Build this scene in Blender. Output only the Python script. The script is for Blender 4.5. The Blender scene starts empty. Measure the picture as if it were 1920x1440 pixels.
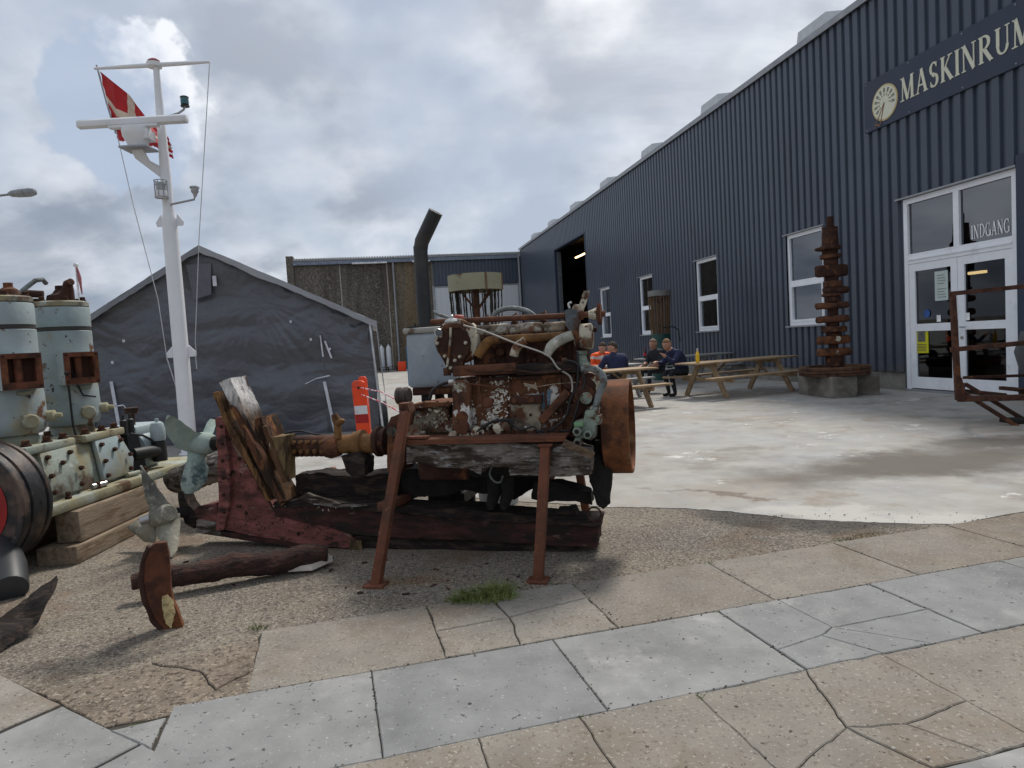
import bpy, bmesh, math, random
from mathutils import Vector as V, Matrix, Quaternion, noise
SC = bpy.context.scene
COL = SC.collection
R = math.radians
# ---------------------------------------------------------------- camera
F_PX, CAM_H, ROLL = 1280.0, 1.4, 0.058
PITCH = math.atan(77 / F_PX)
cam_data = bpy.data.cameras.new('camera')
cam_data.sensor_width = 36.0
cam_data.lens = 36.0 * F_PX / 1920.0
cam_data.clip_start, cam_data.clip_end = 0.05, 3000
cam = bpy.data.objects.new('camera', cam_data)
COL.objects.link(cam)
CFW = V((0, math.cos(PITCH), -math.sin(PITCH)))
_u0 = V((0, math.sin(PITCH), math.cos(PITCH)))
_r0 = V((1, 0, 0))
CRT = _r0 * math.cos(ROLL) - _u0 * math.sin(ROLL)
CUP = _r0 * math.sin(ROLL) + _u0 * math.cos(ROLL)
CPOS = V((0, 0, CAM_H))
_m = Matrix((CRT, CUP, -CFW)).transposed()
cam.matrix_world = Matrix.Translation(CPOS) @ _m.to_4x4()
SC.camera = cam
# ---------------------------------------------------------------- sky and sun
SUN_AZ, SUN_EL = 26.0, 55.0       # degrees right of the view axis, above the horizon
sun_dir = V((math.sin(R(SUN_AZ)) * math.cos(R(SUN_EL)), math.cos(R(SUN_AZ)) * math.cos(R(SUN_EL)), math.sin(R(SUN_EL))))
wd_ = bpy.data.worlds.new('World')
SC.world = wd_
wd_.use_nodes = True
def world_nodes():
    nt = wd_.node_tree
    N, L = nt.nodes, nt.links
    N.clear()
    def n(t, **k):
        x = N.new(t)
        for a, b in k.items():
            setattr(x, a, b)
        return x
    out = n('ShaderNodeOutputWorld')
    bg = n('ShaderNodeBackground')
    L.new(bg.outputs[0], out.inputs[0])
    sky = n('ShaderNodeTexSky', sky_type='NISHITA', sun_disc=False, sun_elevation=R(SUN_EL), sun_rotation=R(SUN_AZ), dust_density=2.0)
    tc = n('ShaderNodeTexCoord')
    gen = tc.outputs['Generated']
    def math_(op, a, b=None, clamp=False):
        m = n('ShaderNodeMath', operation=op, use_clamp=clamp)
        for i, q in enumerate((a, b)):
            if q is None: continue
            if isinstance(q, (int, float)): m.inputs[i].default_value = q
            else: L.new(q, m.inputs[i])
        return m.outputs[0]
    def vmath(op, a, b=None, scale=None):
        m = n('ShaderNodeVectorMath', operation=op)
        for i, q in enumerate((a, b)):
            if q is None: continue
            if isinstance(q, (tuple, V)): m.inputs[i].default_value = q
            else: L.new(q, m.inputs[i])
        if scale is not None:
            if isinstance(scale, (int, float)): m.inputs['Scale'].default_value = scale
            else: L.new(scale, m.inputs['Scale'])
        return m
    def ramp(f, lo, hi, interp='SMOOTHSTEP'):
        m = n('ShaderNodeMapRange', interpolation_type=interp)
        L.new(f, m.inputs[0]); m.inputs[1].default_value = lo; m.inputs[2].default_value = hi
        return m.outputs[0]
    def mix(f, a, b):
        m = n('ShaderNodeMix', data_type='RGBA')
        if isinstance(f, (int, float)): m.inputs[0].default_value = f
        else: L.new(f, m.inputs[0])
        for i, q in ((6, a), (7, b)):
            if isinstance(q, tuple): m.inputs[i].default_value = (*q, 1)
            else: L.new(q, m.inputs[i])
        return m.outputs[2]
    def nz(vec, s, d=8, r=.55, dist=0.0):
        t = n('ShaderNodeTexNoise')
        L.new(vec, t.inputs['Vector'])
        t.inputs['Scale'].default_value = s; t.inputs['Detail'].default_value = d
        t.inputs['Roughness'].default_value = r; t.inputs['Distortion'].default_value = dist
        return t.outputs['Fac']
    sep = n('ShaderNodeSeparateXYZ'); L.new(gen, sep.inputs[0])
    z = math_('MAXIMUM', sep.outputs[2], 0.0)
    inv = math_('DIVIDE', 1.0, math_('ADD', z, 0.48))
    pl = vmath('SCALE', gen, scale=inv).outputs[0]                # cloud deck seen from below
    pl = vmath('MULTIPLY', pl, (1, 1, .35)).outputs[0]
    pl2 = vmath('ADD', pl, (3.7, 1.9, 0.4)).outputs[0]
    big = nz(pl2, 1.25, 3, .5, .2)
    med = nz(pl2, 3.1, 7, .5, .0)
    fine = nz(vmath('ADD', pl, (9.1, 4.2, 2.0)).outputs[0], 7.0, 7, .5, .0)
    cover = math_('ADD', math_('MULTIPLY', big, .5), math_('MULTIPLY', med, .5))
    body = ramp(cover, .39, .59)                                   # where the cloud is thick
    lit = ramp(math_('ADD', math_('MULTIPLY', med, .62), math_('MULTIPLY', fine, .38)), .385, .615)
    dsun = vmath('DOT_PRODUCT', gen, tuple(sun_dir)).outputs['Value']
    glow = ramp(dsun, .35, 1.0)
    glow2 = ramp(dsun, .86, 1.0)
    blue = vmath('SCALE', sky.outputs[0], scale=.055).outputs[0]
    veil = mix(.78, blue, (.40, .46, .56))
    shade = mix(glow, (.205, .243, .31), (.45, .48, .54))
    white = mix(glow, (.76, .785, .82), (1.0, 1.0, 1.0))
    cloud = mix(lit, white, shade)
    c1 = mix(math_('MULTIPLY', body, .92), veil, cloud)
    # thin bright upper layer
    hi = nz(vmath('ADD', pl, (1.3, 7.7, 5.0)).outputs[0], .9, 7, .6, .5)
    c2 = mix(math_('MULTIPLY', ramp(hi, .46, .72), .65), c1, white)
    # one towering cumulus standing over the yard, lit from the sun's side
    def puff(d, r0, r1, wob):
        q = vmath('SUBTRACT', gen, tuple(d)).outputs[0]
        wv = n('ShaderNodeTexNoise'); L.new(gen, wv.inputs['Vector']); wv.inputs['Scale'].default_value = 21; wv.inputs['Detail'].default_value = 6
        q2 = vmath('ADD', q, vmath('SCALE', vmath('SUBTRACT', wv.outputs['Color'], (.5, .5, .5)).outputs[0], scale=wob).outputs[0]).outputs[0]
        return ramp(vmath('LENGTH', q2).outputs['Value'], r1, r0)
    cu = math_('MAXIMUM', puff(CU[0], .052, .060, .075), puff(CU[1], .085, .10, .09))
    culit = ramp(math_('ADD', vmath('DOT_PRODUCT', vmath('SUBTRACT', gen, tuple(CU[0])).outputs[0], (.9, .1, .42)).outputs['Value'], math_('MULTIPLY', math_('SUBTRACT', nz(gen, 26, 6), .5), .12)), -.030, .052)
    c3 = mix(math_('MULTIPLY', cu, .85), c2, mix(culit, (.36, .43, .55), (.80, .82, .86)))
    c4 = mix(math_('MULTIPLY', glow2, .35), c3, (1.0, 1.0, 1.0))
    # below the horizon the far ground, so nothing bright lights the scene from below
    c5 = mix(ramp(sep.outputs[2], -.02, .0), (.16, .16, .16), c4)
    L.new(c5, bg.inputs['Color'])
    bg.inputs['Strength'].default_value = 1.0
def _ray(px, py):
    return (CFW * F_PX + CRT * (px - 960) - CUP * (py - 720)).normalized()
CU = (_ray(262, 128), _ray(232, 200))
world_nodes()
sun_data = bpy.data.lights.new('sun', 'SUN')
sun_data.energy = 2.6
sun_data.angle = R(11)
sun_data.color = (1.0, .95, .88)
sun = bpy.data.objects.new('sun', sun_data)
COL.objects.link(sun)
sun.location = sun_dir * 60
sun.rotation_euler = sun_dir.to_track_quat('Z', 'Y').to_euler()
SC.view_settings.view_transform = 'Standard'
SC.view_settings.look = 'None'
SC.view_settings.gamma = 1.0
SC.view_settings.use_curve_mapping = False
SC.view_settings.exposure = 0.34
SC.cycles.max_bounces = 6
SC.cycles.use_denoising = True
# ---------------------------------------------------------------- helpers: measuring
def gnd(px, py, z=0.0):
    d = _ray(px, py); return CPOS + d * ((z - CAM_H) / d.z)
def dep(px, py, Y):
    d = _ray(px, py); return CPOS + d * (Y / d.y)
def pln(px, py, p, nrm):
    d = _ray(px, py); return CPOS + d * ((p - CPOS).dot(nrm) / d.dot(nrm))
# ---------------------------------------------------------------- helpers: objects
ORI = {}
def props(o, label=None, cat=None, group=None, kind=None):
    if label: o['label'] = label
    if cat: o['category'] = cat
    if group: o['group'] = group
    if kind: o['kind'] = kind
    return o
def root(name, loc, label, cat, group=None, kind=None):
    o = bpy.data.objects.new(name, None)
    o.empty_display_size = .1
    COL.objects.link(o)
    o.location = loc
    ORI[o] = V(loc)
    return props(o, label, cat, group, kind)
def link_mesh(name, me, parent=None, origin=None):
    o = bpy.data.objects.new(name, me)
    COL.objects.link(o)
    if parent is not None:
        o.parent = parent
        ORI[o] = ORI[parent]
    else:
        ORI[o] = V(origin) if origin is not None else V((0, 0, 0))
        o.location = ORI[o]
    return o
def smooth(me, ang=35):
    me.polygons.foreach_set('use_smooth', [True] * len(me.polygons))
    me.set_sharp_from_angle(angle=R(ang))
class MB:
    def __init__(s): s.v, s.f, s.m = [], [], []
    def add(s, vs, fs, mi=0):
        b = len(s.v); s.v += [V(x) for x in vs]; s.f += [[i + b for i in f] for f in fs]; s.m += [mi] * len(fs); return s
    def obox(s, c, ax, ay, az, mi=0):
        """box about c with half-axis vectors"""
        c, ax, ay, az = V(c), V(ax), V(ay), V(az)
        vs = [c + ax * i + ay * j + az * k for k in (-1, 1) for j in (-1, 1) for i in (-1, 1)]
        return s.add(vs, [(0, 2, 3, 1), (4, 5, 7, 6), (0, 1, 5, 4), (2, 6, 7, 3), (0, 4, 6, 2), (1, 3, 7, 5)], mi)
    def box(s, x0, x1, y0, y1, z0, z1, fr=None, mi=0):
        P = [(x, y, z) for z in (z0, z1) for y in (y0, y1) for x in (x0, x1)]
        if fr: P = [fr(*p) for p in P]
        return s.add(P, [(0, 2, 3, 1), (4, 5, 7, 6), (0, 1, 5, 4), (2, 6, 7, 3), (0, 4, 6, 2), (1, 3, 7, 5)], mi)
    def beam(s, p, q, w, h, up=(0, 0, 1), mi=0):
        p, q = V(p), V(q); d = q - p; l = d.length; d.normalize()
        a = d.cross(V(up)); 
        if a.length < 1e-4: a = d.cross(V((0, 1, 0)))
        a.normalize(); b = a.cross(d)
        return s.obox((p + q) / 2, d * l / 2, a * w / 2, b * h / 2, mi)
    def tube(s, pts, r, n=10, caps=True, mi=0):
        pts = [V(p) for p in pts]
        rs = r if isinstance(r, (list, tuple)) else [r] * len(pts)
        t0 = (pts[1] - pts[0]).normalized()
        a = t0.cross(V((0, 0, 1)))
        if a.length < .05: a = t0.cross(V((0, 1, 0)))
        a.normalize(); vs = []; fs = []
        for i, p in enumerate(pts):
            t = (pts[min(i + 1, len(pts) - 1)] - pts[max(i - 1, 0)]).normalized()
            a = (a - t * a.dot(t)).normalized(); b = t.cross(a)
            for k in range(n):
                q = 2 * math.pi * k / n
                vs.append(p + (a * math.cos(q) + b * math.sin(q)) * rs[i])
        for i in range(len(pts) - 1):
            for k in range(n):
                k2 = (k + 1) % n
                fs.append((i * n + k, i * n + k2, (i + 1) * n + k2, (i + 1) * n + k))
        if caps:
            fs.append(tuple(range(n))[::-1]); fs.append(tuple((len(pts) - 1) * n + k for k in range(n)))
        return s.add(vs, fs, mi)
    def lathe(s, prof, c, ax=(0, 0, 1), n=24, mi=0, close=False):
        """prof: (radius, height along ax)"""
        c, ax = V(c), V(ax).normalized()
        a = ax.cross(V((0, 0, 1)))
        if a.length < .05: a = V((1, 0, 0))
        a.normalize(); b = ax.cross(a); vs = []; fs = []
        for r_, h in prof:
            for k in range(n):
                q = 2 * math.pi * k / n
                vs.append(c + ax * h + (a * math.cos(q) + b * math.sin(q)) * r_)
        m = len(prof)
        for i in range(m if close else m - 1):
            j = (i + 1) % m
            for k in range(n):
                k2 = (k + 1) % n
                fs.append((i * n + k, i * n + k2, j * n + k2, j * n + k))
        if not close:
            if prof[0][0] > 1e-4: fs.append(tuple(range(n))[::-1])
            if prof[-1][0] > 1e-4: fs.append(tuple((m - 1) * n + k for k in range(n)))
        return s.add(vs, fs, mi)
    def prism(s, poly, th, mi=0):
        poly = [V(p) for p in poly]; th = V(th); n = len(poly)
        return s.add(poly + [p + th for p in poly], [tuple(range(n)), tuple(range(2 * n - 1, n - 1, -1))] + [(i, i + n, (i + 1) % n + n, (i + 1) % n) for i in range(n)], mi)
    def ball(s, c, r, nu=12, nv=8, mi=0):
        c = V(c); rx, ry, rz = r if isinstance(r, (tuple, list)) else (r, r, r)
        vs = []; fs = []
        for i in range(nv + 1):
            a = math.pi * i / nv
            for k in range(nu):
                q = 2 * math.pi * k / nu
                vs.append(c + V((rx * math.sin(a) * math.cos(q), ry * math.sin(a) * math.sin(q), rz * math.cos(a))))
        for i in range(nv):
            for k in range(nu):
                k2 = (k + 1) % nu
                fs.append((i * nu + k, (i + 1) * nu + k, (i + 1) * nu + k2, i * nu + k2))
        return s.add(vs, fs, mi)
    def build(s, name, mats, parent=None, sm=35, bev=0.0, rough=None, origin=None, fix=True):
        me = bpy.data.meshes.new(name)
        o = ORI[parent] if parent is not None else (V(origin) if origin is not None else V((0, 0, 0)))
        bm = bmesh.new()
        vs = [bm.verts.new(p - o) for p in s.v]
        for f, mi in zip(s.f, s.m):
            try:
                bf = bm.faces.new([vs[i] for i in f]); bf.material_index = mi
            except ValueError:
                pass
        bmesh.ops.remove_doubles(bm, verts=bm.verts, dist=1e-5)
        if fix: bmesh.ops.recalc_face_normals(bm, faces=bm.faces)
        if bev: 
            ed = [e for e in bm.edges if len(e.link_faces) == 2 and e.calc_face_angle(0) > R(40)]
            bmesh.ops.bevel(bm, geom=ed, offset=bev, segments=2, affect='EDGES', profile=.5, clamp_overlap=True)
        if rough:
            roughen(bm, *rough)
        bm.to_mesh(me); bm.free()
        for m_ in (mats if isinstance(mats, (list, tuple)) else [mats]): me.materials.append(m_)
        smooth(me, sm)
        return link_mesh(name, me, parent, o if parent is None else None)
def roughen(bm, cell, amp, freq=6.0, seed=0.0, it=5):
    bmesh.ops.triangulate(bm, faces=bm.faces)
    for _ in range(it):
        le = [e for e in bm.edges if e.calc_length() > cell]
        if not le: break
        bmesh.ops.subdivide_edges(bm, edges=le, cuts=1)
        bmesh.ops.triangulate(bm, faces=[f for f in bm.faces if len(f.verts) > 3])
    for v in bm.verts:
        p = v.co * freq + V((seed, seed * 1.7, -seed))
        d = noise.noise_vector(p) + noise.noise_vector(p * 3.1) * .45 + noise.noise_vector(p * 8.0) * .18
        v.co += d * amp
def inst(name, me, parent, loc, quat=None, scale=1.0):
    """another object on shared mesh data, loc in world space"""
    o = bpy.data.objects.new(name, me); COL.objects.link(o)
    o.parent = parent; o.location = V(loc) - ORI[parent]; ORI[o] = V(loc)
    if quat: o.rotation_mode = 'QUATERNION'; o.rotation_quaternion = quat
    o.scale = (scale,) * 3 if isinstance(scale, (int, float)) else scale
    return o
_bolt = {}
def bolts(parent, pts, nrm, r, h, m, name='bolt'):
    key = (r, h, m.name)
    if key not in _bolt:
        b = MB().lathe([(r * 1.25, -.3 * h), (r * 1.25, .25 * h), (r, .3 * h)], (0, 0, 0), n=10)
        b.lathe([(r, .25 * h), (r, .9 * h), (r * .8, h)], (0, 0, 0), n=6)
        me = bpy.data.meshes.new('bolt')
        me.from_pydata([tuple(p) for p in b.v], [], b.f); me.materials.append(m)
        _bolt[key] = me
    q = V(nrm).to_track_quat('Z', 'Y')
    for p in pts: inst(name, _bolt[key], parent, p, q)
# ---------------------------------------------------------------- helpers: materials
def M(name, base, rough=.8, metal=0.0, var=.3, vs=5.0, layers=(), bump=0.0, bs=40.0, spec=.4, st=(1, 1, 1), rz=0.0, vd=6, emit=None):
    """procedural surface: mottled base colour, then worn layers laid over it by noise masks, fine relief by bump"""
    m = bpy.data.materials.new(name); m.use_nodes = True
    nt = m.node_tree; N, L = nt.nodes, nt.links
    bs_ = N['Principled BSDF']
    tc = N.new('ShaderNodeTexCoord'); mp = N.new('ShaderNodeMapping')
    mp.inputs['Rotation'].default_value = (0, 0, rz); mp.inputs['Scale'].default_value = st
    L.new(tc.outputs['Object'], mp.inputs['Vector'])
    def noise_(s, d, off, src=mp.outputs[0], r=.6):
        ad = N.new('ShaderNodeVectorMath'); ad.operation = 'ADD'; ad.inputs[1].default_value = (off, off * 1.3, off * .7)
        L.new(src, ad.inputs[0])
        t = N.new('ShaderNodeTexNoise'); t.inputs['Scale'].default_value = s; t.inputs['Detail'].default_value = d; t.inputs['Roughness'].default_value = r
        L.new(ad.outputs[0], t.inputs['Vector']); return t.outputs['Fac']
    def rng(f, a, b, c, d, it='LINEAR'):
        k = N.new('ShaderNodeMapRange'); k.interpolation_type = it
        L.new(f, k.inputs[0])
        for i, q in enumerate((a, b, c, d)): k.inputs[i + 1].default_value = q
        return k.outputs[0]
    n0 = noise_(vs, vd, 0.0)
    mul = N.new('ShaderNodeMix'); mul.data_type = 'RGBA'; mul.blend_type = 'MULTIPLY'; mul.inputs[0].default_value = 1
    mul.inputs[6].default_value = (*base, 1)
    L.new(rng(n0, .3, .7, 1 - var, 1 + var), mul.inputs[7])
    col = mul.outputs[2]; rv = None
    for i, ly in enumerate(layers):
        f = noise_(ly.get('s', 4), ly.get('d', 6), 3.3 + 5.1 * i + ly.get('o', 0), r=ly.get('ro', .62), src=tc.outputs['Object'] if ly.get('iso') else mp.outputs[0])
        t, w = ly.get('t', .5), ly.get('w', .02)
        f = rng(f, t - w, t + w, 0, ly.get('a', 1.0), 'SMOOTHSTEP')
        if 'zr' in ly:      # only between two heights of the thing itself
            sp = N.new('ShaderNodeSeparateXYZ'); L.new(tc.outputs['Object'], sp.inputs[0])
            z0_, z1_ = ly['zr']; g = rng(sp.outputs[2], min(z0_, z1_), max(z0_, z1_), *((0, 1) if z1_ > z0_ else (1, 0)), 'SMOOTHSTEP')
            k = N.new('ShaderNodeMath'); k.operation = 'MULTIPLY'; L.new(f, k.inputs[0]); L.new(g, k.inputs[1]); f = k.outputs[0]
        mx = N.new('ShaderNodeMix'); mx.data_type = 'RGBA'
        L.new(f, mx.inputs[0]); L.new(col, mx.inputs[6])
        c = ly['c']
        m2 = N.new('ShaderNodeMix'); m2.data_type = 'RGBA'; m2.blend_type = 'MULTIPLY'; m2.inputs[0].default_value = 1
        m2.inputs[6].default_value = (*c, 1); L.new(rng(noise_(ly.get('s', 4) * 4, 4, 9.0 + i), .3, .7, 1 - ly.get('v', .25), 1 + ly.get('v', .25)), m2.inputs[7])
        L.new(m2.outputs[2], mx.inputs[7]); col = mx.outputs[2]
    L.new(col, bs_.inputs['Base Color'])
    bs_.inputs['Roughness'].default_value = rough
    bs_.inputs['Metallic'].default_value = metal
    bs_.inputs['Specular IOR Level'].default_value = spec
    if bump:
        b = N.new('ShaderNodeBump'); b.inputs['Strength'].default_value = 1.0; b.inputs['Distance'].default_value = bump
        L.new(noise_(bs, 6, 21.0, r=.65), b.inputs['Height']); L.new(b.outputs[0], bs_.inputs['Normal'])
    if emit:
        bs_.inputs['Emission Color'].default_value = (*emit[0], 1); bs_.inputs['Emission Strength'].default_value = emit[1]
    return m
def glass(name, refl, tint, ior=1.5):
    m = bpy.data.materials.new(name); m.use_nodes = True
    nt = m.node_tree; N, L = nt.nodes, nt.links; N.clear()
    out = N.new('ShaderNodeOutputMaterial'); mx = N.new('ShaderNodeMixShader'); tr = N.new('ShaderNodeBsdfTransparent'); gl = N.new('ShaderNodeBsdfGlossy')
    fr = N.new('ShaderNodeFresnel'); fr.inputs[0].default_value = ior
    ad = N.new('ShaderNodeMath'); ad.operation = 'ADD'; ad.use_clamp = True; ad.inputs[1].default_value = refl
    L.new(fr.outputs[0], ad.inputs[0]); L.new(ad.outputs[0], mx.inputs[0])
    tr.inputs[0].default_value = (*tint, 1); gl.inputs['Roughness'].default_value = .015; gl.inputs[0].default_value = (.9, .93, 1, 1)
    L.new(tr.outputs[0], mx.inputs[1]); L.new(gl.outputs[0], mx.inputs[2]); L.new(mx.outputs[0], out.inputs[0])
    return m
random.seed(7)
RU = [dict(c=(.10, .030, .014), s=3.0, t=.50, w=.10), dict(c=(.22, .075, .022), s=7.0, t=.56, w=.06)]
# ================================================================ GROUND
def ground_mats():
    asphalt = M('asphalt_aggregate', (.205, .170, .128), .93, var=.22, vs=1.1, layers=[
        dict(c=(.10, .092, .085), s=.55, t=.57, w=.12, a=.7), dict(c=(.36, .32, .26), s=60, t=.56, w=.05, d=4, a=.8), dict(c=(.05, .044, .038), s=52, t=.57, w=.05, d=4, a=.85),
        dict(c=(.45, .42, .37), s=85, t=.66, w=.02, d=2), dict(c=(.15, .085, .045), s=1.4, t=.63, w=.10, a=.6)], bump=.012, bs=95)
    concrete = M('yard_concrete', (.325, .315, .292), .82, var=.16, vs=2.6, vd=10, layers=[
        dict(c=(.27, .235, .19), s=.6, t=.55, w=.10, a=.65, d=10), dict(c=(.17, .15, .125), s=.8, t=.60, w=.07, a=.7, o=2, d=10), dict(c=(.24, .205, .165), s=2.4, t=.60, w=.03, a=.6, d=10, o=12),
        dict(c=(.30, .305, .305), s=.7, t=.58, w=.08, a=.7, o=7), dict(c=(.50, .49, .46), s=2.2, t=.64, w=.006, a=.8, d=8), dict(c=(.22, .19, .15), s=70, t=.66, w=.04, d=3, a=.5)], bump=.003, bs=30)
    # old spill and wash marks at their own places in the yard
    nt = concrete.node_tree; N, L = nt.nodes, nt.links
    pr = N['Principled BSDF']; src = pr.inputs['Base Color'].links[0].from_socket
    tc = N.new('ShaderNodeTexCoord'); nz = N.new('ShaderNodeTexNoise'); nz.inputs['Scale'].default_value = .9; nz.inputs['Detail'].default_value = 8; nz.inputs['Roughness'].default_value = .65
    L.new(tc.outputs['Object'], nz.inputs['Vector'])
    wv = N.new('ShaderNodeVectorMath'); wv.operation = 'MULTIPLY_ADD'; wv.inputs[1].default_value = (2.2, 2.2, 0); L.new(nz.outputs['Color'], wv.inputs[0]); 
    ad = N.new('ShaderNodeVectorMath'); ad.operation = 'ADD'; ad.inputs[1].default_value = (-1.1, -1.1, 0); L.new(tc.outputs['Object'], ad.inputs[0]); L.new(ad.outputs[0], wv.inputs[2])
    def blot(c, sx, sy, rot, colr, a, soft, src):
        mp = N.new('ShaderNodeMapping'); mp.vector_type = 'TEXTURE'; mp.inputs['Location'].default_value = (*c, 0); mp.inputs['Rotation'].default_value = (0, 0, rot); mp.inputs['Scale'].default_value = (sx, sy, 1e3)
        L.new(wv.outputs[0], mp.inputs['Vector'])
        ln = N.new('ShaderNodeVectorMath'); ln.operation = 'LENGTH'; L.new(mp.outputs[0], ln.inputs[0])
        k = N.new('ShaderNodeMapRange'); k.interpolation_type = 'SMOOTHSTEP'; L.new(ln.outputs['Value'], k.inputs[0])
        for i, q in enumerate((1.0, 1.0 - soft, 0, a)): k.inputs[i + 1].default_value = q
        mx = N.new('ShaderNodeMix'); mx.data_type = 'RGBA'; L.new(k.outputs[0], mx.inputs[0]); L.new(src, mx.inputs[6]); mx.inputs[7].default_value = (*colr, 1)
        return mx.outputs[2]
    s = blot((3.9, 6.5), 2.5, .80, .05, (.085, .070, .056), .9, .7, src)
    s = blot((5.8, 7.4), 2.4, .6, .2, (.07, .058, .048), .85, .75, s)
    s = blot((1.75, 5.75), .55, .13, -.3, (.12, .078, .052), .7, .8, s)
    s = blot((2.5, 4.95), 1.1, .34, -.42, (.44, .42, .385), .8, .5, s)
    s = blot((4.2, 4.75), .9, .22, .2, (.17, .12, .085), .6, .8, s)
    L.new(s, pr.inputs['Base Color'])
    # dark tarred wedge where the asphalt meets the yard, rust wash under the steel feet
    nt = asphalt.node_tree; N, L = nt.nodes, nt.links; pr = N['Principled BSDF']; src = pr.inputs['Base Color'].links[0].from_socket
    tc = N.new('ShaderNodeTexCoord'); nz = N.new('ShaderNodeTexNoise'); nz.inputs['Scale'].default_value = 2.2; nz.inputs['Detail'].default_value = 10; nz.inputs['Roughness'].default_value = .7
    L.new(tc.outputs['Object'], nz.inputs['Vector'])
    wv = N.new('ShaderNodeVectorMath'); wv.operation = 'MULTIPLY_ADD'; wv.inputs[1].default_value = (.7, .7, 0); L.new(nz.outputs['Color'], wv.inputs[0])
    ad = N.new('ShaderNodeVectorMath'); ad.operation = 'ADD'; ad.inputs[1].default_value = (-.35, -.35, 0); L.new(tc.outputs['Object'], ad.inputs[0]); L.new(ad.outputs[0], wv.inputs[2])
    def blot2(c, sx, sy, rot, colr, a, soft, src):
        mp = N.new('ShaderNodeMapping'); mp.vector_type = 'TEXTURE'; mp.inputs['Location'].default_value = (c[0], c[1], 0); mp.inputs['Rotation'].default_value = (0, 0, rot); mp.inputs['Scale'].default_value = (sx, sy, 1e3)
        L.new(wv.outputs[0], mp.inputs['Vector'])
        ln = N.new('ShaderNodeVectorMath'); ln.operation = 'LENGTH'; L.new(mp.outputs[0], ln.inputs[0])
        k = N.new('ShaderNodeMapRange'); k.interpolation_type = 'SMOOTHSTEP'; L.new(ln.outputs['Value'], k.inputs[0])
        for i, q in enumerate((1.0, 1.0 - soft, 0, a)): k.inputs[i + 1].default_value = q
        mx = N.new('ShaderNodeMix'); mx.data_type = 'RGBA'; mx.blend_type = 'MULTIPLY'; L.new(k.outputs[0], mx.inputs[0]); L.new(src, mx.inputs[6]); mx.inputs[7].default_value = (*colr, 1)
        return mx.outputs[2]
    a, c = gnd(1290, 962), gnd(1715, 990)
    s = blot2((a + c) / 2, (c - a).length * .62, .36, math.atan2(c.y - a.y, c.x - a.x), (.36, .37, .40), .95, .5, src)
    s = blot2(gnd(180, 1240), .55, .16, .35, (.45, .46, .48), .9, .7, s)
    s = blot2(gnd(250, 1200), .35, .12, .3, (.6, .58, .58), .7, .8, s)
    s = blot2(gnd(760, 1095), .45, .16, .1, (1.0, .72, .48), .7, .9, s)
    L.new(s, pr.inputs['Base Color'])
    return asphalt, concrete
ASPHALT, CONCRETE = ground_mats()
b = MB(); S_ = 900
b.add([(-S_, -60, 0), (S_, -60, 0), (S_, S_, 0), (-S_, S_, 0)], [(0, 1, 2, 3)])
props(b.build('ground', ASPHALT), 'brown grey asphalt with exposed aggregate', kind='structure')
def jag(pts, step, amp, seed):
    out = []
    for p, q in zip(pts, pts[1:]):
        p, q = V((*p, 0)), V((*q, 0)); n = max(1, int((q - p).length / step)); d = (q - p).normalized(); nr = V((-d.y, d.x, 0))
        for i in range(n):
            w = p.lerp(q, i / n)
            k = noise.noise(w * 2.1 + V((seed, 0, 0))) + .6 * noise.noise(w * 9 + V((0, seed, 0))) + .35 * noise.noise(w * 27)
            out.append(w + nr * k * amp)
    return out
edge = jag([(-6, 9.3), (-2.5, 7.35), (-.8, 6.4)] + [tuple(gnd(x, y).xy) for x, y in ((1147, 952), (1271, 954), (1373, 959), (1484, 973), (1604, 980), (1715, 984), (1800, 983))], .03, .035, 3.0)
poly = [V((-60, 36, 0)), V((-20, 16.5, 0))] + edge + [V((3.4, 4.70, 0)), V((20, 9.2, 0)), V((30, 12, 0)), V((30, 90, 0)), V((-60, 90, 0))]
b = MB().prism([p + V((0, 0, .005)) for p in poly], (0, 0, -.05))
props(b.build('concrete_yard', CONCRETE), 'stained pale concrete yard in front of the hall', kind='structure')
# ---- pavement of slabs
PA = R(14.8); PO = V((.12, 3.10, 0)); PP = V((math.cos(PA), math.sin(PA), 0)); PQ = V((math.sin(PA), -math.cos(PA), 0))
def pv(p, q, z=0.0): return PO + PP * p + PQ * q + V((0, 0, z))
GREY = [M('grey_slab_%d' % i, c, .85, var=.16, vs=5, vd=10, layers=[dict(c=(c[0] * .70, c[1] * .70, c[2] * .70), s=1.5, t=.56, w=.10, a=.75, d=9), dict(c=(c[0] * 1.3, c[1] * 1.28, c[2] * 1.25), s=2.2, t=.60, w=.06, a=.6, d=9), dict(c=(.07, .07, .068), s=40, t=.685, w=.015, d=2), dict(c=(.045, .045, .045), s=7, t=.745, w=.01, d=5), dict(c=(.40, .40, .39), s=60, t=.69, w=.02, d=2, a=.6)], bump=.003, bs=45) for i, c in enumerate([(.218, .218, .213), (.20, .202, .199), (.235, .235, .228)])]
BEIGE = [M('beige_slab_%d' % i, c, .9, var=.16, vs=4, layers=[dict(c=(c[0] * .78, c[1] * .66, c[2] * .55), s=1.5, t=.57, w=.10, a=.7), dict(c=(.11, .085, .065), s=50, t=.61, w=.04, d=3, a=.6), dict(c=(.36, .335, .29), s=65, t=.64, w=.03, d=2, a=.7), dict(c=(.06, .05, .04), s=34, t=.70, w=.02, d=2)], bump=.004, bs=80) for i, c in enumerate([(.212, .192, .163), (.20, .178, .150), (.23, .210, .180)])]
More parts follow.
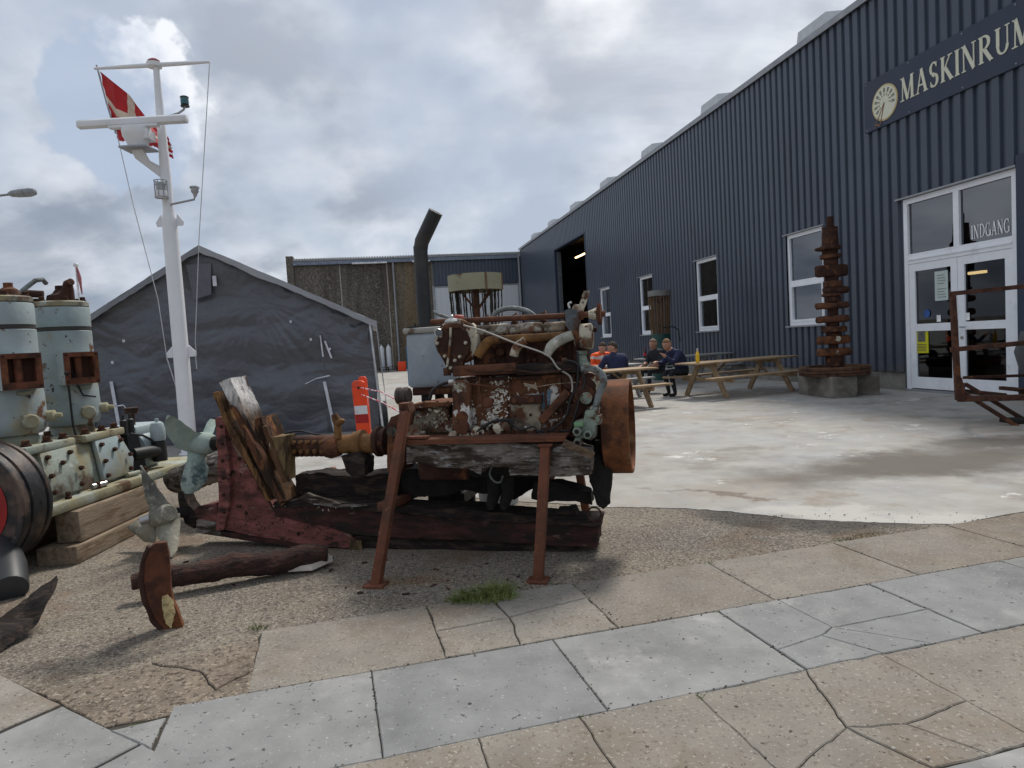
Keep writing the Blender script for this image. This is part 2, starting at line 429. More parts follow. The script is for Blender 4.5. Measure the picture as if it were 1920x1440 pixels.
ROUGHS = [M('worn_aggregate_%d' % i, c, .95, var=.25, vs=6, layers=[dict(c=(.08, .06, .045), s=45, t=.56, w=.05, d=3), dict(c=(.38, .32, .25), s=60, t=.60, w=.04, d=3, a=.8), dict(c=(.11, .075, .05), s=2, t=.6, w=.08, a=.6)], bump=.009, bs=100) for i, c in enumerate([(.19, .155, .115), (.21, .17, .13)])]
bed = MB().prism([p + V((0, 0, .004)) for p in (V((-3.3, 3.62, 0)), V((-2.13, 2.885, 0)), V((-1.34, 3.33, 0)), pv(-1.34, -.665), pv(14, -.665), pv(14, 4.0), V((-4, 1, 0)))][::-1], (0, 0, -.05))
JOINT = M('joint_soil', (.052, .045, .036), .95, var=.4, vs=20, layers=[dict(c=(.06, .07, .025), s=3, t=.64, w=.05, a=.8)], bump=.006, bs=60)
PAVE = props(bed.build('pavement', JOINT), 'pavement of grey and beige slabs with dark joints', kind='structure')
def slab(poly, m, gap=.005, jit=.0015, z=None):
    """one slab or broken piece: poly in ground coordinates, edges chipped by position so neighbours match"""
    z = random.uniform(.012, .017) if z is None else z
    pts = []
    for p, q in zip(poly, poly[1:] + poly[:1]):
        n = max(1, int((q - p).length / .035))
        for i in range(n):
            w = p.lerp(q, i / n)
            pts.append(w + noise.noise_vector(w * 9) * jit * 1.6 + noise.noise_vector(w * 33) * jit)
    for p in pts: p.z = 0
    n = len(pts); ar = sum(a.x * c.y - c.x * a.y for a, c in zip(pts, pts[1:] + pts[:1]))
    if ar < 0: pts.reverse()
    ins = []
    for i in range(n):
        d = (pts[(i + 1) % n] - pts[i - 1]).normalized(); nr = V((-d.y, d.x, 0))
        ins.append((pts[i] + nr * gap * .5, pts[i] + nr * (gap * .5 + .004)))
    t = (random.uniform(-.002, .002), random.uniform(-.002, .002)); c0 = pts[0]
    zz = lambda p: z + (p.x - c0.x) * t[0] + (p.y - c0.y) * t[1]
    vs = [V((a.x, a.y, -.03)) for a, c in ins] + [V((a.x, a.y, zz(a) - .004)) for a, c in ins] + [V((c.x, c.y, zz(c))) for a, c in ins]
    fs = [(k * n + i, k * n + (i + 1) % n, (k + 1) * n + (i + 1) % n, (k + 1) * n + i) for k in (0, 1) for i in range(n)] + [tuple(range(2 * n, 3 * n))]
    return MB().add(vs, fs).build('slab', m, PAVE, sm=30, fix=False)
def row(js, q0, q1, mats, skip=(), **k):
    for i, (a, c) in enumerate(zip(js, js[1:])):
        if i in skip: continue
        slab([pv(a, q0), pv(c, q0), pv(c, q1), pv(a, q1)], mats[(i * 7 + 3) % len(mats)], **k)
AJ = [-.50, .335, 1.20, 2.10, 3.0, 3.9, 4.8]
BJ = [-1.62, -.83, 0, .865, 1.77, 2.66, 3.55, 4.44]
row([-1.34] + AJ[:1], -.66, 0, BEIGE)
row(AJ[1:], -.66, 0, [BEIGE[1], BEIGE[0], BEIGE[1]], jit=.002)
row(BJ, 0, .66, GREY, skip=(3,))
# row A: the slab behind the weeds is broken in four
k = [pv(-.50, -.66), pv(-.16, -.67), pv(.10, -.66), pv(.335, -.66), pv(.335, -.42), pv(.335, 0), pv(-.16, 0), pv(-.50, 0), pv(-.50, -.30), pv(-.12, -.33)]
for idx in ((0, 1, 9, 8), (8, 9, 6, 7), (1, 2, 3, 4, 9), (9, 4, 5, 6)): slab([k[i] for i in idx], BEIGE[(idx[0]) % 2 * 2], gap=.007, jit=.006)
# row B: one grey slab cracked into five
def cracked(pts, pieces, mats, **kw):
    P = {n: gnd(*p) for n, p in pts.items()}
    for i, pc in enumerate(pieces):
        slab([P[c].copy() for c in pc], mats[i % len(mats)], **kw)
_c = lambda p, q: pv(p, q)
def crk(pts, pieces, mats, **kw):
    for i, pc in enumerate(pieces): slab([pts[c].copy() for c in pc], mats[i % len(mats)], **kw)
crk(dict(a=pv(.865, 0), b=pv(1.21, 0), c=pv(1.77, 0), d=pv(1.77, .37), e=pv(1.77, .66), f=pv(1.50, .66), g=pv(1.24, .66), h=pv(.865, .66), i=pv(.865, .47), m=gnd(1560, 1181), n=gnd(1540, 1198)),
    ['abmni', 'bcdm', 'mdef', 'mfgn', 'nghi'], [GREY[1]], gap=.005, jit=.004)
# row C, the near beige slabs
row([-1.7, -1.0, -.50, -.116, .357], .66, 1.32, [BEIGE[0], BEIGE[2], BEIGE[0]], gap=.004, jit=.004)
row([1.225, 2.1, 3.0, 3.9], .66, 1.32, BEIGE, jit=.004)
crk(dict(a=pv(.357, .66), b=pv(.86, .66), c=pv(1.225, .66), d=pv(1.225, 1.06), e=pv(1.225, 1.32), f=pv(1.02, 1.32), g=pv(.80, 1.32), h=pv(.357, 1.32), i=pv(.357, 1.20), m=gnd(1588, 1372), n=gnd(1702, 1366)),
    ['abmi', 'bcdnm', 'ndef', 'mnfg', 'mghi'], [BEIGE[0], BEIGE[0], BEIGE[2]], gap=.004, jit=.006)
row([-1.4, -.5, .4, 1.3, 2.2, 3.1, 4.0], 1.32, 1.98, GREY)
row([-1.2, -.3, .6, 1.5, 2.4, 3.3], 1.98, 2.64, BEIGE)
# worn brown panel left of the beige slab, in three pieces
crk(dict(a=V((-2.13, 2.885, 0)), b=V((-1.75, 3.09, 0)), c=V((-1.335, 3.33, 0)), d=gnd(478, 1262), e=gnd(467, 1312), f=gnd(345, 1340), g=gnd(196, 1370), m=gnd(402, 1298), k=gnd(378, 1262)),
    ['abkmfg', 'bcdmk', 'mdef'], ROUGHS, gap=.005, jit=.008)
# diagonal slabs at the left corner
u_, w_ = V((.85, -.55, 0)).normalized(), V((-.55, -.85, 0)).normalized()
o_ = V((-1.93, 2.745, 0))
dg = lambda a, c: o_ + u_ * a + w_ * c
for a0, a1, c0, c1, mm in ((-1.5, -.72, 0, .62, GREY[1]), (-.70, -.02, 0, .64, BEIGE[2]), (0, .58, .0, .66, GREY[2]), (.60, 1.5, 0, .66, GREY[0]), (-.6, .3, .67, 1.3, BEIGE[0]), (.31, 1.2, .67, 1.3, BEIGE[1])):
    slab([dg(a0, c0), dg(a1, c0), dg(a1, c1), dg(a0, c1)], mm)
slab([gnd(207, 1378), gnd(312, 1352), gnd(283, 1412)], GREY[2], jit=.002)
# ================================================================ THE HALL
HO = V((7.804, 13.439, 0)); HS = V((-.187, .9824, 0)); HN = V((.9824, .187, 0))     # along the wall away from the camera; into the hall
def hw(s, d, z): return HO + HS * s + HN * d + V((0, 0, z))
NAVY = M('navy_sheet', (.049, .063, .092), .36, var=.12, vs=.8, layers=[dict(c=(.12, .11, .10), s=1.6, t=.54, w=.10, a=.5, zr=(1.1, .35), d=9), dict(c=(.044, .057, .085), s=1.2, t=.60, w=.12, a=.6), dict(c=(.09, .10, .12), s=14, t=.72, w=.02, a=.5)], spec=.5)
NAVY2 = M('navy_sign_face', (.026, .037, .066), .5, var=.12, vs=1.2, spec=.4)
WHITE = M('white_frame', (.84, .86, .90), .4, var=.05, layers=[dict(c=(.5, .5, .5), s=3, t=.66, w=.1, a=.5)])
GALV = M('galvanised_trim', (.30, .31, .33), .5, .3, var=.15, vs=3)
PLINTH = M('plinth_concrete', (.24, .225, .20), .92, var=.25, vs=3, layers=[dict(c=(.10, .095, .085), s=1.5, t=.55, w=.1, a=.7)], bump=.006, bs=25)
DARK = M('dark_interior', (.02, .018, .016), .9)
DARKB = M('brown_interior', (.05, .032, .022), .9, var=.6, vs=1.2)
PANE = glass('window_glass', .12, (.62, .66, .66), 1.5)
PANE_SKY = glass('transom_glass', .10, (.25, .27, .30), 1.5)
PANE_DARK = glass('door_glass', .01, (.35, .36, .36), 1.32)
hall = root('corrugated_hall', hw(0, 0, 0), 'long navy corrugated steel hall with white windows and entrance door', 'building')
H_TOP, S0, S1 = 7.86, -7.0, 35.83
holes = []                                      # (s0, s1, z0, z1)
WIN = [(2.42, 3.86, 1.42, 3.66), (7.44, 8.85, 1.42, 3.66), (12.40, 13.72, 1.42, 3.64), (17.22, 18.58, 1.41, 3.63)]
DOOR = (-2.42, 0.0, .05, 3.72)
GATE = (20.5, 26.3, 0.0, 6.5)
holes = WIN + [DOOR, GATE]
# trapezoid sheet: outline points per rib (offset along wall, depth towards the viewer)
prof = [(0, 0), (.075, 0), (.095, .048), (.23, .048), (.25, 0)]
def cladding(s0, s1, holes, z0, z1, fr, m, parent, name='wall', pitch=.25):
    b = MB(); n = int(math.ceil((s1 - s0) / pitch))
    pts = []
    for i in range(n):
        for a, d in prof[:-1]:
            if s0 + i * pitch + a * pitch / .25 < s1: pts.append((s0 + i * pitch + a * pitch / .25, d))
    pts.append((s1, 0))
    # insert cuts at hole edges
    cuts = sorted({c for h in holes for c in h[:2] if s0 < c < s1})
    for c in cuts:
        for i in range(len(pts) - 1):
            if pts[i][0] < c < pts[i + 1][0]:
                f = (c - pts[i][0]) / (pts[i + 1][0] - pts[i][0]); pts.insert(i + 1, (c, pts[i][1] + f * (pts[i + 1][1] - pts[i][1]))); break
    for (a, da), (c, dc) in zip(pts, pts[1:]):
        mid = (a + c) / 2; spans = [(z0, z1)]
        for h in holes:
            if h[0] < mid < h[1]:
                new = []
                for lo, hi in spans:
                    if h[2] > lo: new.append((lo, h[2]))
                    if h[3] < hi: new.append((h[3], hi))
                spans = new
        for lo, hi in spans:
            b.add([fr(a, -da, lo), fr(c, -dc, lo), fr(c, -dc, hi), fr(a, -da, hi)], [(0, 1, 2, 3)])
    return b.build(name, m, parent, sm=10, fix=False)
cladding(S0, S1, holes, .38, H_TOP, hw, NAVY, hall)
b = MB()
for a, c in ((S0, DOOR[0] - .05), (DOOR[1] + .05, GATE[0]), (GATE[1], S1)): b.box(a, c, .03, .3, -.1, .40, hw)
b.build('plinth', PLINTH, hall, rough=(.5, .006, 3))
# inner shell: dark room behind the openings
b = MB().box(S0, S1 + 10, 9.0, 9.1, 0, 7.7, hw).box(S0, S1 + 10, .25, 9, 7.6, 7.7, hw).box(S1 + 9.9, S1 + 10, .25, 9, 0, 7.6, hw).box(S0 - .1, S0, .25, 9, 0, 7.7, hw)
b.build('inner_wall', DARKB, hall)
b = MB()
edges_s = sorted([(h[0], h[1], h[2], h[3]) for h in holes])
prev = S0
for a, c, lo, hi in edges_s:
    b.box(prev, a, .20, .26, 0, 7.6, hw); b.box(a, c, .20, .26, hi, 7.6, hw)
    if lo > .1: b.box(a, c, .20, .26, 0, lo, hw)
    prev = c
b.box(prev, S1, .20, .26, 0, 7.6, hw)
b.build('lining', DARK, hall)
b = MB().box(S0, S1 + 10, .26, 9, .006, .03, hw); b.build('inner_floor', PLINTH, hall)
# roof with eaves trim and skylight boxes
b = MB().add([hw(S0, -.09, 7.98), hw(S1, -.09, 7.98), hw(S1, 9, 9.0), hw(S0, 9, 9.0), hw(S0, -.09, 7.9), hw(S1, -.09, 7.9), hw(S1, 9, 8.9), hw(S0, 9, 8.9)], [(0, 1, 2, 3), (4, 7, 6, 5), (0, 4, 5, 1), (1, 5, 6, 2), (2, 6, 7, 3), (3, 7, 4, 0)])
ROOFM = M('grey_roof_sheet', (.30, .31, .32), .6, var=.15)
rf = b.build('roof', ROOFM, hall)
b = MB().box(S0, S1, -.115, -.092, 7.85, 7.99, hw); b.build('eaves_trim', GALV, rf)
SKYL = M('skylight_sheet', (.52, .54, .56), .5, var=.1)
for s in (2.85, 7.85, 12.8, 17.8, 22.8, 27.6, 32.2):
    b = MB().add([hw(s + x, d, 7.98 + d * .113 + z) for (x, d, z) in [(-.55, .1, 0), (.55, .1, 0), (.55, 3, 0), (-.55, 3, 0), (-.52, .14, .40), (.52, .14, .40), (.52, 2.9, .40), (-.52, 2.9, .40)]], [(0, 1, 5, 4), (1, 2, 6, 5), (2, 3, 7, 6), (3, 0, 4, 7), (4, 5, 6, 7)])
    b.build('skylight', SKYL, rf)
def window(s0, s1, z0, z1):
    fr_ = MB(); t = .085
    d0, d1 = -.005, .09
    fr_.box(s0, s0 + t, d0, d1, z0, z1, hw).box(s1 - t, s1, d0, d1, z0, z1, hw).box(s0 + t, s1 - t, d0, d1, z0, z0 + t * 1.3, hw).box(s0 + t, s1 - t, d0, d1, z1 - t, z1, hw)
    zm = z0 + (z1 - z0) * .47
    fr_.box(s0 + t, s1 - t, d0, d1, zm - .055, zm + .055, hw)
    # opening sash in the lower half
    q = t + .05
    fr_.box(s0 + t, s0 + q, d0 - .012, d1 - .01, z0 + t, zm - .05, hw).box(s1 - q, s1 - t, d0 - .012, d1 - .01, z0 + t, zm - .05, hw).box(s0 + q, s1 - q, d0 - .012, d1 - .01, z0 + t, z0 + t + .06, hw).box(s0 + q, s1 - q, d0 - .012, d1 - .01, zm - .1, zm - .05, hw)
    w = fr_.build('window', WHITE, hall, sm=20)
    MB().box(s0 + t, s1 - t, .045, .052, z0 + t, zm - .05, hw).build('pane', PANE, w)
    MB().box(s0 + t, s1 - t, .045, .052, zm + .05, z1 - t, hw).build('pane', PANE, w)
    MB().box(s0 - .06, s1 + .06, -.10, .02, z0 - .04, z0 - .002, hw).build('sill', GALV, w)
    MB().box(s0 - .09, s1 + .09, -.09, .02, z1 + .002, z1 + .03, hw).build('flashing', GALV, w)
    MB().box(s0 - .04, s0, -.002, .2, z0, z1, hw).build('reveal', NAVY, w)
    MB().box(s1, s1 + .04, -.002, .2, z0, z1, hw).build('reveal', NAVY, w)
for w in WIN: window(*w)
# entrance: transom with two panes over two glazed leaves
s0, s1, z0, z1 = DOOR
b = MB(); t = .10; zt = 2.54; sm_ = (s0 + s1) / 2 - .02
b.box(s0, s0 + t, -.01, .1, z0, z1, hw).box(s1 - t, s1, -.01, .1, z0, z1, hw).box(s0 + t, s1 - t, -.01, .1, z1 - t, z1, hw).box(s0 + t, s1 - t, -.01, .1, zt - .07, zt + .12, hw).box(sm_ - .06, sm_ + .06, -.008, .1, zt + .12, z1 - t, hw)
b.box(s0 + t, s1 - t, -.03, .1, zt + .0, zt + .03, hw)
ent = b.build('entrance_door', WHITE, hall, sm=20)
MB().box(s0 + t, sm_ - .06, .04, .047, zt + .12, z1 - t, hw).build('pane', PANE_SKY, ent)
MB().box(sm_ + .06, s1 - t, .04, .047, zt + .12, z1 - t, hw).build('pane', PANE_SKY, ent)
for a, c in ((s0 + t + .005, sm_ - .005), (sm_ + .005, s1 - t - .005)):
    f = .14
    b = MB().box(a, a + f, .0, .07, z0 + .02, zt - .075, hw).box(c - f, c, .0, .07, z0 + .02, zt - .075, hw).box(a + f, c - f, .0, .07, z0 + .02, z0 + .24, hw).box(a + f, c - f, .0, .07, zt - .22, zt - .075, hw).box(a + f, c - f, .0, .07, 1.17, 1.31, hw)
    b.build('door_leaf', WHITE, ent, sm=20)
    MB().box(a + f, c - f, .03, .037, z0 + .24, 1.17, hw).build('pane', PANE_DARK, ent)
    MB().box(a + f, c - f, .03, .037, 1.31, zt - .22, hw).build('pane', PANE_DARK, ent)
STEEL = M('worn_steel', (.42, .42, .42), .35, .8, var=.15)
MB().tube([hw(sm_ - .08, -.0, 1.22), hw(sm_ - .08, -.05, 1.22), hw(sm_ - .2, -.05, 1.22)], .011, 8).lathe([(.03, 0), (.03, .012)], hw(sm_ - .08, .0, 1.03), -HN, 14).build('handle', STEEL, ent)
MB().box(s0 - .05, s1 + .12, -.1, .02, z1 + .004, z1 + .035, hw).build('flashing', GALV, ent)
MB().box(s0 - .05, s0, -.002, .2, z0, z1, hw).build('reveal', NAVY, ent)
MB().box(s1, s1 + .05, -.002, .2, z0, z1, hw).build('reveal', NAVY, ent)
MB().box(s0 - .02, s1 + .02, -.02, .12, -.05, z0, hw).build('threshold', GALV, ent)
# navy door casing strip right of the entrance
MB().box(s0 - .34, s0 - .06, -.10, -.06, .05, 3.9, hw).build('casing', NAVY2, hall)
# gate opening: frame, roller guides, lit tubes inside, shelves of boats
b = MB().box(GATE[0] - .08, GATE[0], -.06, .25, 0, 6.58, hw).box(GATE[1], GATE[1] + .08, -.06, .25, 0, 6.58, hw).box(GATE[0], GATE[1], -.06, .25, 6.5, 6.58, hw)
gt = b.build('gate_frame', NAVY2, hall)
MB().box(GATE[1] - .12, GATE[1], .1, .3, 0, 6.4, hw).build('guide_rail', M('dull_rail', (.10, .11, .12), .6), gt)
TUBE = M('lit_tube', (1, .9, .6), .4, emit=((1.0, .68, .30), 5.0))
for (s, d, z, l) in ((28.6, 2.5, 6.55, 2.0), (24.0, 5.5, 6.6, 1.6), (1.62, 3.5, 2.37, .42), (8.55, 4.0, 2.35, .65)):
    MB().box(s, s + l, d - .06, d + .06, z, z + .06, hw).build('light_tube', TUBE, hall)
SHELF = M('shelf_wood', (.10, .055, .03), .8, var=.3)
for z in (1.0, 2.4, 3.9):
    MB().box(19.0, 34, 6.6, 8.6, z, z + .12, hw).build('shelf', SHELF, hall)
    MB().lathe([(.02, 0), (.35, .5), (.48, 1.6), (.35, 2.7), (.02, 3.2)], hw(24 + z * 1.2, 7.3, z + .6), HS, 14).build('hull_shell', M('hull_paint', (.16, .06, .035), .6), hall)
# corner downpipe
MB().tube([hw(35.6, -.18, 7.7), hw(35.6, -.18, .2)], .07, 10).build('downpipe', GALV, hall)
# ---------------------------------------------------------------- lettering
def ribbon(pts, ws):
    """flat pen stroke in glyph space: list of quads"""
    L_, R_ = [], []
    for i, p in enumerate(pts):
        a = pts[max(i - 1, 0)]; c = pts[min(i + 1, len(pts) - 1)]
        dx, dy = c[0] - a[0], c[1] - a[1]; l = math.hypot(dx, dy) or 1
        w = ws[i] / 2 if isinstance(ws, (list, tuple)) else ws / 2
        L_.append((p[0] - dy / l * w, p[1] + dx / l * w)); R_.append((p[0] + dy / l * w, p[1] - dx / l * w))
    return [[R_[i], R_[i + 1], L_[i + 1], L_[i]] for i in range(len(pts) - 1)]
def arc(cx, cy, rx, ry, a0, a1, n=14, thick=.17, thin=.06):
    pts, ws = [], []
    for i in range(n + 1):
        a = R(a0 + (a1 - a0) * i / n); pts.append((cx + rx * math.cos(a), cy + ry * math.sin(a))); ws.append(thin + (thick - thin) * abs(math.cos(a)) ** 1.5)
    return ribbon(pts, ws)
TK, TN = .165, .06
def ser(x, y, w=.28): return ribbon([(x - w / 2, y), (x + w / 2, y)], .045)
def glyph(c):
    st = lambda x, w=TK: ribbon([(x, 0), (x, 1)], w)
    if c == 'I': return .34, st(.17) + ser(.17, .02) + ser(.17, .98)
    if c == 'M': return 1.02, ribbon([(.14, 0), (.17, 1)], TN) + ribbon([(.17, 1), (.50, .02)], TK) + ribbon([(.50, .02), (.82, 1)], TN) + ribbon([(.84, 0), (.82, 1)], TK) + ser(.13, .02) + ser(.85, .02, .32) + ser(.12, .98, .2) + ser(.86, .98, .2)
    if c == 'A': return .84, ribbon([(.12, 0), (.41, 1)], TN) + ribbon([(.40, 1), (.70, 0)], TK) + ribbon([(.23, .33), (.60, .33)], TN) + ser(.12, .02, .24) + ser(.70, .02, .3)
    if c == 'N': return .90, ribbon([(.16, 0), (.16, 1)], TN) + ribbon([(.16, 1), (.74, 0)], TK) + ribbon([(.74, 0), (.74, 1)], TN) + ser(.16, .02, .24) + ser(.12, .98, .2) + ser(.74, .98, .24)
    if c == 'K': return .86, st(.2) + ribbon([(.26, .42), (.66, .99)], TN) + ribbon([(.34, .55), (.74, 0)], TK) + ser(.2, .02) + ser(.2, .98) + ser(.66, .98, .26) + ser(.74, .02, .26)
    if c == 'U': return .88, ribbon([(.2, .98), (.2, .32)], TK) + arc(.45, .32, .25, .30, 180, 360, thick=.13) + ribbon([(.70, .32), (.70, .98)], TN) + ser(.2, .98) + ser(.70, .98, .24)
    if c == 'R': return .84, st(.2) + arc(.34, .74, .28, .24, -90, 90, thick=.16) + ribbon([(.2, .98), (.34, .98)], TN) + ribbon([(.2, .50), (.36, .50)], TN) + ribbon([(.36, .50), (.74, 0)], TK) + ser(.2, .02) + ser(.16, .98, .2) + ser(.76, .02, .16)
    if c == 'S': return .66, arc(.34, .74, .20, .24, 40, 250, thick=.15) + ribbon([(.27, .52), (.40, .44)], TK) + arc(.34, .26, .22, .25, 70, -140, thick=.16) + ser(.5, .86, .06) + ribbon([(.51, .98), (.50, .78)], .04) + ribbon([(.15, .02), (.14, .24)], .04)
    if c == 'D': return .88, st(.2) + arc(.34, .5, .42, .48, -90, 90, n=18) + ribbon([(.2, .98), (.36, .98)], TN) + ribbon([(.2, .02), (.36, .02)], TN) + ser(.14, .98, .14) + ser(.14, .02, .14)
    if c == 'G': return .90, arc(.48, .5, .38, .48, 50, 320, n=22) + ribbon([(.76, .05), (.76, .42)], TK) + ser(.76, .42, .28) + ribbon([(.73, .96), (.73, .72)], .04)
    return .4, []
def text(txt, h, fr, parent, m, name='letter', gap=.05, th=.012):
    """fr(x, y, d): along the face, up the face, out of it"""
    x = 0.0
    for c in txt:
        w, qs = glyph(c); b = MB()
        for i, q in enumerate(qs):
            dz = th + (i % 5) * .0004
            b.add([fr(x + px * h, py * h, dz) for px, py in q] + [fr(x + px * h, py * h, 0.0005) for px, py in q], [(0, 1, 2, 3), (0, 4, 5, 1), (1, 5, 6, 2), (2, 6, 7, 3), (3, 7, 4, 0)])
        if qs: b.build(name, m, parent, fix=False)
        x += (w + gap) * h
# sign board: starts left at s=.9, runs towards the camera (right in the picture)
sgn = root('sign_board', hw(.9, -.06, 5.25), 'long navy sign board reading MASKINRUM with a cream dial', 'sign')
sx = lambda x, y, d: hw(.9 - x, -.085 - d, 5.26 + y)
b = MB().add([sx(0, 0, 0), sx(6, 0, 0), sx(6, 1.0, 0), sx(0, 1.0, 0), sx(0, 0, -.03), sx(6, 0, -.03), sx(6, 1.0, -.03), sx(0, 1.0, -.03)], [(0, 1, 2, 3), (4, 7, 6, 5), (0, 4, 5, 1), (1, 5, 6, 2), (2, 6, 7, 3), (3, 7, 4, 0)])
b.build('board', NAVY2, sgn)
CREAM = M('cream_vinyl', (.66, .66, .52), .6, var=.06)
GOLD = M('pale_gold_ring', (.52, .42, .20), .5, var=.1)
text('MASKINRUM', .43, lambda x, y, d: sx(1.00 + x * .80, .29 + y, d), sgn, CREAM, gap=.06)
dc = (.58, .44)
b = MB(); b.lathe([(.345, 0), (.345, .010)], sx(*dc, 0), -HN, 40); b.build('dial_ring', GOLD, sgn)
b = MB(); b.lathe([(.315, 0), (.315, .014)], sx(*dc, 0), -HN, 40); dl = b.build('dial', CREAM, sgn)
INK = M('dark_ink', (.05, .06, .06), .7)
b = MB()
for i in range(10):
    a = R(215 - i * 25)
    for r_, l, w in ((.235, .085, .045), (.15, .05, .02)):
        cx, cy = dc[0] + math.cos(a) * r_, dc[1] + math.sin(a) * r_
        for p, (tt, rr) in enumerate(((-.3, 0), (.3, 0))):
            ox, oy = -math.sin(a) * w * tt, math.cos(a) * w * tt
            q = ribbon([(cx + ox - math.cos(a) * l / 2, cy + oy - math.sin(a) * l / 2), (cx + ox + math.cos(a) * l / 2, cy + oy + math.sin(a) * l / 2)], w * .35)[0]
            b.add([sx(x, y, .0165) for x, y in q], [(0, 1, 2, 3)])
b.build('dial_figures', INK, sgn, fix=False)
NEED = M('copper_needle', (.20, .09, .04), .5)
b = MB()
for p, q_, w in (((.58, .44), (.34, .08), .02), ((.58, .44), (.45, .03), .02), ((.34, .08), (.45, .03), .03), ((.32, .10), (.31, .02), .015)):
    q = ribbon([p, q_], w)[0]; b.add([sx(x, y, .02) for x, y in q], [(0, 1, 2, 3)])
b.build('needle', NEED, sgn, fix=False)
bolts(sgn, [sx(x, y, 0) for x in (.06, 1.2, 2.4, 3.4) for y in (.05, .95)], -HN, .012, .01, GALV)
# lettering and notices on the door glass
LET = M('white_vinyl', (.88, .88, .88), .5)
text('INDGANG', .225, lambda x, y, d: hw(-1.50 - x * .555, .034 - d * .2, 2.735 + y), ent, LET, name='letter', gap=.05, th=.01)
def notice(name, s_, z_, w, h, m, label, cat, d=.02):
    o = MB().box(s_ - w, s_, d, d + .004, z_, z_ + h, hw).build(name, m, origin=hw(s_, d, z_)); props(o, label, cat); return o
YEL = M('yellow_paper', (.62, .58, .02), .7, var=.05); PAP = M('pale_paper', (.52, .60, .58), .7, var=.05); BLU = M('blue_sticker', (.03, .10, .33), .6)
o = notice('yellow_poster', -.20, .75, .32, .50, YEL, 'yellow poster with a dark photo on the lower left door pane', 'poster')
GREYP = M('poster_photo', (.12, .12, .11), .7, var=.8, vs=25)
MB().box(-.45, -.27, .016, .019, .97, 1.17, hw).build('photo', GREYP, o)
b = MB().box(-.49, -.23, .016, .019, 1.19, 1.225, hw)
for i in range(5): b.box(-.47 + .01 * (i % 2), -.25, .016, .019, .79 + i * .03, .80 + i * .03, hw)
b.build('print_line', INK, o)
o = notice('opening_hours_sheet', -.70, 1.72, .30, .54, PAP, 'pale sheet of printed lines behind the upper left door pane', 'notice')
b = MB()
for i in range(9):
    if i != 4: b.box(-.96 + .02 * (i % 3), -.76, .016, .019, 1.78 + i * .05, 1.788 + i * .05, hw)
b.build('print_line', INK, o)
o = MB().lathe([(.075, 0), (.075, .004)], hw(-.50, .02, 1.50), -HN, 20).build('round_sticker', BLU, origin=hw(-.5, .02, 1.5)); props(o, 'round blue sticker on the left door pane', 'sticker')
notice('square_sticker', -.73, 1.335, .09, .12, LET, 'small white square sticker left of the door handle', 'sticker')
notice('small_label', -1.37, 1.335, .08, .13, LET, 'small white label at the corner of the right door pane', 'sticker')
# ================================================================ REAR WING
WG = hw(S1, 0, 0)
def ww(t, d, z): return WG - HN * t + HS * d + V((0, 0, z))       # t leftwards along the front, d into the wing
wing = root('concrete_wing', WG, 'rear wing of brown pebble concrete panels with a white roller door', 'building')
PEB = [M('pebble_panel_%d' % i, c, .95, var=.35, vs=.9, layers=[dict(c=(.24, .20, .15), s=9, t=.56, w=.06, d=8, a=.8, iso=1), dict(c=(.045, .038, .032), s=8, t=.56, w=.06, d=8, a=.8, iso=1), dict(c=(.05, .042, .036), s=.9, t=.54, w=.10, a=.75)] + ex, bump=.03, bs=12, st=(1.2, 1.2, .12)) for i, (c, ex) in enumerate([((.115, .105, .092), []), ((.11, .10, .088), []), ((.128, .108, .082), [dict(c=(.16, .11, .055), s=.6, t=.52, w=.12, a=.6)])])]
for i, (a, c) in enumerate(((6.3, 9.30), (9.34, 12.42), (12.46, 15.4))):
    MB().box(a + .02, c - .02, 0, .2, .1, 7.3, ww).build('concrete_panel', PEB[(2, 0, 1)[i]], wing)
MB().box(6.2, 15.4, .06, .3, 0, 7.28, ww).build('backing_wall', PLINTH, wing)
JO = M('joint_strip', (.33, .31, .27), .9)
for t_ in (9.32, 12.44): MB().box(t_ - .035, t_ + .035, -.012, .06, .1, 7.3, ww).build('joint_strip', JO, wing)
MB().box(15.4, 15.85, -.15, 1.0, 0, 7.95, ww).build('end_pillar', PEB[1], wing)
wfr = lambda s, d, z: ww(s, d, z)
cladding(.05, 6.22, [], 5.62, 7.3, wfr, NAVY, wing, name='wall_cladding', pitch=.25)
ROLL_ = M('roller_white', (.60, .62, .64), .55, var=.06)
SLATM = bpy.data.meshes.new('slat'); 
_b = MB().box(-2.93, 2.93, -.04, .0, 0, .125); SLATM.from_pydata([tuple(p) for p in _b.v], [], _b.f); SLATM.materials.append(ROLL_)
rd = MB().box(.22, 6.26, .045, .12, 0, 5.6, ww).build('roller_door', GALV, wing)
_q = Matrix((-HN, HS, V((0, 0, 1)))).transposed().to_quaternion()
for i in range(40): inst('slat', SLATM, rd, ww(3.24, .04, .08 + i * .138), _q)
MB().box(.14, .26, -.06, .1, 0, 5.62, ww).build('door_jamb', GALV, wing)
MB().box(6.2, 6.32, -.06, .1, 0, 5.62, ww).build('door_jamb', GALV, wing)
rf = MB().add([ww(-.1, -.3, 7.66), ww(15.4, -.3, 7.66), ww(15.4, 9, 8.6), ww(-.1, 9, 8.6), ww(-.1, -.3, 7.58), ww(15.4, -.3, 7.58), ww(15.4, 9, 8.5), ww(-.1, 9, 8.5)], [(0, 1, 2, 3), (4, 7, 6, 5), (0, 4, 5, 1), (1, 5, 6, 2), (3, 7, 4, 0), (2, 6, 7, 3)]).build('roof', ROOFM, wing)
b = MB()
for i in range(88): b.tube([ww(.1 + i * .175, -.34, 7.70), ww(.1 + i * .175, 1.2, 7.86)], .06, 6)
b.build('roof_waves', ROOFM, rf)
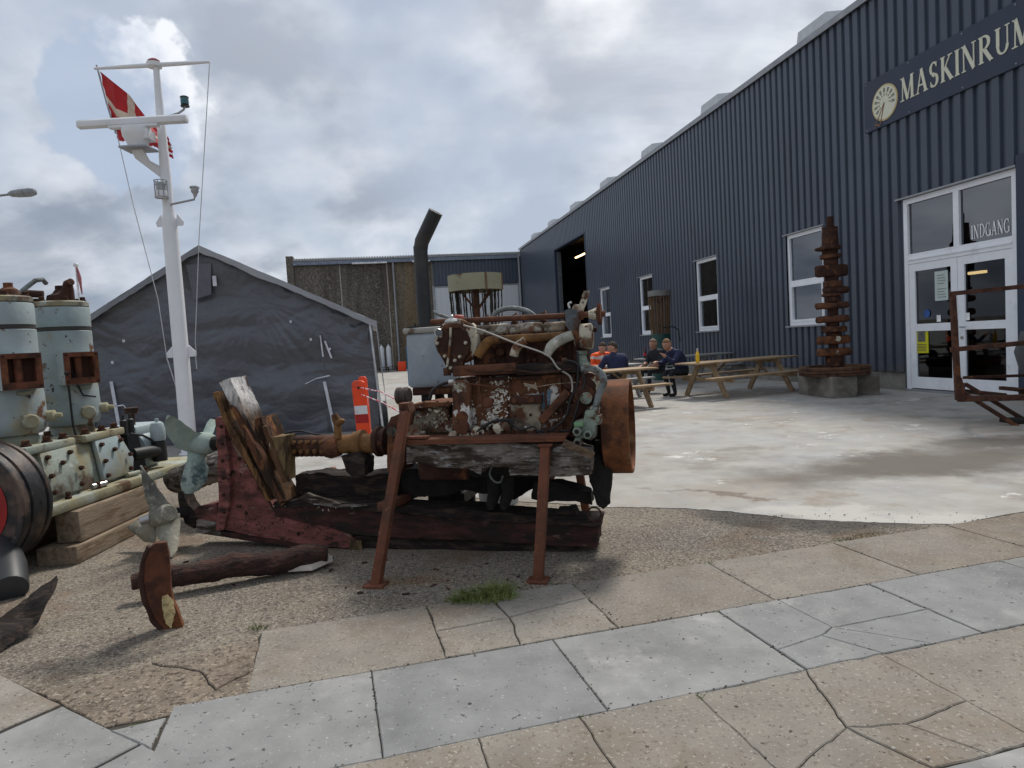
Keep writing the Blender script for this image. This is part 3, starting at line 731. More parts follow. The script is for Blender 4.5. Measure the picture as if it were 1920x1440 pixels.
MB().box(.1, 15.4, -.26, -.05, 7.32, 7.56, ww).build('fascia', M('blue_grey_fascia', (.16, .19, .24), .5), wing)
SLW = M('strip_light_white', (.65, .66, .68), .5)
for a, c in ((6.4, 7.6), (9.3, 11.6)): MB().box(a, c, -.5, -.27, 7.26, 7.36, ww).build('strip_light', SLW, wing)
MB().tube([ww(8.9, -.2, 7.4), ww(8.9, -.12, 7.1), ww(8.9, -.12, .3)], .065, 10).build('downpipe', GALV, wing)
MB().box(0, 15.8, .35, 9, 0, 7.5, ww).build('inner_body', DARK, wing)
# ================================================================ STORAGE TENT
TC = V((-2.3, 12.1, 0))
def tt(t, d, z): return TC - HN * t + HS * d + V((0, 0, z))
TARP = M('grey_tarpaulin', (.074, .080, .096), .27, var=.22, vs=1.3, layers=[dict(c=(.09, .097, .113), s=.9, t=.55, w=.15, a=.6)], bump=.012, bs=9, spec=.6, vd=8)
TARP_LIT = M('grey_tarpaulin_roof_lit', (.27, .275, .29), .42, var=.12, vs=2, bump=.006, bs=7, spec=.5)  # right slope and valance: light falling there painted in as a paler grey
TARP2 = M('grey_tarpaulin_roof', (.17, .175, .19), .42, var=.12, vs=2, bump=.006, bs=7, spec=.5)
STRAP = M('white_strap', (.55, .57, .62), .6); ALU = M('aluminium_pole', (.50, .52, .55), .35, .6)
tent = root('storage_tent', tt(2.4, 0, 0), 'dark grey gabled tarpaulin tent behind the white mast', 'tent')
AP = (2.82, 3.28); ER = (.10, 1.93); EL = (4.72, 2.12)
def top(t):
    if t < AP[0]: return ER[1] + (AP[1] - ER[1]) * (t - ER[0]) / (AP[0] - ER[0])
    return AP[1] + (EL[1] - AP[1]) * (t - AP[0]) / (EL[0] - AP[0])
def wr(t, z):
    p = V((t * 1.1 + z * .5, z * 1.9 - t * .35, .3)); q = V((t * 2.6 - z * .7, z * 5.2, 4.0)) + noise.noise_vector(V((t, z, 1)) * 1.3) * .8
    fan = noise.noise(V((math.atan2(z - 2.4, t - 2.0) * 9, (t + z) * .7, 2)))
    tat = math.hypot(t - 2.1, z - 1.4)
    w2 = noise.noise_vector(V((t * 1.2, z * 1.2, 3))) * .5
    n2 = lambda a, c, o: noise.noise(V((t * a + w2.x * a * .6 + z * a * .3, z * c + w2.y * c * .6 - t * c * .12, o)))
    return -.06 * noise.noise(p) - .045 * n2(.9, 2.4, 1) - .026 * abs(n2(2.2, 4.6, 2)) - .010 * abs(n2(5, 10, 3)) - .006 * abs(n2(10, 19, 5)) - .05 * max(0, 1 - math.hypot(t - .1, (z - 1.9) * .8) / 1.2) * math.sin(math.atan2(z - 1.95, t - .05) * 11) * .35 - .03 * fan * max(0, 1 - tat / 1.5) - .03 * math.exp(-((t - 1.0) / .035) ** 2) * (z < 1.75)
nx, nz_ = 230, 130
vs, fs = [], []
for j in range(nz_ + 1):
    for i in range(nx + 1):
        t = ER[0] + (EL[0] - ER[0]) * i / nx; z = .01 + (top(t) - .03) * j / nz_
        vs.append(tt(t, .0 + wr(t, z), z))
for j in range(nz_):
    for i in range(nx): a = j * (nx + 1) + i; fs.append((a, a + nx + 1, a + nx + 2, a + 1))
MB().add(vs, fs).build('front_cloth', TARP, tent, sm=180, fix=False)
def sheet(name, f, nu, nv, m, parent):
    vs = [f(i / nu, j / nv) for j in range(nv + 1) for i in range(nu + 1)]
    fs = [(j * (nu + 1) + i, j * (nu + 1) + i + 1, (j + 1) * (nu + 1) + i + 1, (j + 1) * (nu + 1) + i) for j in range(nv) for i in range(nu)]
    return MB().add(vs, fs).build(name, m, parent, sm=180, fix=False)
DEP = 7.0
def rnoise(p, a): return noise.noise(p * 3) * a + noise.noise(p * 9) * a * .4
for nm, (a, c) in (('roof_sheet', (AP, (ER[0] - .08, ER[1] - .05))), ('roof_sheet', (AP, (EL[0] + .08, EL[1] - .05)))):
    r_ = sheet(nm, lambda u, v, a=a, c=c: tt(a[0] + (c[0] - a[0]) * u, -.16 + DEP * v ** 2, a[1] + .03 + (c[1] - a[1]) * u + rnoise(V((u * 3, v * 6, a[0] - c[0])), .012)), 40, 24, TARP_LIT if c[0] < 1 else TARP2, tent)
    # valance hanging along the gable
    sheet('valance', lambda u, v, a=a, c=c: tt(a[0] + (c[0] - a[0]) * u, -.16 - .015 * v + .02 * noise.noise(V((u * 9, v, 1))), a[1] + .03 + (c[1] - a[1]) * u - v * (.11 + .03 * noise.noise(V((u * 5, 3, a[0]))) + .02 * noise.noise(V((u * 17, 1, 0)))) + rnoise(V((u * 3, 0, a[0] - c[0])), .012)), 50, 3, TARP_LIT if c[0] < 1 else TARP2, tent)
sheet('side_cloth', lambda u, v: tt(.03 + .03 * noise.noise(V((u * 7, v * 4, 0))) - .10 * v, -.1 + DEP * u, (ER[1] - .08) * (1 - v) + .01), 40, 16, TARP, tent)
sheet('side_cloth', lambda u, v: tt(EL[0] + .04 * noise.noise(V((u * 7, v * 4, 0))), DEP * u, (EL[1] - .05) * (1 - v) + .01), 20, 8, TARP, tent)
MB().tube([tt(.14, -.09, ER[1] - .02), tt(.04, -.10, .0)], .024, 10).build('corner_pole', ALU, tent)
MB().tube([tt(EL[0] - .05, -.05, EL[1] - .08), tt(EL[0] - .02, -.06, .0)], .024, 10).build('corner_pole', ALU, tent)
def strap(p, w=.025, name='strap'):
    b = MB()
    for (a, c) in zip(p, p[1:]): b.beam(tt(a[0], -.10, a[1]), tt(c[0], -.10, c[1]), w, .006, up=HS)
    b.build(name, STRAP, tent)
strap([(.98, .92), (.93, .55), (.86, .03)], .05); strap([(.99, 1.72), (.97, 1.35)], .022); strap([(1.12, .98), (.88, 1.02)], .02); strap([(1.12, .98), (1.30, .90)], .012)
strap([(4.35, 1.15), (4.30, .5), (4.25, .03)], .05); strap([(4.42, .73), (4.2, .75)], .02); strap([(4.2, .75), (4.12, .64)], .012)
strap([(.92, 1.62), (.83, 1.32)], .03); strap([(.84, 1.5), (.84, 1.5 - .001), (.85, 1.46)], .03)
for (t, z) in ((1.46, 1.98), (1.15, 1.66), (4.10, 1.80), (4.30, 1.46)): MB().obox(tt(t, -.11, z), HN * .017, HS * .01, V((0, 0, .022))).build('buckle', STRAP, tent)
MB().obox(tt(2.63, -.09, 2.72), HN * .03, HS * .004, V((0, 0, .085))).build('care_tag', STRAP, tent)
MB().add([tt(2.98, -.10, 2.42), tt(2.70, -.095, 2.50), tt(2.66, -.095, 3.02), tt(3.05, -.10, 3.00)], [(0, 1, 2, 3)]).build('patch', TARP2 if False else TARP, tent, fix=False)
# ================================================================ SIGNAL MAST
MY = 10.3
MWHITE = M('mast_white', (.70, .71, .73), .42, var=.06, vs=2, layers=[dict(c=(.42, .40, .36), s=5, t=.70, w=.03, a=.8), dict(c=(.50, .52, .55), s=1.2, t=.60, w=.1, a=.5)])
MGREY = M('mast_grey_fitting', (.32, .33, .35), .5, .3, var=.2)
mp_ = lambda x, y, dy=0: dep(x, y, MY + dy)
MBASE = V((-4.945, MY, 0))
mast = root('signal_mast', MBASE, 'tall white ship signal mast with radar and lamps', 'mast')
zz = lambda y: mp_(300, y).z
mx_ = lambda z: V((-4.945, MY, z))
MB().lathe([(.15, 0), (.15, .02), (.116, .022), (.106, zz(418)), (.09, zz(405)), (.078, zz(398)), (.075, zz(330))], MBASE, n=28).build('lower_tube', MWHITE, mast)
MB().lathe([(.075, zz(330)), (.062, zz(250)), (.043, zz(128)), (.043, zz(120))], MBASE, n=24).build('upper_tube', MWHITE, mast)
for y, w in ((415, .24), (662, .27)):
    z = zz(y)
    for s in (-1, 1): MB().prism([mx_(z) + V((s * .08, 0, -.08)), mx_(z) + V((s * w * .80, 0, -.08)), mx_(z) + V((s * w * .86, 0, -.02)), mx_(z) + V((s * .12, 0, .10))], (0, .014, 0)).build('rigging_lug', MWHITE, mast)
# yard at the top
yl, yr = mp_(176, 117), mp_(394, 127)
yc = mp_(289, 122); yl.z = yr.z = yc.z   # a level yard; it only looks tilted through the rolled camera
MB().tube([yl, yl.lerp(yc, .5), yc, yc.lerp(yr, .5), yr], [.018, .03, .034, .03, .018], 12).build('yard', MWHITE, mast)
MB().lathe([(.105, -.03), (.105, .03), (.09, .035)], yc, n=20).build('masthead', MWHITE, mast)
REDL = M('red_lamp', (.20, .03, .03), .3)
MB().lathe([(.088, .035), (.085, .06), (.05, .085), (.001, .09)], yc, n=18).build('masthead_lamp', REDL, mast)
# radar: pedestal, gearbox and scanner bar
rc = V((mp_(268, 236).x, MY - .28, zz(238)))
bw = (mp_(367, 236).x - mp_(168, 236).x) / 2
b = MB()
pr = [(-.055, -.045), (.03, -.06), (.06, -.02), (.055, .05), (-.03, .06), (-.06, .03)]
for sx_ in (0,):
    n = len(pr); vs = [rc + V((s * bw, p[0], p[1])) for s in (-1, 1) for p in pr]
    b.add(vs, [tuple(range(n))[::-1], tuple(range(n, 2 * n))] + [(i, (i + 1) % n, (i + 1) % n + n, i + n) for i in range(n)])
b.build('radar_scanner', MWHITE, mast, bev=.006)
MB().obox(rc + V((.02, -.01, -.07)), (bw * .45, 0, 0), (0, .05, 0), (0, 0, .018)).build('scanner_keel', MWHITE, mast, bev=.004)
MB().lathe([(.19, 0), (.20, -.05), (.19, -.12), (.14, -.22), (.13, -.27)], rc + V((.03, .03, -.085)), n=22).build('radar_gearbox', MWHITE, mast)
MB().obox(rc + V((.18, .05, -.19)), (.05, 0, 0), (0, .12, 0), (0, 0, .07)).build('gearbox_cover', MWHITE, mast, bev=.012)
MB().obox(rc + V((.03, .04, -.375)), (.20, 0, 0), (0, .17, 0), (0, 0, .014)).build('radar_platform', MGREY, mast, bev=.003)
MB().prism([rc + V((-.06, .0, -.39)), rc + V((.10, .0, -.39)), rc + V((.13, .10, -.52)), mx_(rc.z - .62) + V((.02, 0, 0)), mx_(rc.z - .80) + V((0, 0, 0)), rc + V((-.04, .05, -.50))], (0, .05, 0)).build('radar_bracket', MWHITE, mast, bev=.004)
# lamps
def arm(pts, r=.016): MB().tube(pts, r, 8).build('lamp_arm', MGREY, mast)
GRN = M('green_lens', (.01, .10, .11), .15, spec=.6); LENS = M('clear_lens', (.34, .36, .36), .12, spec=.6); BLK = M('black_plastic', (.02, .02, .022), .5)
arm([mx_(zz(224)) + V((.05, -.05, 0)), mp_(335, 212, -.05), mp_(344, 206, -.05), mp_(347, 199, -.05)])
arm([mp_(318, 224, -.05), mp_(333, 211, -.05)], .007)
c = mp_(347, 200, -.05)
l = MB().lathe([(.062, 0), (.062, .015), (.045, .02), (.055, .03)], c, n=18).build('green_lamp', BLK, mast)
MB().lathe([(.055, .03), (.058, .07), (.055, .125)], c, n=18).build('lens', GRN, l); MB().lathe([(.06, .125), (.06, .14), (.04, .15)], c, n=18).build('cap', BLK, l)
arm([mx_(zz(386)) + V((.06, -.05, 0)), mp_(364, 374, -.05), mp_(366, 366, -.05)])
c = mp_(366, 368, -.05)
l = MB().lathe([(.025, 0), (.03, .03), (.05, .06), (.055, .075)], c, n=18).build('white_lamp', MGREY, mast)
MB().lathe([(.05, .075), (.058, .12)], c, n=18).build('lens', LENS, l); MB().lathe([(.07, .12), (.065, .14), (.01, .155)], c, n=18).build('cap', MGREY, l)
c = mx_(zz(372)) + V((-.01, -.15, 0))
l = MB().lathe([(.075, -.02), (.08, 0), (.075, .07)], c, n=18).build('caged_lamp', MWHITE, mast)
MB().lathe([(.07, .07), (.07, .15), (.078, .16), (.07, .19)], c, n=18).build('lens', LENS, l)
b = MB()
for z in (-.03, .21): b.lathe([(.095, z), (.095, z + .012), (.085, z + .012), (.085, z)], c, n=18, close=True)
for k in range(5): a = R(180 + 45 * k); b.tube([c + V((.09 * math.cos(a), .09 * math.sin(a), -.03)), c + V((.09 * math.cos(a), .09 * math.sin(a), .22))], .006, 6)
b.build('cage', MGREY, l)
# rigging lines
ROPE = M('pale_rope', (.42, .43, .45), .8)
def line(name, pts, r, m, label, cat='rope'):
    o = MB().tube(pts, r, 6).build(name, m, origin=pts[-1]); return props(o, label, cat)
zl = zz(662) - .06
line('halyard', [yr, mp_(373, 450, -.02), mp_(366, 640, -.03), mx_(zl) + V((.23, 0, 0))], .006, ROPE, 'thin halyard from the mast yard end down the tent side')
line('halyard', [mp_(218, 245, .1), mp_(250, 385, .05), mp_(296, 560, 0), mx_(zl) + V((-.22, 0, 0))], .006, ROPE, 'thin flag halyard slanting down to the mast lug')
MB().tube([mx_(zl) + V((-.22, -.01, 0)), mp_(330, 725, -.02), mp_(336, 790, -.03)], .007, 6).build('rope_tail', ROPE, mast)
MB().tube([mx_(zl) + V((.23, -.01, 0)), mp_(367, 672, -.03), mp_(369, 692, -.03)], .008, 6).build('rope_tail', ROPE, mast)
# ---- flag on its staff
FLAGR = M('flag_red', (.42, .018, .022), .75, var=.15, vs=4); FLAGW = M('flag_white', (.60, .50, .40), .75, var=.1)
fy = MY + .18
fl = root('flag', dep(214, 240, fy), 'torn red flag with a pale cross flying on a staff by the mast', 'flag')
MB().tube([dep(181, 122, fy), dep(199, 190, fy), dep(217, 250, fy)], .014, 8).build('staff', MGREY, fl)
tp = [dep(187, 133, fy), dep(214, 155, fy - .12), dep(240, 176, fy + .05), dep(262, 203, fy - .08), dep(286, 234, fy + .06), dep(316, 257, fy)]
bt = [dep(213, 236, fy), dep(222, 266, fy + .1), dep(246, 264, fy - .06), dep(270, 270, fy + .08), dep(296, 278, fy - .05), dep(321, 297, fy)]
def pl_(P, u):
    x = u * (len(P) - 1); i = min(int(x), len(P) - 2); f = x - i
    f = f * f * (3 - 2 * f) * .4 + f * .6
    return P[i].lerp(P[i + 1], f)
vs, fs, ms = [], [], []; nu, nv = 60, 30
for j in range(nv + 1):
    for i in range(nu + 1):
        u, v = i / nu, j / nv
        p = pl_(bt, u).lerp(pl_(tp, u), v); p.y += .06 * math.sin(u * 13 + v * 3) * u + .03 * noise.noise(V((u * 6, v * 6, 0)))
        if v < .05 or u > .95: p += noise.noise_vector(V((u * 40, v * 40, 0))) * .03
        vs.append(p)
b = MB()
b.add(vs, [])
for j in range(nv):
    for i in range(nu):
        u, v = (i + .5) / nu, (j + .5) / nv
        if (u > .93 and noise.noise(V((v * 22, u * 3, 0))) > .15) or (v < .08 and noise.noise(V((u * 20, 1, 0))) > .2): continue
        a = j * (nu + 1) + i
        b.f.append([a, a + 1, a + nu + 2, a + nu + 1]); b.m.append(1 if (.36 < u < .50 or .42 < v < .58) else 0)
b.build('cloth', [FLAGR, FLAGW], fl, sm=180, fix=False)
# ---- street lamp reaching in from the left, far flag pole
LGREY = M('lamp_grey', (.22, .23, .24), .5, .3)
ly = 22.0
lp = dep(62, 361, ly); base = V((lp.x - 2.6, ly, 0))
sl = root('street_lamp', base, 'grey street lamp head reaching into the sky at the edge', 'street lamp')
MB().tube([base, V((base.x, ly, lp.z - .4)), V((base.x + .3, ly, lp.z - .1)), dep(15, 365, ly)], [.09, .06, .05, .035], 10).build('pole', LGREY, sl)
e0, e1 = dep(15, 364, ly), dep(66, 360, ly)
MB().lathe([(.04, 0), (.10, .12), (.13, .35), (.14, .7), (.10, .86), (.02, .90)], e0, (e1 - e0).normalized(), 14).build('lamp_head', LGREY, sl)
fy2 = 40.0
ft = dep(142, 497, fy2); fb = V((ft.x, fy2, 0))
fp = root('flag_pole', fb, 'slim white flag pole with a limp pennant far behind the engine', 'flag pole')
MB().tube([fb, V((ft.x, fy2, ft.z))], [.09, .05], 8).ball(V((ft.x, fy2, ft.z)), .14).build('pole', M('pole_white', (.6, .6, .62), .5), fp)
MB().tube([V((ft.x + .03, fy2, ft.z - .1)), dep(149, 520, fy2), dep(154, 552, fy2)], [.05, .10, .03], 6).build('pennant', M('pennant_red', (.28, .10, .11), .8), fp)
# ---- orange delineator boards with rope
ORA = M('orange_plastic', (.75, .06, .01), .45, var=.06, layers=[dict(c=(.55, .05, .02), s=5, t=.62, w=.08)]); REFW = M('reflective_white', (.62, .64, .66), .3); REFR = M('reflective_red', (.30, .012, .012), .35)
def board(x0, x1, y0, y1, Y, lean, label, flip):
    p0, p1 = dep(x0, y1, Y), dep(x1, y1, Y); p0.z = p1.z = .06; h = dep((x0 + x1) / 2, y0, Y).z
    o = root('road_marker_board', (p0 + p1) / 2 - V((0, 0, .06)), label, 'road marker', 'orange road marker boards')
    f = lambda u, z, d=0: p0.lerp(p1, u) + V((lean * z, d, z))
    MB().prism([f(0, 0), f(1, 0), f(1, h - .12), f(.96, h - .03), f(.75, h), f(.25, h), f(.04, h - .03), f(0, h - .12)], (0, .05, 0)).build('board', ORA, o, bev=.008)
    for k_, (za, zb_) in enumerate(((flip, flip + .12), (flip - .125, flip - .005))):
        MB().prism([f(.04, za, -.004), f(.96, za, -.004), f(.96, zb_, -.004), f(.04, zb_, -.004)], (0, .003, 0)).build('reflector', (REFW, REFR)[k_], o)
    MB().obox((p0 + p1) / 2 + V((0, .02, -.03)), (.22, 0, 0), (0, .16, 0), (0, 0, .03)).build('foot', BLK, o, bev=.01)
    MB().lathe([(.018, 0), (.018, .01)], f(.5, h - .1, -.004), (0, -1, 0), 12).build('hole', BLK, o)
    return f, h
f1, h1 = board(671, 697, 721, 828, 9.6, -.04, 'front orange road marker board with a white and a red band', .46)
f2, h2 = board(679, 696, 713, 815, 10.2, -.01, 'rear orange road marker board standing just behind its twin', .52)
TAPE = M('red_white_cord', (.55, .05, .09), .7, var=.1, layers=[dict(c=(.7, .68, .68), s=16, t=.5, w=.02)])
o = MB().tube([f1(.7, h1 - .1, -.02), dep(715, 735, 9.0), dep(748, 752, 7.6)], .008, 6).build('barrier_cord', TAPE, origin=f1(.7, h1 - .1)); props(o, 'upper red and white cord tied to the orange boards', 'cord')
o = MB().tube([f1(.7, h1 - .2, -.02), dep(718, 755, 9.0), dep(748, 772, 7.6)], .008, 6).build('barrier_cord', TAPE, origin=f1(.7, h1 - .2)); props(o, 'lower red and white cord tied to the orange boards', 'cord')
# ---- yard clutter by the rear wing
PALW = M('pallet_wood', (.06, .045, .035), .9, var=.3)
for i, (t_, n) in enumerate(((11.2, 4), (9.7, 2))):
    o = root('pallet_stack', ww(t_, -2.4, .0), ('taller' if i == 0 else 'lower') + ' stack of dark pallets by the pebble panel wall', 'pallets', 'pallet stacks')
    for k in range(n):
        z = .02 + k * .16
        b = MB().box(t_ - .6, t_ + .6, -2.8, -2.0, z + .11, z + .14, ww)
        for q in (-.55, 0, .55): b.box(t_ + q - .05, t_ + q + .05, -2.8, -2.0, z, z + .11, ww)
        b.build('pallet', PALW, o)
for i, t_ in enumerate((9.6, 10.05)):
    o = MB().lathe([(.16, 0), (.16, 1.5), (.10, 1.65), (.04, 1.7), (.04, 1.78)], ww(t_, -1.6, .0), n=14).build('gas_bottle', ROLL_, origin=ww(t_, -1.6, 0)); props(o, ('white gas bottle nearer the downpipe', 'white gas bottle farther from the downpipe')[i], 'gas bottle', 'gas bottles at the wing')
o = MB().box(8.6, 9.1, -3.6, -3.1, 0, .62, ww).build('orange_crate', ORA, bev=.03, origin=ww(8.85, -3.3, 0)); props(o, 'small orange crate on the yard by the pallets', 'crate')
# ================================================================ STERN TIMBERS AND BOAT ENGINE
EA = R(14); EU = V((math.cos(EA), -math.sin(EA), 0)); EV = V((math.sin(EA), math.cos(EA), 0)); EO = V((.29, 4.44, 0)); UP = V((0, 0, 1))
def ew(u, v, w): return EO + EU * u + EV * v + UP * w
def ep(x, y, v): return pln(x, y, EO + EV * v, EV)
def el(x, y, v):
    p = ep(x, y, v) - EO; return p.dot(EU), v, p.z
def tim(name, pts, v, th, m, parent, cell=.05, amp=.010, freq=7, seed=0.0, sm=40):
    b = MB().prism([ep(x, y, v) for x, y in pts], EV * th)
    return b.build(name, m, parent, sm=sm, rough=(cell, amp, freq, seed))
def ebox(name, x0, x1, y0, y1, v0, v1, m, parent, bev=.008, rough=None):
    """box whose near face covers a measured rectangle at depth v0"""
    u0, _, wt = el(x0, (y0 + y1) / 2, v0); u1 = el(x1, (y0 + y1) / 2, v0)[0]
    wt = el((x0 + x1) / 2, y0, v0)[2]; wb = el((x0 + x1) / 2, y1, v0)[2]
    return MB().box(u0, u1, v0, v1, wb, wt, ew).build(name, m, parent, bev=bev, rough=rough)
def etube(name, pts, v, r, m, parent, n=12, rough=None, sm=50):
    P = [ep(p[0], p[1], p[2] if len(p) > 2 else v) for p in pts]
    # smooth the path
    Q = []
    for i in range(len(P) - 1):
        a = P[max(i - 1, 0)]; b_, c = P[i], P[i + 1]; d = P[min(i + 2, len(P) - 1)]
        for k in range(5):
            t = k / 5
            Q.append(.5 * ((2 * b_) + (c - a) * t + (2 * a - 5 * b_ + 4 * c - d) * t * t + (3 * b_ - a - 3 * c + d) * t ** 3))
    Q.append(P[-1])
    if isinstance(r, (list, tuple)):
        r = [r[min(int(i / (len(Q) - 1) * (len(r) - 1)), len(r) - 2)] + (r[min(int(i / (len(Q) - 1) * (len(r) - 1)) + 1, len(r) - 1)] - r[min(int(i / (len(Q) - 1) * (len(r) - 1)), len(r) - 2)]) * (i / (len(Q) - 1) * (len(r) - 1) % 1 if i < len(Q) - 1 else 1) for i in range(len(Q))]
    return MB().tube(Q, r, n).build(name, m, parent, sm=sm, rough=rough)
GRAIN = (3, 26, 26)
def wood(name, c, layers, **k): return M(name, c, .9, layers=layers, bump=k.pop('bump', .010), bs=k.pop('bs', 5), st=k.pop('st', GRAIN), rz=EA, vs=k.pop('vs', 1.6), var=k.pop('var', .5), spec=.25, **k)
W_BLACK = wood('tarred_timber', (.020, .015, .013), [dict(c=(.055, .038, .028), s=1.0, t=.56, w=.08), dict(c=(.11, .10, .09), s=2.2, t=.68, w=.03, a=.7)])
W_RED = wood('red_antifouling', (.20, .072, .062), [dict(c=(.075, .035, .03), s=.9, t=.55, w=.10), dict(c=(.23, .17, .13), s=1.6, t=.62, w=.03, a=.8), dict(c=(.03, .02, .016), s=1.3, t=.60, w=.05, o=3), dict(c=(.34, .31, .28), s=3.5, t=.69, w=.02, a=.7)], st=(3, 9, 9), bump=.012)
W_DRED = wood('dark_red_timber', (.060, .024, .020), [dict(c=(.022, .015, .013), s=.9, t=.50, w=.10), dict(c=(.15, .11, .085), s=1.6, t=.66, w=.03, a=.7)], st=(3, 12, 12))
W_BROWN = wood('oiled_brown_timber', (.095, .050, .024), [dict(c=(.03, .018, .012), s=1.1, t=.49, w=.06), dict(c=(.19, .10, .04), s=1.4, t=.58, w=.06), dict(c=(.28, .25, .21), s=2.2, t=.70, w=.02)], st=(9, 9, 2.4))
W_TOP = wood('peeling_white_timber', (.10, .052, .025), [dict(c=(.03, .02, .014), s=1.1, t=.52, w=.05), dict(c=(.18, .09, .035), s=1.7, t=.58, w=.04, o=3), dict(c=(.56, .54, .52), s=1.5, t=.44, w=.05, zr=(.94, 1.16)), dict(c=(.20, .19, .18), s=3.5, t=.55, w=.05, zr=(.9, 1.1), a=.8)], st=(7, 7, 2.4))
W_ROT = wood('rotten_rust_stained_wood', (.10, .042, .022), [dict(c=(.03, .018, .012), s=1.3, t=.5, w=.05), dict(c=(.20, .085, .03), s=1.9, t=.6, w=.04)], st=(8, 8, 3))
W_BLOCK = wood('yellowed_block', (.17, .115, .055), [dict(c=(.05, .032, .018), s=1.6, t=.54, w=.08)], st=(8, 8, 2.5))
W_GREY = wood('grey_split_timber', (.20, .175, .15), [dict(c=(.05, .036, .026), s=.7, t=.50, w=.08), dict(c=(.36, .35, .34), s=1.5, t=.60, w=.04, a=.8), dict(c=(.03, .022, .018), s=2.5, t=.66, w=.02)], bump=.016)
W_PALE = wood('pale_raw_wood', (.36, .30, .22), [dict(c=(.16, .12, .08), s=1.2, t=.56, w=.08)])
def rust(name, c=(.105, .042, .023), extra=(), rough=.85, bump=.006, bs=45, var=.5):
    return M(name, c, rough, var=var, vs=7, layers=[dict(c=(.035, .016, .011), s=5, t=.55, w=.08, a=.85), dict(c=(.16, .062, .024), s=8, t=.60, w=.05, a=.75)] + list(extra), bump=bump, bs=bs, spec=.3)
R_DARK = rust('dark_rust', (.045, .019, .012))
R_MID = rust('brown_rust')
R_ORANGE = rust('orange_rust', (.135, .052, .022))
R_LEG = M('leg_rust', (.125, .042, .020), .8, var=.25, vs=9, layers=[dict(c=(.06, .026, .016), s=4, t=.56, w=.1, a=.7), dict(c=(.22, .10, .05), s=30, t=.66, w=.03)], bump=.002, bs=80)
FLAKE = [dict(c=(.56, .54, .50), s=5.5, t=.565, w=.012, d=9, ro=.7), dict(c=(.30, .28, .22), s=4, t=.60, w=.02, o=4, d=8)]
R_FLAKE = rust('rust_with_white_flakes', (.125, .054, .027), FLAKE, bump=.014, bs=30)
R_PAINT = rust('flaking_cream_paint', (.22, .19, .14), [dict(c=(.085, .034, .018), s=4.5, t=.50, w=.03, d=9), dict(c=(.55, .52, .46), s=8, t=.63, w=.02), dict(c=(.10, .14, .17), s=3.5, t=.64, w=.03, o=6)], bump=.012, bs=30, var=.3)
R_CREAM = rust('cream_enamel', (.48, .44, .34), [dict(c=(.12, .05, .025), s=7, t=.545, w=.012, d=8), dict(c=(.05, .025, .018), s=5, t=.64, w=.03)], bump=.004, var=.15)
R_GREEN = rust('grey_green_paint', (.19, .23, .19), [dict(c=(.09, .045, .025), s=9, t=.56, w=.03), dict(c=(.32, .31, .24), s=14, t=.62, w=.03)], bump=.004, var=.25)
R_HOSE = M('grey_hose', (.16, .18, .18), .7, var=.3, vs=20, layers=[dict(c=(.07, .06, .05), s=12, t=.56, w=.05)], bump=.003, bs=60)
BLACKR = M('black_rubber', (.014, .014, .015), .55, var=.3); WIREM = M('pale_wire', (.33, .31, .28), .6); SILV = M('tarnished_lid', (.45, .45, .43), .3, .8, var=.3, vs=20)
CHARRED = M('charred', (.012, .010, .009), .9, var=.6, vs=12, bump=.02, bs=18)
# ---------------------------------------------------------------- wooden stern
wreck = root('wooden_boat_stern', ew(-1.6, .1, 0), 'rotten stern of a wooden boat with red keel and raking posts', 'boat wreck')
tim('keel', [(642, 1000), (700, 1006), (900, 1008), (1088, 1010), (1082, 1030), (1017, 1046), (849, 1046), (680, 1040), (655, 1032), (668, 1012)], 0, .24, W_BLACK, wreck, amp=.016, seed=1)
tim('keelson', [(509, 951), (560, 948), (700, 957), (900, 976), (1122, 985), (1119, 1026), (900, 1014), (680, 1005), (620, 990), (523, 970)], -.03, .28, W_DRED, wreck, amp=.012, seed=2)
tim('top_plank', [(512, 942), (560, 935), (725, 949), (877, 956), (1071, 975), (1126, 976), (1124, 988), (900, 976), (700, 958), (560, 950), (512, 951)], -.045, .24, W_BLACK, wreck, amp=.010, seed=3)
tim('deadwood', [(420, 785), (427, 785), (445, 832), (460, 866), (485, 914), (510, 953), (430, 947), (424, 870)], -.01, .18, W_RED, wreck, amp=.008, seed=4)
tim('lower_deadwood', [(430, 947), (509, 952), (523, 969), (600, 984), (652, 994), (668, 1014), (662, 1028), (608, 1027), (523, 1012), (420, 994)], -.025, .22, W_RED, wreck, amp=.010, seed=5)
tim('false_keel', [(418, 996), (523, 1013), (608, 1028), (600, 1034), (520, 1022), (372, 1000), (370, 990)], -.03, .2, W_PALE if False else W_DRED, wreck, amp=.006, seed=6)
tim('stern_post', [(402, 783), (418, 785), (423, 823), (431, 882), (431, 940), (420, 994), (404, 996), (410, 940), (407, 847)], -.05, .20, W_RED, wreck, amp=.008, seed=7)
tim('heel_block', [(364, 958), (372, 950), (407, 942), (407, 985), (374, 976)], -.02, .16, W_RED, wreck, amp=.006, seed=8)
tim('heel_plank', [(369, 975), (407, 982), (416, 1006), (369, 998)], -.04, .17, W_GREY, wreck, amp=.008, seed=9)
tim('raking_post', [(411, 718), (431, 708), (442, 735), (464, 785), (500, 868), (536, 938), (528, 949), (512, 922), (471, 852), (446, 782)], -.07, .19, W_TOP, wreck, amp=.010, seed=10)
tim('raking_plank', [(398, 737), (408, 734), (422, 775), (470, 862), (506, 940), (499, 938), (470, 886), (438, 828), (416, 782)], -.05, .10, W_BROWN, wreck, amp=.012, seed=11)
tim('fairing_plank', [(420, 786), (428, 786), (472, 884), (500, 938), (489, 917), (462, 868)], -.015, .12, W_BLACK, wreck, amp=.006, seed=12)
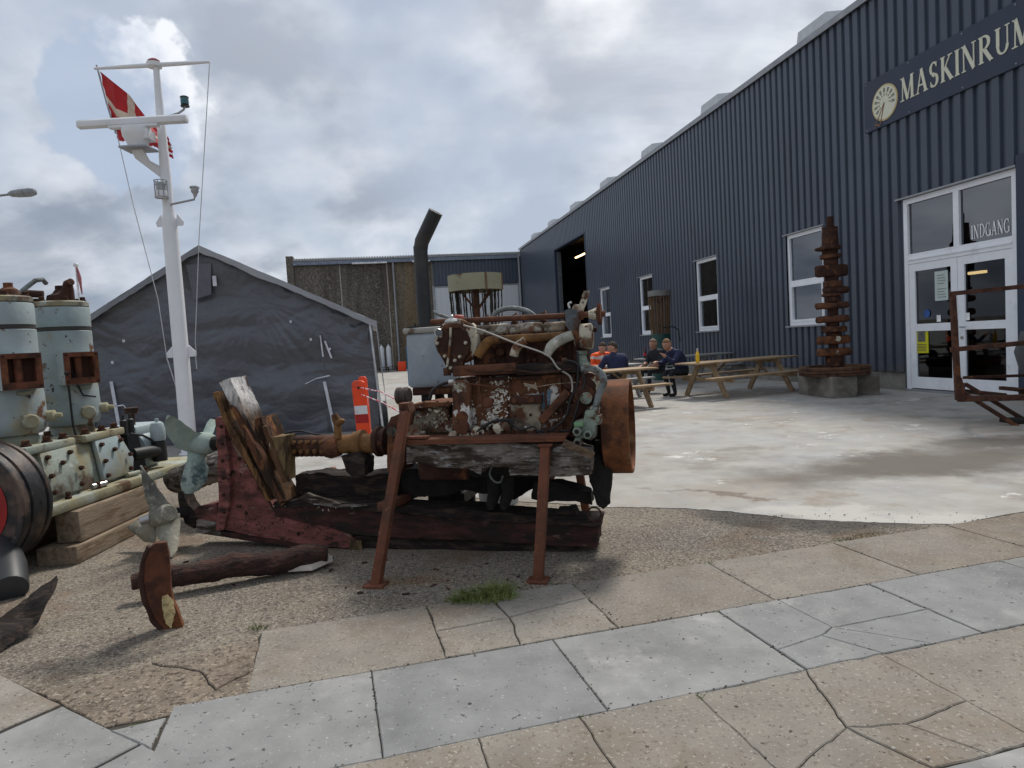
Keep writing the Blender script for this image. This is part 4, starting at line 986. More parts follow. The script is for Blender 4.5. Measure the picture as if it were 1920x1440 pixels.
tim('inner_post', [(474, 786), (488, 781), (500, 806), (518, 868), (506, 860)], .0, .2, W_ROT, wreck, amp=.012, seed=13)
tim('rotten_strip', [(428, 760), (436, 764), (492, 858), (530, 940), (522, 944), (486, 876), (452, 808)], -.11, .05, W_ROT, wreck, amp=.012, freq=12, seed=31)
tim('rotten_strip', [(492, 800), (500, 800), (520, 858), (538, 905), (530, 906), (508, 852)], -.10, .05, W_BROWN, wreck, amp=.010, freq=12, seed=33)
tim('splinter', [(560, 935), (575, 925), (640, 945), (690, 948), (640, 952), (590, 947)], -.06, .03, W_GREY, wreck, amp=.008, freq=12, seed=35)
tim('wedge_block', [(509, 819), (534, 817), (535, 902), (527, 890), (514, 862)], -.09, .14, W_BLOCK, wreck, amp=.007, seed=14)
tim('floor_timber', [(551, 892), (600, 887), (652, 890), (745, 888), (750, 945), (655, 940), (558, 938)], .10, .18, W_BLACK, wreck, amp=.018, seed=15)
tim('charred_floor', [(748, 884), (860, 878), (1000, 890), (1006, 912), (965, 935), (885, 922), (800, 930), (748, 944)], .16, .30, CHARRED, wreck, amp=.02, seed=41)
tim('charred_beam', [(998, 903), (1050, 908), (1105, 920), (1110, 944), (1080, 938), (1026, 941), (998, 936)], .05, .14, CHARRED, wreck, amp=.018, seed=16)
tim('keel_stub', [(1040, 960), (1075, 957), (1086, 978), (1040, 974)], .05, .15, W_BLACK, wreck, amp=.015, seed=17)
tim('keel_end_plate', [(655, 1012), (676, 1014), (678, 1032), (655, 1032)], -.04, .02, W_BLOCK, wreck, amp=.006, seed=18)
bolts(wreck, [ep(415 + i * 1.2, 800 + i * 32, -.05) for i in range(6)] + [ep(462, 962, -.025), ep(560, 1000, -.025), ep(449, 860, -.01)], -EV, .012, .012, R_DARK)
# dark split log behind the heel
o = MB().tube([ep(330, 900, .9), ep(370, 888, .8), ep(432, 868, .7)], [.11, .13, .10], 12).build('driftwood_log', W_GREY, rough=(.05, .02, 6, 3), origin=ep(370, 930, .8)); props(o, 'grey weathered log lying behind the red stern post', 'log')
# ---------------------------------------------------------------- propellers
def blade(name, spine, m, parent, th=.016, hubdir=None):
    """spine: (point, half-width vector) from root to tip, lens-shaped in section"""
    vs, fs = [], []; n = 7; m_ = []
    S = []
    for i in range(len(spine) - 1):
        for k in range(4):
            t = k / 4; t2 = t * t * (3 - 2 * t)
            S.append((spine[i][0].lerp(spine[i + 1][0], t), spine[i][1].lerp(spine[i + 1][1], t2)))
    S.append(spine[-1])
    for i, (p, w) in enumerate(S):
        d = (S[min(i + 1, len(S) - 1)][0] - S[max(i - 1, 0)][0]).normalized(); nr = d.cross(w).normalized() if w.length > 1e-5 else EV
        for side in (1, -1):
            for k in range(n):
                a = -1 + 2 * k / (n - 1)
                vs.append(p + w * a + nr * side * th * (1 - a * a) * (1.6 - i / len(S)) - nr * .25 * w.length * (a * a))
    for i in range(len(S) - 1):
        for s in (0, 1):
            for k in range(n - 1):
                a = i * 2 * n + s * n + k; q = (a, a + 1, a + 1 + 2 * n, a + 2 * n); fs.append(q if s == 0 else q[::-1])
        a = i * 2 * n; fs += [(a, a + 2 * n, a + 3 * n, a + n), (a + n - 1, a + 2 * n - 1, a + 4 * n - 1, a + 3 * n - 1)]
    for e in (0, len(S) - 1):
        a = e * 2 * n
        fs.append(tuple(a + k for k in range(n)) + tuple(a + 2 * n - 1 - k for k in range(n)))
    return MB().add(vs, fs).build(name, m, parent, sm=50)
BRZ_G = M('verdigris_bronze', (.27, .335, .30), .75, var=.2, vs=6, layers=[dict(c=(.055, .085, .09), s=5, t=.56, w=.05, zr=(.75, .58)), dict(c=(.34, .38, .30), s=14, t=.60, w=.05, a=.7), dict(c=(.14, .18, .175), s=3, t=.62, w=.05, a=.6)], bump=.004, bs=50)
BRZ_Y = M('dull_bronze', (.28, .26, .20), .7, var=.22, vs=5, layers=[dict(c=(.12, .12, .105), s=3, t=.54, w=.08), dict(c=(.40, .39, .33), s=18, t=.60, w=.05, a=.8), dict(c=(.06, .06, .058), s=6, t=.64, w=.04)], bump=.006, bs=45)
def pv3(x, y, v): return ep(x, y, v)
prop1 = root('ship_propeller', ep(375, 832, .05) - UP * ep(375, 832, .05).z, 'green three bladed bronze propeller on the red stern post', 'propeller', 'bronze propellers')
hc = ep(378, 832, .05)
MB().lathe([(.05, -.11), (.078, -.06), (.088, 0), (.083, .06), (.065, .10), (.05, .11)], hc, EU, 22).build('hub', BRZ_G, prop1)
MB().lathe([(.052, .10), (.055, .12), (.055, .17), (.05, .18)], hc, EU, 18).build('shaft_collar', CHARRED, prop1)
MB().lathe([(.06, .17), (.062, .30)], hc, EU, 18).build('shaft_sleeve', R_FLAKE, prop1)
W2 = lambda x0, y0, v0, x1, y1, v1: (ep(x1, y1, v1) - ep(x0, y0, v0)) / 2
def mid(a, b_): return (ep(*a) + ep(*b_)) / 2, (ep(*b_) - ep(*a)) / 2
blade('blade', [mid((352, 846, -.02), (382, 812, .06)), mid((330, 838, -.10), (362, 806, -.03)), mid((313, 815, -.17), (342, 790, -.12)), mid((307, 795, -.21), (326, 779, -.19)), mid((310, 785, -.23), (318, 778, -.23))], BRZ_G, prop1)
blade('blade', [mid((352, 842, .0), (392, 846, .08)), mid((350, 862, -.05), (384, 858, .03)), mid((340, 890, -.08), (390, 880, .0)), mid((336, 908, -.09), (385, 902, -.03)), mid((338, 918, -.09), (374, 918, -.05)), mid((345, 925, -.08), (360, 926, -.07))], BRZ_G, prop1)
blade('blade', [mid((372, 826, .14), (394, 822, .14)), mid((382, 812, .22), (402, 812, .22)), mid((388, 796, .28), (405, 800, .28)), mid((394, 786, .32), (404, 788, .32))], BRZ_G, prop1)
prop2 = root('ship_propeller', ep(318, 1045, -.3) - UP * ep(318, 1045, -.3).z, 'bare bronze propeller leaning with one blade on the ground', 'propeller', 'bronze propellers')
v2 = -.12
MB().lathe([(.045, -.12), (.06, -.10), (.085, -.03), (.09, .03), (.075, .10), (.055, .13)], ep(302, 968, v2), (EU * .8 + UP * .25 - EV * .3), 20).build('hub', BRZ_Y, prop2)
MB().lathe([(.035, 0), (.035, .07)], ep(283, 971, v2 - .06), -(EU * .8 + UP * .2 + EV * .3), 14).build('shaft_nut', STEEL, prop2)
blade('blade', [mid((284, 962, v2 - .05), (332, 955, v2 + .04)), mid((276, 940, v2 - .06), (313, 936, v2)), mid((269, 912, v2 - .07), (294, 910, v2 - .03)), mid((265, 888, v2 - .08), (279, 890, v2 - .06)), mid((263, 873, v2 - .08), (265, 873, v2 - .08))], BRZ_Y, prop2)
blade('blade', [mid((288, 974, v2 - .03), (334, 960, v2 + .02)), mid((290, 996, v2 - .09), (336, 975, v2)), mid((298, 1018, v2 - .14), (335, 1005, v2 - .07)), mid((308, 1036, v2 - .18), (332, 1028, v2 - .13)), mid((317, 1046, v2 - .21), (323, 1045, v2 - .2))], BRZ_Y, prop2)
blade('blade', [mid((290, 962, v2 + .02), (292, 1000, v2 - .03)), mid((268, 972, v2 + .03), (284, 1018, v2 - .04)), mid((252, 975, v2 + .03), (266, 1016, v2 - .03)), mid((243, 981, v2 + .03), (250, 1002, v2)), mid((241, 986, v2 + .03), (243, 992, v2 + .02))], BRZ_Y, prop2)
MB().tube([ep(322, 962, v2 + .05), ep(345, 960, 0), ep(372, 962, .08)], [.035, .045, .05], 12).build('shaft', CHARRED, prop2)
tim('shaft_bracket', [(333, 925), (342, 922), (352, 945), (372, 965), (364, 990), (346, 980), (338, 955)], .0, .10, W_BLACK, prop2, amp=.012, seed=4)
# ---------------------------------------------------------------- the engine
eng = root('boat_engine', ew(-.3, .1, 0), 'rusty four cylinder boat engine on grey timber bearers and steel legs', 'engine')
WT = el(900, 826, -.33)[2]                         # top of the bearers
bear = [(762, 832), (830, 832), (960, 832), (1060, 834), (1107, 842), (1107, 892), (1030, 894), (956, 892), (954, 876), (902, 876), (900, 891), (871, 878), (821, 877), (787, 866), (764, 868)]
tim('bearer', bear, -.33, .16, W_GREY, eng, cell=.04, amp=.010, seed=20)
MB().prism([ep(x, y, -.33) + EV * .68 for x, y in bear], EV * .16).build('bearer', W_BLACK, eng, rough=(.06, .010, 7, 22))
for v in (-.37, .33):
    b = MB().box(-.95, .10 if v < 0 else .27, v, v + .22, WT + .004, WT + .018, ew).box(-.95, .10, v, v + .012, WT - .012, WT + .003, ew); b.build('bed_rail', R_LEG if v < 0 else R_DARK, eng, rough=(.08, .003, 9, 3))
# sump and lower clutter
MB().box(-.62, .12, -.12, .30, .52, .82, ew).build('sump', CHARRED, eng, bev=.05)
MB().box(-.98, -.60, -.10, .28, .50, .76, ew).build('gearbox_sump', R_DARK, eng, bev=.04, rough=(.08, .008, 6, 1))
for x in (925, 950):
    MB().tube([ep(x, 888, -.02), ep(x + 2, 925, -.02), ep(x - 4, 946, -.05), ep(x - 6, 952, -.09)], [.05, .045, .035, .02], 10).build('hanging_boot', CHARRED, eng)
# crankcase
ebox('crankcase', 851, 1080, 704, 820, -.13, .32, R_FLAKE, eng, bev=.02, rough=(.05, .006, 7, 5))
ebox('crankcase_end', 1078, 1090, 640, 822, -.10, .30, R_DARK, eng, bev=.01)
b = MB()
c0, c1 = el(870, 722, -.13), el(870, 800, -.13); rad = .062
prof_ = []
for k in range(13): a = math.pi * k / 12; prof_.append((c0[0] + rad * math.cos(a), c0[2] - .02 + rad * math.sin(a)))
for k in range(13): a = math.pi + math.pi * k / 12; prof_.append((c1[0] + rad * math.cos(a), c1[2] + .02 + rad * math.sin(a)))
b.prism([ew(x, -.20, z) for x, z in prof_], EV * .08).build('timing_boss', R_FLAKE, eng, bev=.018, rough=(.03, .004, 9, 2))
MB().lathe([(.040, 0), (.040, .012), (.03, .016)], ep(867, 782, -.20), -EV, 18).build('boss_cap', R_ORANGE, eng)
MB().lathe([(.046, 0), (.050, .02), (.046, .03)], ep(868, 800, -.20), -EV, 18).build('boss_lip', R_MID, eng)
ebox('side_cover', 959, 1014, 757, 820, -.175, -.12, R_PAINT, eng, bev=.008, rough=(.03, .004, 9, 8))
ebox('cover_flange', 957, 1016, 742, 758, -.19, -.12, R_DARK, eng, bev=.006, rough=(.03, .003, 9, 9))
bolts(eng, [ep(965, 751, -.19), ep(998, 750, -.19)], -EV, .017, .016, R_MID)
bolts(eng, [ep(x, y, -.175) for x, y in ((966, 780), (995, 778), (964, 808), (1006, 812))], -EV, .008, .008, R_DARK)
for (x0, y0, x1, y1) in ((905, 706, 905, 815),): pass
ebox('inspection_cover', 893, 953, 735, 800, -.145, -.12, R_FLAKE, eng, bev=.010, rough=(.03, .006, 8, 12))
bolts(eng, [ep(x, y, -.135) for x, y in ((893, 739), (893, 779), (908, 709), (1025, 790), (1040, 792), (1062, 731), (968, 800), (930, 720))], -EV, .008, .010, R_MID)
b = MB().beam(ep(1066, 733, -.155), ep(1015, 790, -.155), .05, .06, up=EV); b.build('diagonal_strut', R_MID, eng, bev=.006, rough=(.04, .004, 8, 1))
MB().prism([ep(x, y, -.137) for x, y in ((1014, 738), (1034, 730), (1030, 760), (1016, 768))], EV * .01).build('paint_patch', M('blue_paint_remnant', (.10, .16, .21), .7, var=.4, vs=20), eng)
b = MB().prism([ep(x, y, -.19) for x, y in ((982, 718), (1002, 722), (1004, 716), (1008, 732), (1000, 728), (984, 724))], EV * .006); b.build('paper_tag', W_PALE, eng)
# crumpled foil hanging at the foot
for i, (x, y, s) in enumerate(((935, 803, .03), (948, 800, .028), (855, 818, .035), (876, 817, .035), (895, 812, .03), (768, 812, .05), (785, 815, .035))):
    b = MB().ball(ep(x, y, -.20), (s * 1.3, s * .6, s), 12, 8); b.build('flaked_lump', R_CREAM if i != 1 else R_PAINT, eng, sm=20, rough=(.02, .014, 22, i * 3.1))
etube('black_strap', [(890, 812), (915, 795), (930, 789), (960, 788), (958, 800)], -.20, .009, BLACKR, eng, 8)
# cylinders and upper water jacket
ebox('cylinder_block', 886, 1082, 612, 706, -.03, .27, R_DARK, eng, bev=.015, rough=(.05, .006, 7, 6))
for i in range(4):
    u = el(908, 660, -.06)[0] + i * .20
    MB().lathe([(.075, 0), (.085, .02), (.085, .24), (.075, .26)], ew(u, .02, el(908, 700, -.06)[2]), UP, 18).build('cylinder', R_DARK, eng, rough=(.05, .004, 8, i))
bolts(eng, [ep(x, y, -.05) for x, y in ((893, 655), (927, 650), (927, 677), (991, 655), (991, 677), (1052, 670), (1069, 650), (943, 637), (1002, 676))], -EV, .011, .012, R_MID)
b = MB().box(el(848, 692, -.2)[0], el(967, 692, -.2)[0], -.20, -.10, el(900, 704, -.2)[2], el(900, 684, -.2)[2], ew); b.build('side_rail', R_MID, eng, bev=.008, rough=(.04, .004, 8, 2))
b = MB().box(el(968, 692, -.2)[0], el(1080, 692, -.2)[0], -.19, -.10, el(1020, 702, -.2)[2], el(1020, 681, -.2)[2], ew); b.build('side_rail', W_BLACK, eng, bev=.006, rough=(.03, .008, 9, 2))
# head covers
R_HEADW = rust('weathered_head_cover', (.22, .17, .12), [dict(c=(.40, .38, .33), s=9, t=.56, w=.05), dict(c=(.05, .035, .025), s=6, t=.56, w=.06)], bump=.012, bs=28)
for (xa, ya, xb, yb) in ((895, 620, 955, 617), (957, 618, 1018, 614), (1021, 615, 1062, 612)):
    MB().tube([ep(xa, ya, -.04), ep(xb, yb, -.04)], .036, 14).build('head_cover', R_HEADW, eng, bev=.012, rough=(.03, .007, 9, xa))
ebox('cylinder_head', 888, 1072, 616, 634, -.06, .24, R_MID, eng, bev=.012, rough=(.05, .005, 7, 2))
# exhaust manifold with three runners
R_MANI = rust('ochre_rust', (.15, .075, .025), bump=.005)
etube('manifold', [(925, 637), (990, 634), (1040, 631), (1078, 627)], -.12, .027, R_MANI, eng, 14, rough=(.03, .003, 9, 1))
etube('manifold_runner', [(936, 637), (917, 640), (904, 654), (896, 668)], -.15, [.028, .031, .031, .030], R_MANI, eng, 14, rough=(.02, .003, 9, 2))
etube('manifold_runner', [(985, 638), (974, 645), (966, 656), (963, 668)], -.15, [.026, .028, .028, .028], R_CREAM, eng, 14, rough=(.02, .003, 9, 3))
etube('manifold_runner', [(1074, 628), (1050, 638), (1033, 651), (1025, 666)], -.15, [.030, .034, .034, .028], M('pale_flaked_runner', (.33, .33, .28), .7, var=.3, vs=8, layers=[dict(c=(.13, .07, .035), s=9, t=.60, w=.03), dict(c=(.5, .48, .42), s=20, t=.6, w=.05)], bump=.004, bs=50), eng, 14, rough=(.02, .003, 9, 4))
# cooling canister at the head end
uc, _, wc = el(1079, 632, -.10)
MB().lathe([(.075, -.005), (.080, .0), (.082, .10), (.074, .105), (.02, .11)], ep(1080, 632, -.06), EU, 28).build('water_canister', R_CREAM, eng)
MB().lathe([(.084, .02), (.089, .025), (.089, .04), (.084, .045)], ep(1076, 632, -.06), EU, 28).build('canister_clamp', R_DARK, eng)
# top shaft with bearing, cone and gear wheel
MB().tube([ep(808, 604, -.08), ep(1064, 592, -.08)], .019, 14).build('top_shaft', R_MID, eng)
MB().tube([ep(1060, 592, -.08), ep(1135, 588, -.08)], .019, 14).build('top_shaft_end', R_MID, eng)
MB().lathe([(.030, 0), (.030, .035)], ep(1083, 591, -.08), EU, 16).build('shaft_collar', R_MID, eng)
MB().lathe([(.024, 0), (.026, .01), (.040, .045), (.043, .05), (.02, .052)], ep(1104, 590, -.08), EU, 18).build('shaft_cone', R_CREAM, eng)
b = MB(); gc = ep(1121, 589, -.08); n = 30; ring = []
for k in range(n * 2):
    a = math.pi * k / n; r_ = .067 if k % 2 else .058; ring.append(gc + (EV * math.cos(a) + UP * math.sin(a)) * r_)
b.prism(ring, EU * .022).build('gear_wheel', R_MID, eng)
tim('shaft_bearing', [(1058, 583), (1066, 579), (1082, 580), (1085, 596), (1084, 618), (1070, 622), (1062, 608)], -.13, .12, M('blue_grey_casting', (.10, .12, .13), .8, var=.4, vs=9, layers=[dict(c=(.07, .04, .03), s=9, t=.56, w=.05), dict(c=(.25, .25, .24), s=14, t=.64, w=.03)], bump=.008, bs=40), eng, cell=.03, amp=.006, seed=3)
MB().prism([ep(x, y, -.02) for x, y in ((1094, 545), (1106, 545), (1098, 572), (1085, 604), (1078, 602), (1084, 578))], EV * .008).build('drilled_strip', R_CREAM, eng)
for (x, y) in ((1099, 551), (1096, 559), (1093, 567)): MB().lathe([(.006, 0), (.006, .004)], ep(x, y, -.022), -EV, 10).build('hole', BLACKR, eng)
MB().prism([ep(x, y, -.04) for x, y in ((1072, 578), (1076, 570), (1094, 572), (1092, 590), (1074, 588))], EV * .05).build('lever_bracket', R_CREAM, eng, bev=.004)
etube('lever', [(1068, 578), (1066, 570), (1072, 567)], -.05, .008, SILV, eng, 8)
etube('cooling_hose', [(922, 600), (928, 588), (940, 581), (960, 578), (985, 582), (1002, 593), (1012, 609)], .12, .017, R_HOSE, eng, 12)
# rear cover shield with gauge, lid and sight rod
shield = [(833, 609), (860, 609), (873, 622), (880, 642), (878, 662), (869, 676), (862, 700), (846, 700), (838, 692), (832, 678), (822, 660), (818, 644), (822, 627)]
tim('end_cover', shield, -.16, .05, R_DARK, eng, cell=.03, amp=.002, seed=2, sm=25)
bolts(eng, [ep(x, y, -.165) for x, y in ((826, 630), (820, 644), (873, 643), (862, 669), (834, 668), (853, 676), (845, 690))], -EV, .010, .012, R_CREAM)
MB().lathe([(.145, .0), (.15, .02), (.15, .10), (.14, .12)], ep(855, 640, -.12) + EV * .0, EV, 28).build('cover_drum', R_CREAM, eng, rough=(.04, .003, 8, 2))
ebox('filler_neck', 832, 862, 607, 616, -.17, -.04, R_MID, eng, bev=.004)
MB().lathe([(.050, 0), (.052, .012), (.042, .026), (.014, .034), (.012, .05), (.006, .055)], ep(848, 606, -.10), UP, 22).build('filler_lid', SILV, eng)
etube('breather_pipe', [(812, 584), (822, 590), (836, 594), (842, 597), (843, 602)], .0, .011, R_HOSE, eng, 8)
MB().ball(ep(859, 596, .02), (.045, .03, .022), 14, 8).build('red_cap', M('red_cap', (.24, .03, .018), .6), eng)
etube('sight_rod', [(845, 614), (844, 640), (841, 668), (838, 688)], -.18, .008, R_CREAM, eng, 8)
MB().lathe([(.026, 0), (.024, .05)], ep(838, 690, -.15), -UP, 12).build('drain_stub', R_MID, eng)
g = MB().lathe([(.030, 0), (.030, .024), (.026, .030), (.025, .024), (.001, .022)], ep(823, 624, -.15), -EV, 24).build('gauge', SILV, eng)
MB().lathe([(.024, 0), (.024, .002)], ep(823, 624, -.1755), -EV, 20).build('gauge_face', M('gauge_glass', (.10, .11, .12), .15), g)
# gearbox
MB().tube([ep(762, 790, .04), ep(800, 788, .04), ep(852, 786, .04)], [.115, .12, .125], 20).build('gearbox', R_PAINT, eng, bev=.02, rough=(.05, .006, 7, 4))
ebox('gearbox_foot', 758, 852, 790, 812, -.13, .25, R_PAINT, eng, bev=.012, rough=(.05, .006, 7, 14))
b = MB().prism([ep(x, y, -.13) for x, y in ((756, 762), (800, 754), (846, 754), (846, 760), (800, 764), (757, 768))], EV * .3); b.build('gearbox_lid', R_ORANGE, eng, rough=(.05, .004, 7, 3))
bolts(eng, [ep(x, y, -.1) for x, y in ((770, 760), (795, 755), (820, 754), (840, 754))], UP, .008, .008, R_DARK)
MB().lathe([(.055, -.05), (.062, -.045), (.062, -.02), (.055, -.015), (.055, .0), (.062, .005), (.062, .03), (.055, .035), (.055, .045)], ep(757, 742, .18), EU, 24).build('pulley', M('pulley_steel', (.07, .05, .045), .6, .3, var=.3), eng)
tim('gearbox_end', [(732, 782), (752, 775), (760, 800), (758, 870), (748, 888), (726, 884), (725, 800)], -.10, .26, R_MID, eng, cell=.04, amp=.008, seed=5)
MB().lathe([(.035, 0), (.035, .012), (.022, .014), (.02, .03)], ep(735, 809, -.10), -EV, 10).build('drain_plug', R_GREEN, eng)
MB().lathe([(.10, 0), (.11, .01), (.11, .035), (.085, .04), (.085, .06), (.1, .065), (.1, .085)], ep(706, 827, .05), EU, 24).build('output_flange', R_DARK, eng, rough=(.04, .004, 8, 2))
# shaft line out to the propeller
sh0, sh1 = ep(722, 825, .05), ep(398, 832, .05)
MB().tube([sh0, sh1], .045, 16).build('propeller_shaft', R_MID, eng)
R_STUFF = rust('ochre_fitting', (.17, .085, .03), bump=.006)
MB().lathe([(.065, 0), (.068, .01), (.068, .10), (.085, .11), (.085, .14), (.098, .145), (.098, .175), (.07, .18), (.07, .26), (.06, .27)], ep(640, 833, .05), EU, 24).build('stuffing_box', R_STUFF, eng, rough=(.03, .004, 9, 1))
MB().lathe([(.06, 0), (.075, .02), (.085, .06), (.07, .12), (.06, .14)], ep(606, 838, .05), EU, 20).build('bearing_barrel', R_MID, eng, rough=(.03, .005, 9, 6))
b = MB(); k0 = ep(553, 836, .05); k1 = ep(612, 835, .05)
clamp = MB().tube([k0, k1], .062, 16).build('clamp_coupling', R_DARK, eng, rough=(.03, .003, 9, 2))
cu = (k1 - k0).normalized()
for i in range(5):
    for sgn_ in (1, -1):
        p = k0 + cu * (.03 + i * .055) + (-EV) * .062 + UP * .032 * sgn_
        bolts(eng, [p], -EV + UP * .4 * sgn_, .015, .016, R_STUFF)
for i in range(7): MB().lathe([(.018, 0), (.018, .02)], k0 + cu * (.02 + i * .04) - UP * .055 - EV * .02, -UP - EV * .4, 8).build('coupling_lug', R_DARK, eng)
etube('grease_valve', [(634, 822), (633, 800), (630, 786), (626, 777)], .0, [.028, .026, .03, .022], R_STUFF, eng, 12, rough=(.02, .004, 12, 2))
etube('valve_arm', [(632, 795), (640, 790), (642, 786)], -.02, [.02, .024, .018], R_STUFF, eng, 10)
tim('shaft_chock', [(640, 856), (672, 848), (684, 862), (682, 892), (664, 896), (648, 884)], -.05, .16, W_BLACK, eng, cell=.04, amp=.012, seed=4)
etube('black_hose', [(530, 814), (560, 808), (590, 814), (640, 820), (690, 818)], .14, .007, BLACKR, eng, 8)
# right-hand auxiliaries
MB().lathe([(.03, 0), (.05, .01), (.05, .05), (.035, .06), (.025, .1), (.035, .11), (.035, .13)], ep(1093, 696, -.10), UP, 16).build('fuel_pump', R_GREEN, eng)
etube('water_pipe', [(1090, 691), (1110, 691), (1127, 700), (1132, 718), (1122, 742), (1117, 768)], -.22, .022, R_HOSE, eng, 14)
MB().lathe([(.085, 0), (.085, .03), (.06, .032), (.06, .05), (.03, .052), (.03, .07)], ep(1098, 738, -.15), -EV, 26).build('alternator', R_DARK, eng)
MB().lathe([(.036, 0), (.036, .03), (.02, .034)], ep(1100, 746, -.215), -EV, 18).build('alternator_hub', R_GREEN, eng)
MB().lathe([(.06, 0), (.06, .06), (.04, .065)], ep(1106, 716, -.12), -EV, 20).build('starter', R_DARK, eng)
MB().tube([ep(1112, 706, -.16), ep(1122, 722, -.16), ep(1118, 745, -.16)], [.03, .026, .02], 10).build('starter_bracket', R_CREAM, eng)
tim('valve_block', [(1097, 771), (1114, 769), (1116, 780), (1126, 780), (1126, 795), (1116, 797), (1116, 820), (1108, 826), (1098, 822), (1080, 822), (1076, 806), (1078, 790), (1094, 788)], -.30, .14, R_GREEN, eng, cell=.03, amp=.002, sm=25)
for (x, y) in ((1083, 808), (1103, 814), (1084, 829)):
    c = ep(x, y, -.30)
    f_ = MB().lathe([(.030, 0), (.030, .02), (.026, .022), (.026, .040), (.017, .041), (.015, .01), (.001, .01)], c, -EV, 6).build('pipe_union', R_GREEN, eng)
    MB().lathe([(.0165, .0), (.0165, .012)], c - EV * .012, -EV, 14).build('bore', BLACKR, f_)
MB().box(*(lambda a, c: (a[0], c[0], -.315, -.29, c[2], a[2]))(el(1098, 772, -.3), el(1114, 781, -.3)), ew).build('block_tag', R_GREEN, eng, bev=.003)
MB().box(*(lambda a, c: (a[0], c[0], -.325, -.3, c[2], a[2]))(el(1077, 791, -.3), el(1094, 799, -.3)), ew).build('block_tag', M('green_enamel', (.13, .25, .13), .6, var=.3), eng, bev=.003)
MB().lathe([(.02, 0), (.026, .004), (.026, .02), (.02, .03), (.02, .06)], ep(1118, 782, -.24), UP, 12).build('pipe_union', R_GREEN, eng)
etube('white_wire', [(869, 610), (908, 621), (967, 644), (1025, 665), (1046, 690), (1068, 705), (1073, 723), (1072, 735)], -.21, .0055, WIREM, eng, 8)
etube('straw', [(1004, 726), (1040, 720), (1090, 716)], -.18, .0025, W_PALE, eng, 6)
etube('black_cable', [(1056, 675), (1077, 679), (1090, 694), (1096, 717), (1088, 746), (1077, 783), (1070, 806)], -.20, .007, BLACKR, eng, 8)
etube('black_cable', [(1083, 660), (1084, 690), (1081, 725), (1069, 750), (1060, 783), (1033, 806), (1010, 808)], -.19, .008, BLACKR, eng, 8)
etube('black_cable', [(1020, 806), (1060, 808), (1078, 804)], -.19, .006, BLACKR, eng, 8)
MB().lathe([(.014, 0), (.014, .03)], ep(1054, 675, -.19), EU, 10).build('cable_plug', R_CREAM, eng)
etube('tank_hose', [(806, 748), (812, 732), (830, 720), (848, 716)], .05, .012, BLACKR, eng, 10)
MB().lathe([(.018, 0), (.018, .03), (.012, .034), (.012, .05)], ep(842, 717, .04), EU, 12).build('hose_clip', SILV, eng)
# flywheel
fc = ep(1160, 799, .1); fc = ew(el(1160, 799, .1)[0] - .085, .1, .817)
R_WHEEL = rust('flywheel_rust', (.17, .062, .024), [dict(c=(.42, .40, .30), s=9, t=.655, w=.02, zr=(.90, .62), d=8), dict(c=(.30, .26, .14), s=4, t=.60, w=.06, zr=(.85, .55), a=.6)], bump=.004, bs=30)
fwh = MB().lathe([(.30, 0), (.3075, .006), (.3075, .165), (.302, .172), (.285, .172), (.282, .12), (.27, .03), (.09, .03), (.08, .0), (.06, -.04), (.001, -.04)], fc, EU, 56).build('flywheel', R_WHEEL, eng, sm=30)
MB().lathe([(.30, .001), (.08, .0), (.06, -.1), (.001, -.1)], fc, EU, 32).build('flywheel_web', R_DARK, fwh)
MB().tube([fc - EU * .35, fc + EU * .1], .045, 12).build('crankshaft_end', R_DARK, eng)
# steel legs with foot plates
def leg(top_, foot, w=.058):
    MB().beam(top_, foot, w, w, up=EU).build('leg', R_LEG, eng, bev=.006)
    MB().obox(foot + UP * .006, EU * .062, EV * .055, UP * .008).build('foot_plate', R_LEG, eng, bev=.002)
leg(ep(760, 772, -.36), gnd(705, 1098)); leg(ep(1023, 836, -.37), gnd(1009, 1090))
MB().obox(ep(1023, 834, -.37), EU * .042, EV * .035, UP * .006).build('leg_cap', R_LEG, eng)
leg(ew(-.95, .55, .8), ew(-1.05, .95, 0)); leg(ew(.0, .52, .8), ew(.03, .85, 0))
MB().beam(ew(.0, .55, .72), ew(-.25, .80, .30), .04, .04).build('leg_brace', R_MID, eng)
tim('leg_bracket', [(746, 757), (763, 757), (768, 772), (764, 800), (752, 800), (748, 772)], -.36, .10, R_MID, eng, cell=.04, amp=.006, seed=8)
ebox('leg_crossbar', 752, 800, 819, 824, -.36, -.30, R_LEG, eng, bev=.002)
b = MB().beam(ep(716, 950, -.30), ep(766, 932, .2), .07, .055); b.build('cradle_channel', R_LEG, eng, bev=.004)
b = MB().beam(ep(1057, 829, -.40), ep(1113, 855, -.40), .05, .035, up=UP); b.build('loose_plank', W_BROWN if False else wood('dry_plank', (.15, .10, .065), [dict(c=(.07, .045, .03), s=1.2, t=.55, w=.08)]), eng, rough=(.04, .003, 8, 3))
# charred rag and rings at the flywheel side
tim('charred_flap', [(1104, 862), (1120, 850), (1130, 872), (1146, 880), (1145, 945), (1131, 955), (1119, 948), (1106, 905)], -.10, .08, CHARRED, eng, cell=.03, amp=.018, seed=9)
tim('charred_tie', [(1116, 826), (1124, 826), (1136, 866), (1124, 876), (1112, 868)], -.06, .06, CHARRED, eng, cell=.03, amp=.012, seed=19)
b = MB(); rc_ = ep(1114, 964, -.08)
b.tube([rc_ + (EU * math.cos(k * math.pi / 8) + UP * math.sin(k * math.pi / 8)) * .045 for k in range(17)], .006, 8, caps=False).build('iron_ring', R_DARK, eng)
etube('black_hose', [(1124, 780), (1128, 800), (1127, 830), (1130, 850), (1137, 860)], -.05, .010, BLACKR, eng, 8)
